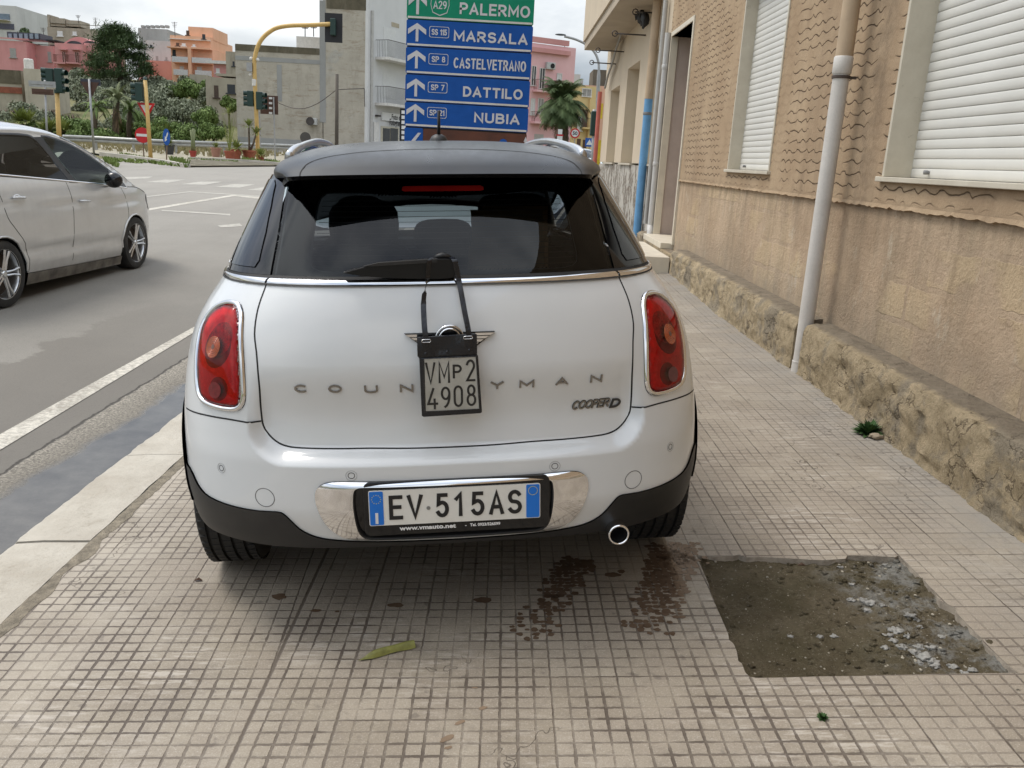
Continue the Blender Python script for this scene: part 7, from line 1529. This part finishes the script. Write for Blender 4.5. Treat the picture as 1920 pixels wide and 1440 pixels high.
mb = MB(); mb.box(xl-sb.x+.01, xr-sb.x-.01, .002, .012, 1.43-sb.z, 3.40-sb.z); mb.build('backing', TRIM, SGN)
# tall info board frame left of the signs
o = thing('price_board', 'white board of small notices in a black frame beside the blue signs', 'sign', gbase(757, 40)); b_ = Vector(o.location); A_, B_ = Vector(atY(750,203,40))-b_, Vector(atY(775,275,40))-b_; mb = MB(); mb.box(A_.x, B_.x, 0, .08, B_.z, A_.z); mb.build('frame', SEAM, o)
for k in range(6): C_, D_ = Vector(atY(753,207+k*9.5,40))-b_, Vector(atY(772,214.5+k*9.5,40))-b_; mb = MB(); mb.box(C_.x, D_.x, -.02, -.002, D_.z, C_.z); mb.build('notice', WHT, o)
# cable bundle and iron brackets under the balcony of the beige house
CAB = M('grey_cable', (.30, .29, .27), .7, var=.2); mb = MB(); X_ = 2.30
for off in (0, .05, .10):
    pts = [atX(px+off*30, py, X_) for px, py in ((1205,0),(1188,15),(1178,28),(1171,45),(1163,68),(1154,95),(1148,118),(1140,140),(1134,165))]; mb.tube([tuple(p) for p in crom([(p[0]-off*.3, p[1], p[2]) for p in pts], 3)], .022, 5)
tag(mb.build('cable_bundle', CAB, smooth=True), 'bundle of loose grey cables running along the beige wall under the balcony', 'cables')
for i, (a, b_) in enumerate((((1145,70),(1211,66)), ((1142,98),(1170,97)), ((1133,121),(1155,120)), ((1198,18),(1226,24)))):
    A_ = Vector(atX(*b_, XB)); B_ = Vector((XB-.55 if i < 3 else XB-.3, A_.y+.15, A_.z+.02)); mb = MB(); mb.tube([tuple(A_), tuple(B_)], .014, 5)
    ring = [(B_.x+.05*math.cos(t*.785), B_.y, B_.z+.05*math.sin(t*.785)) for t in range(9)]; mb.tube(ring, .010, 4)
    tag(mb.build('cable_bracket', IRON, smooth=True), ('longest', 'middle', 'farthest', 'nearest')[i]+' thin iron ring bracket holding cables off the beige wall', 'bracket', 'iron cable brackets on the beige wall')
jb = thing('junction_bundle', 'black tangle of cable junctions hanging under the balcony', 'cables', atX(1200, 20, 2.25)); mb = MB(); rng = random.Random(4); q0 = Vector(jb.location)
for px, py, r in ((1195,8,.09),(1198,22,.10),(1203,32,.09),(1210,36,.09),(1207,46,.06),(1196,-5,.09),(1204,15,.05)): p = Vector(atX(px, py, 2.25))-q0; mb = MB(); mb.ball(tuple(p), r, 2, .9, (.7, .9, 1.3)); mb.build('junction', TRIM, jb, smooth=True)
# litter on the pavement
a, b_ = Vector(swp(672, 1241)), Vector(swp(776, 1212)); lf = thing('dry_leaf_stalk', 'curled olive green stalk lying on the tiles behind the hatchback', 'leaf', tuple(a)); d = (b_-a); s = Vector((-d.y, d.x, 0)).normalized(); mb = MB(); n = 14
def lw(t): return .0155*min(1, t*4)*(1-.06*math.sin(t*5))
for i in range(n+1):
    t_ = i/n; p = d*t_+s*.006*math.sin(t_*3); w = lw(t_)
    for k in range(6): f_ = k/5; mb.v(p+s*(f_-.5)*2*w+Vector((0, 0, .004+.018*math.sin(f_*math.pi)*min(1, t_*4)+.0012*math.sin(i*.9+k))))
for i in range(n):
    for k in range(5): q = i*6+k; mb.F.append([q, q+6, q+7, q+1]); mb.I.append(0)
mb.build('leaf_blade', M('olive_stalk', (.19, .19, .045), .5, var=.3, sc=40), lf, smooth=True)
for px, py, lb in ((372, 1090, 'small brown crumpled leaf near the left rear tyre'), (1503, 1062, 'thin dark twig on the tiles beside the broken pavement')):
    p = swp(px, py); mb = MB(); mb.tube([(p[0]-.014, p[1], p[2]+.004), (p[0], p[1]+.003, p[2]+.009), (p[0]+.014, p[1]+.001, p[2]+.004)], [.002, .006, .002], 5); tag(mb.build('fallen_leaf', M('dead_leaf', (.09, .05, .03), .8)), lb, 'leaf')
wd_ = thing('wall_weed', 'small green weed growing at the foot of the rough plinth', 'weed', (2.10, 4.35, kz(2.1, 4.35))); p = swp(1652, 812); p = (min(p[0], 2.12)-.03, p[1]-.02, p[2]); wd_.location = p; mb = MB(); rng = random.Random(8); spiky(mb, Vector((0, 0, 0)), .10, 70, rng, .16, (.1, 1.3)); mb.build('foliage', leafmat('weed_green', (.03, .07, .02), (.07, .13, .04)), wd_, fixn=False)
wd_ = thing('joint_weed', 'tiny green weed in a tile joint in front of the broken pavement', 'weed', swp(1542, 1347)); mb = MB(); spiky(mb, Vector((0, 0, 0)), .02, 40, rng, .3, (.1, 1.2)); mb.build('foliage', bpy.data.materials['weed_green'], wd_, fixn=False)
p = swp(1658, 818); mb = MB(); mb.ball((min(p[0], 2.12)-.02, p[1]-.04, p[2]+.01), .035, 3, .5, (1.1, .8, .45)); tag(mb.build('loose_stone', M('loose_stone', (.26, .21, .15), .9, bump=.6), smooth=True), 'loose brown stone lying below the weed at the plinth', 'stone')
# ------------------------------------------------------------------ silver people carrier on the road
def people_carrier(name, label, mat, paint, dirty):
    o = thing(name, label, 'car', mat=mat)
    Wk = [(-.80,.60),(-.72,.78),(-.5,.86),(0,.905),(1.5,.915),(2.5,.905),(2.9,.88),(3.15,.81),(3.33,.70),(3.45,.52),(3.52,.25)]
    Gk = [(.12,.93),(.25,.975),(.42,1.0),(.7,1.0),(.9,.99),(1.05,.955),(1.2,.885),(1.4,.795),(1.55,.735),(1.70,.68)]
    Hk = [(-.80,1.07),(-.72,1.34),(-.55,1.55),(-.2,1.64),(.3,1.68),(.8,1.685),(1.3,1.655),(1.65,1.58),(2.0,1.45),(2.35,1.28),(2.6,1.13),(2.75,1.06),(2.95,1.0),(3.15,.92),(3.32,.80),(3.43,.66),(3.52,.42)]
    def Wd(y): return interp(Wk, y)
    def h_(y): return interp(Hk, y)
    def za(y): return h_(y)-.10
    def S(sg):
        def f(y, z):
            a = za(y); b_ = .012*math.exp(-((z-(.93-.05*y))/.03)**2)*(-1)
            cr_ = -.018*sst(1-abs(z-(.50-.05*y))/.09)
            if z <= a: x = Wd(y)*interp(Gk, z)+b_*.6+cr_
            else: x = Wd(y)*interp(Gk, a)*math.sqrt(max(0, 1-((z-a)/.1001)**2))
            return (sg*x, y, z)
        return f
    AR_ = .345; FW = 2.60
    def arc(cy, t0, t1, r=AR_, n=14): return [(cy+r*math.cos(R(t0+(t1-t0)*i/n)), .31+r*math.sin(R(t0+(t1-t0)*i/n))) for i in range(n+1)]
    lowz = .20
    for sg in (1, -1):
        f = S(sg); fl = sg < 0
        P = [(-.78, .3), (-.34, .22)]+arc(0, 195, 0)[0:]+[(.36, lowz+.06), (FW-.36, lowz)]+arc(FW, 180, -12)+[(3.05, .16), (3.40, .17), (3.515, .30)]
        P += [(y, za(y)) for y in [3.50-.08*k for k in range(13)]]+[(2.50, .972), (2.38, .985), (1.84, 1.030), (1.43, 1.073), (1.30, 1.083), (.57, 1.147), (.05, 1.192), (-.15, 1.210), (-.78, 1.24)]
        patch('body', P, f, paint, o, (.09, .06), flip=fl)
        WR = [(-.15,1.215),(-.18,1.40),(.05,1.50),(.35,1.54),(.69,1.545),(.94,1.535),(1.03,1.50),(1.10,1.43),(1.22,1.24),(1.30,1.088)]; WF = [(1.43,1.078),(1.32,1.25),(1.22,1.42),(1.17,1.53),(1.43,1.50),(1.69,1.43),(1.95,1.32),(2.22,1.17),(2.36,1.07),(2.38,.99)]
        fr_ = [(-.78,1.24),(-.15,1.210)]+WR+[(1.30,1.083),(1.43,1.073)]+WF+[(2.38,.985),(2.50,.972),(2.54,za(2.54))]+[(y, za(y)) for y in [2.5-.1*k for k in range(33)] if y > -.79]
        patch('window_frame', fr_, f, paint, o, (.09, .05), flip=fl)
        patch('door_pillar', [(1.29,1.08),(1.44,1.07),(1.33,1.25),(1.23,1.42),(1.18,1.53),(1.02,1.525),(1.09,1.43),(1.21,1.24)], f, TRIM, o, (.05, .05), disp=.004, flip=fl)
        patch('mirror_corner', [(2.10,1.005),(2.48,.968),(2.36,1.09),(2.20,1.19)], f, GBLK, o, (.05, .05), disp=.006, flip=fl)
        for q_ in (WR, WF): ribbon('window_seal', q_, f, .035, .003, TRIM, o, flip=fl, prof='flat', k=2)
        rub = [(-.35, .21), (-.35, .12), (.36, .15), (2.24, .10), (2.24, .19), (.36, .26)]
        patch('sill', [(.345, .27), (2.25, .20), (2.25, .10), (.345, .16)], f, dirty, o, (.3, .05), disp=.012, rim=.03, flip=fl)
        G = S(sg)
        dg = [(.70, 1.0), (1.0, .60)]
        for nm, W_ in (('rear_door_window', [(-.15,1.215),(.05,1.197),(.57,1.152),(1.16,1.098),(1.30,1.088),(1.22,1.24),(1.10,1.43),(1.03,1.50),(.94,1.535),(.69,1.545),(.35,1.54),(.05,1.50),(-.18,1.40)]),
                       ('front_door_window', [(1.43,1.078),(1.84,1.035),(2.20,1.0),(2.38,.99),(2.36,1.07),(2.22,1.17),(1.95,1.32),(1.69,1.43),(1.43,1.50),(1.17,1.53),(1.22,1.42),(1.32,1.25)])):
            g_ = DGL if nm[0] == 'r' else GREENG
            patch(nm, W_, G, g_, o, (.1, .06), disp=.005, flip=fl)
        ribbon('belt_strip', [(-.3,1.237),(.3,1.187),(1.1,1.112),(1.9,1.037),(2.47,.970)], f, .022, .006, CHR, o, flip=fl)
        for nm, Q in (('door_seam', [(1.22,1.11),(1.23,.99),(1.235,.86),(1.22,.72),(1.19,.5),(1.15,.29)]), ('door_seam', [(2.33,.98),(2.42,.83),(2.44,.68),(2.41,.46),(2.33,.32),(2.23,.22)]), ('door_seam', [(.02,1.2),(.07,1.09),(.09,.98),(.12,.82),(.22,.70),(.34,.56),(.38,.40),(.37,.28)]), ('fender_seam', [(2.5,.98),(2.75,.96),(3.0,.88)])):
            ribbon(nm, Q, f, .008, .0008, SEAM, o, flip=fl)
        ribbon('arch_lip', arc(0, 185, -2), f, .02, .012, paint, o, flip=fl, k=1); ribbon('arch_lip', arc(FW, 182, -8), f, .02, .012, paint, o, flip=fl, k=1)
        for y, z in ((.33, .985), (1.46, .882)):
            xq = S(1)(y, z)[0]; mb = MB(); mb.ball((sg*(xq-.008), y, z-.005), .075, 2, sq=(.12, 1., .5)); mb.build('handle_cup', paint, o, smooth=True)
            mb = MB(); mb.tube([(sg*(xq+.012), y-.10, z+.008), (sg*(xq+.032), y-.06, z+.006), (sg*(xq+.032), y+.06, z), (sg*(xq+.012), y+.10, z-.004)], [.012,.017,.017,.012], 8, flat=.7); mb.build('door_handle', paint, o, smooth=True)
        mb = MB(); mb.ball((sg*.985, 1.98, 1.085), .125, 3, sq=(.80, .62, .70)); mb.tube([(sg*.86, 2.10, 1.02), (sg*.95, 2.04, 1.04)], .025, 6); mb.build('door_mirror', GBLK, o, smooth=True)
        for cy in (0, FW):
            T = Matrix.Translation((sg*.80, cy, .312)) @ Matrix.Rotation(R(90*sg), 4, 'Y')
            mb = MB(); mb.lathe([(.20,-.10),(.27,-.11),(.300,-.10),(.312,-.08),(.312,.08),(.300,.10),(.27,.108),(.232,.104),(.225,.09)], 48, T); ty = mb.build('wheel', RUBB, o, smooth='auto')
            mb = MB(); mb.lathe([(.228,.10),(.236,.104),(.226,.09),(.215,.05),(.21,-.06)], 48, T); mb.lathe([(0,.098),(.025,.098),(.032,.088),(.05,.084),(.055,.07)], 20, T)
            for k in range(5):
                for dd in (-.13, .13):
                    a = 2*math.pi*k/5+.3; c0 = Vector((math.cos(a)*.035, math.sin(a)*.035, .080)); c1 = Vector((math.cos(a+dd*1.15)*.224, math.sin(a+dd*1.15)*.224, .090))
                    mb.tube([T @ (c0+Vector((-math.sin(a), math.cos(a), 0))*dd*.12), T @ c0.lerp(c1, .55), T @ c1], [.016,.0125,.015], 6, flat=.8)
            mb.build('rim', SILV, ty, smooth='auto')
            mb = MB(); mb.lathe([(0,.0),(.212,.0)], 32, T); mb.lathe([(0,.02),(.14,.02),(.14,.0)], 32, T, ); mb.build('brake_disc', M('brake_brown', (.05,.035,.025), .6, .4), ty)
            mb = MB()
            for k in range(14):
                a, b_ = math.pi*k/14, math.pi*(k+1)/14; q = lambda t, x: (sg*x, cy+.35*math.cos(t), .31+.35*math.sin(t)); mb.quad(q(a,.5), q(b_,.5), q(b_,.87), q(a,.87))
            mb.build('wheel_well', TRIM, o, fixn=False)
        hl = [(3.02,.86),(3.12,.70),(3.36,.62),(3.44,.66),(3.36,.76),(3.2,.85)]
        patch('headlight', hl, f, M('headlight_lens', (.6, .62, .64), .08, .3), o, (.06, .04), disp=.006, flip=fl)
        patch('tail_lamp', [(-.77,.85),(-.55,.88),(-.5,1.1),(-.62,1.2),(-.77,1.1)], f, bpy.data.materials['brake_red_dark'], o, (.06, .04), disp=.006, flip=fl)
    def top(u, y):
        a = za(y); xa = Wd(y)*interp(Gk, a); t_ = abs(u)*math.pi/2; return (math.copysign(xa*math.sin(t_), u), y, a+.10*math.cos(t_))
    for nm, y0, y1, m_ in (('roof', -.55, 1.50, paint), ('windshield', 1.5, 2.55, GLC), ('bonnet', 2.55, 3.52, paint), ('rear_window', -.79, -.55, GBLK)):
        patch(nm, [(-1, y0), (1, y0), (1, y1), (-1, y1)], top, m_, o, (.08, .09))
    mb = MB(); mb.box(-.80, .80, .36, 2.24, .16, .24); mb.box(-.48, .48, -.7, 3.3, .22, .4); mb.box(-.78, .78, 2.15, 2.5, .6, .98); mb.build('floor_pan', TRIM, o)
    mb = MB(); mb.box(-.76, .76, -.78, -.70, .25, 1.0); mb.build('rear_panel', paint, o)
    for x in (-.38, .38):
        for y in (1.15, .1): mb = MB(); mb.box(x-.24, x+.24, y, y+.12, .4, 1.12); q = mb.build('seat_backrest', SEAT, o); bevel(q, .04, 3); mb = MB(); mb.box(x-.12, x+.12, y+.01, y+.10, 1.15, 1.32); q = mb.build('headrest', SEAT, o); bevel(q, .03, 2)
    return o
def silver_paint():
    t = NT('dusty_silver_paint'); n = t.noise(3, 5, .6); x, y, z = t.sep()[:3]; c = t.ramp(n, .3, .7, (.56, .57, .575), (.62, .63, .635))
    v = t.noise(3, 5, .7, v=t.scaled(1, 3, .35)); c = t.mix(t.ramp(v, .5, .75, (0, 0, 0), (.2,)*3), c, (.44, .435, .42))
    lo = t.ma('MULTIPLY', t.mr(z, .75, .22, 0., 1.), t.ramp(t.noise(5, 5, .7), .25, .75, (.2,)*3, (.9,)*3)); c = t.mix(t.ma('MULTIPLY', lo, .55), c, (.30, .285, .26))
    return t.pbr(c, .27, .35, None, **{'Coat Weight': .6, 'Coat Roughness': .06})
GREENG = tinted('green_glass', (.72, .86, .78), .40); DGL = tinted('dark_side_glass', (.30, .29, .28), .45)
DIRTY = M('dirty_sill', (.14, .13, .115), .8, var=.5, sc=7)
Pm = Matrix.Translation((-5.475, 7.946, -.0894)) @ Matrix.Rotation(-.046, 4, 'Z') @ Matrix.Rotation(.019, 4, 'X')
people_carrier('people_carrier', 'dusty silver people carrier driving away on the road left of the white hatchback', Pm, silver_paint(), DIRTY)
q = gp(1100, 304); people_carrier('distant_car', 'small pale parked car far down the street below the palm', Matrix.Translation((atY(1096,295,50)[0]-.3, 52, gz(0, 50)-.1)) @ Matrix.Rotation(R(188), 4, 'Z'), M('pale_car_paint', (.55, .60, .62), .3, .2), DIRTY)
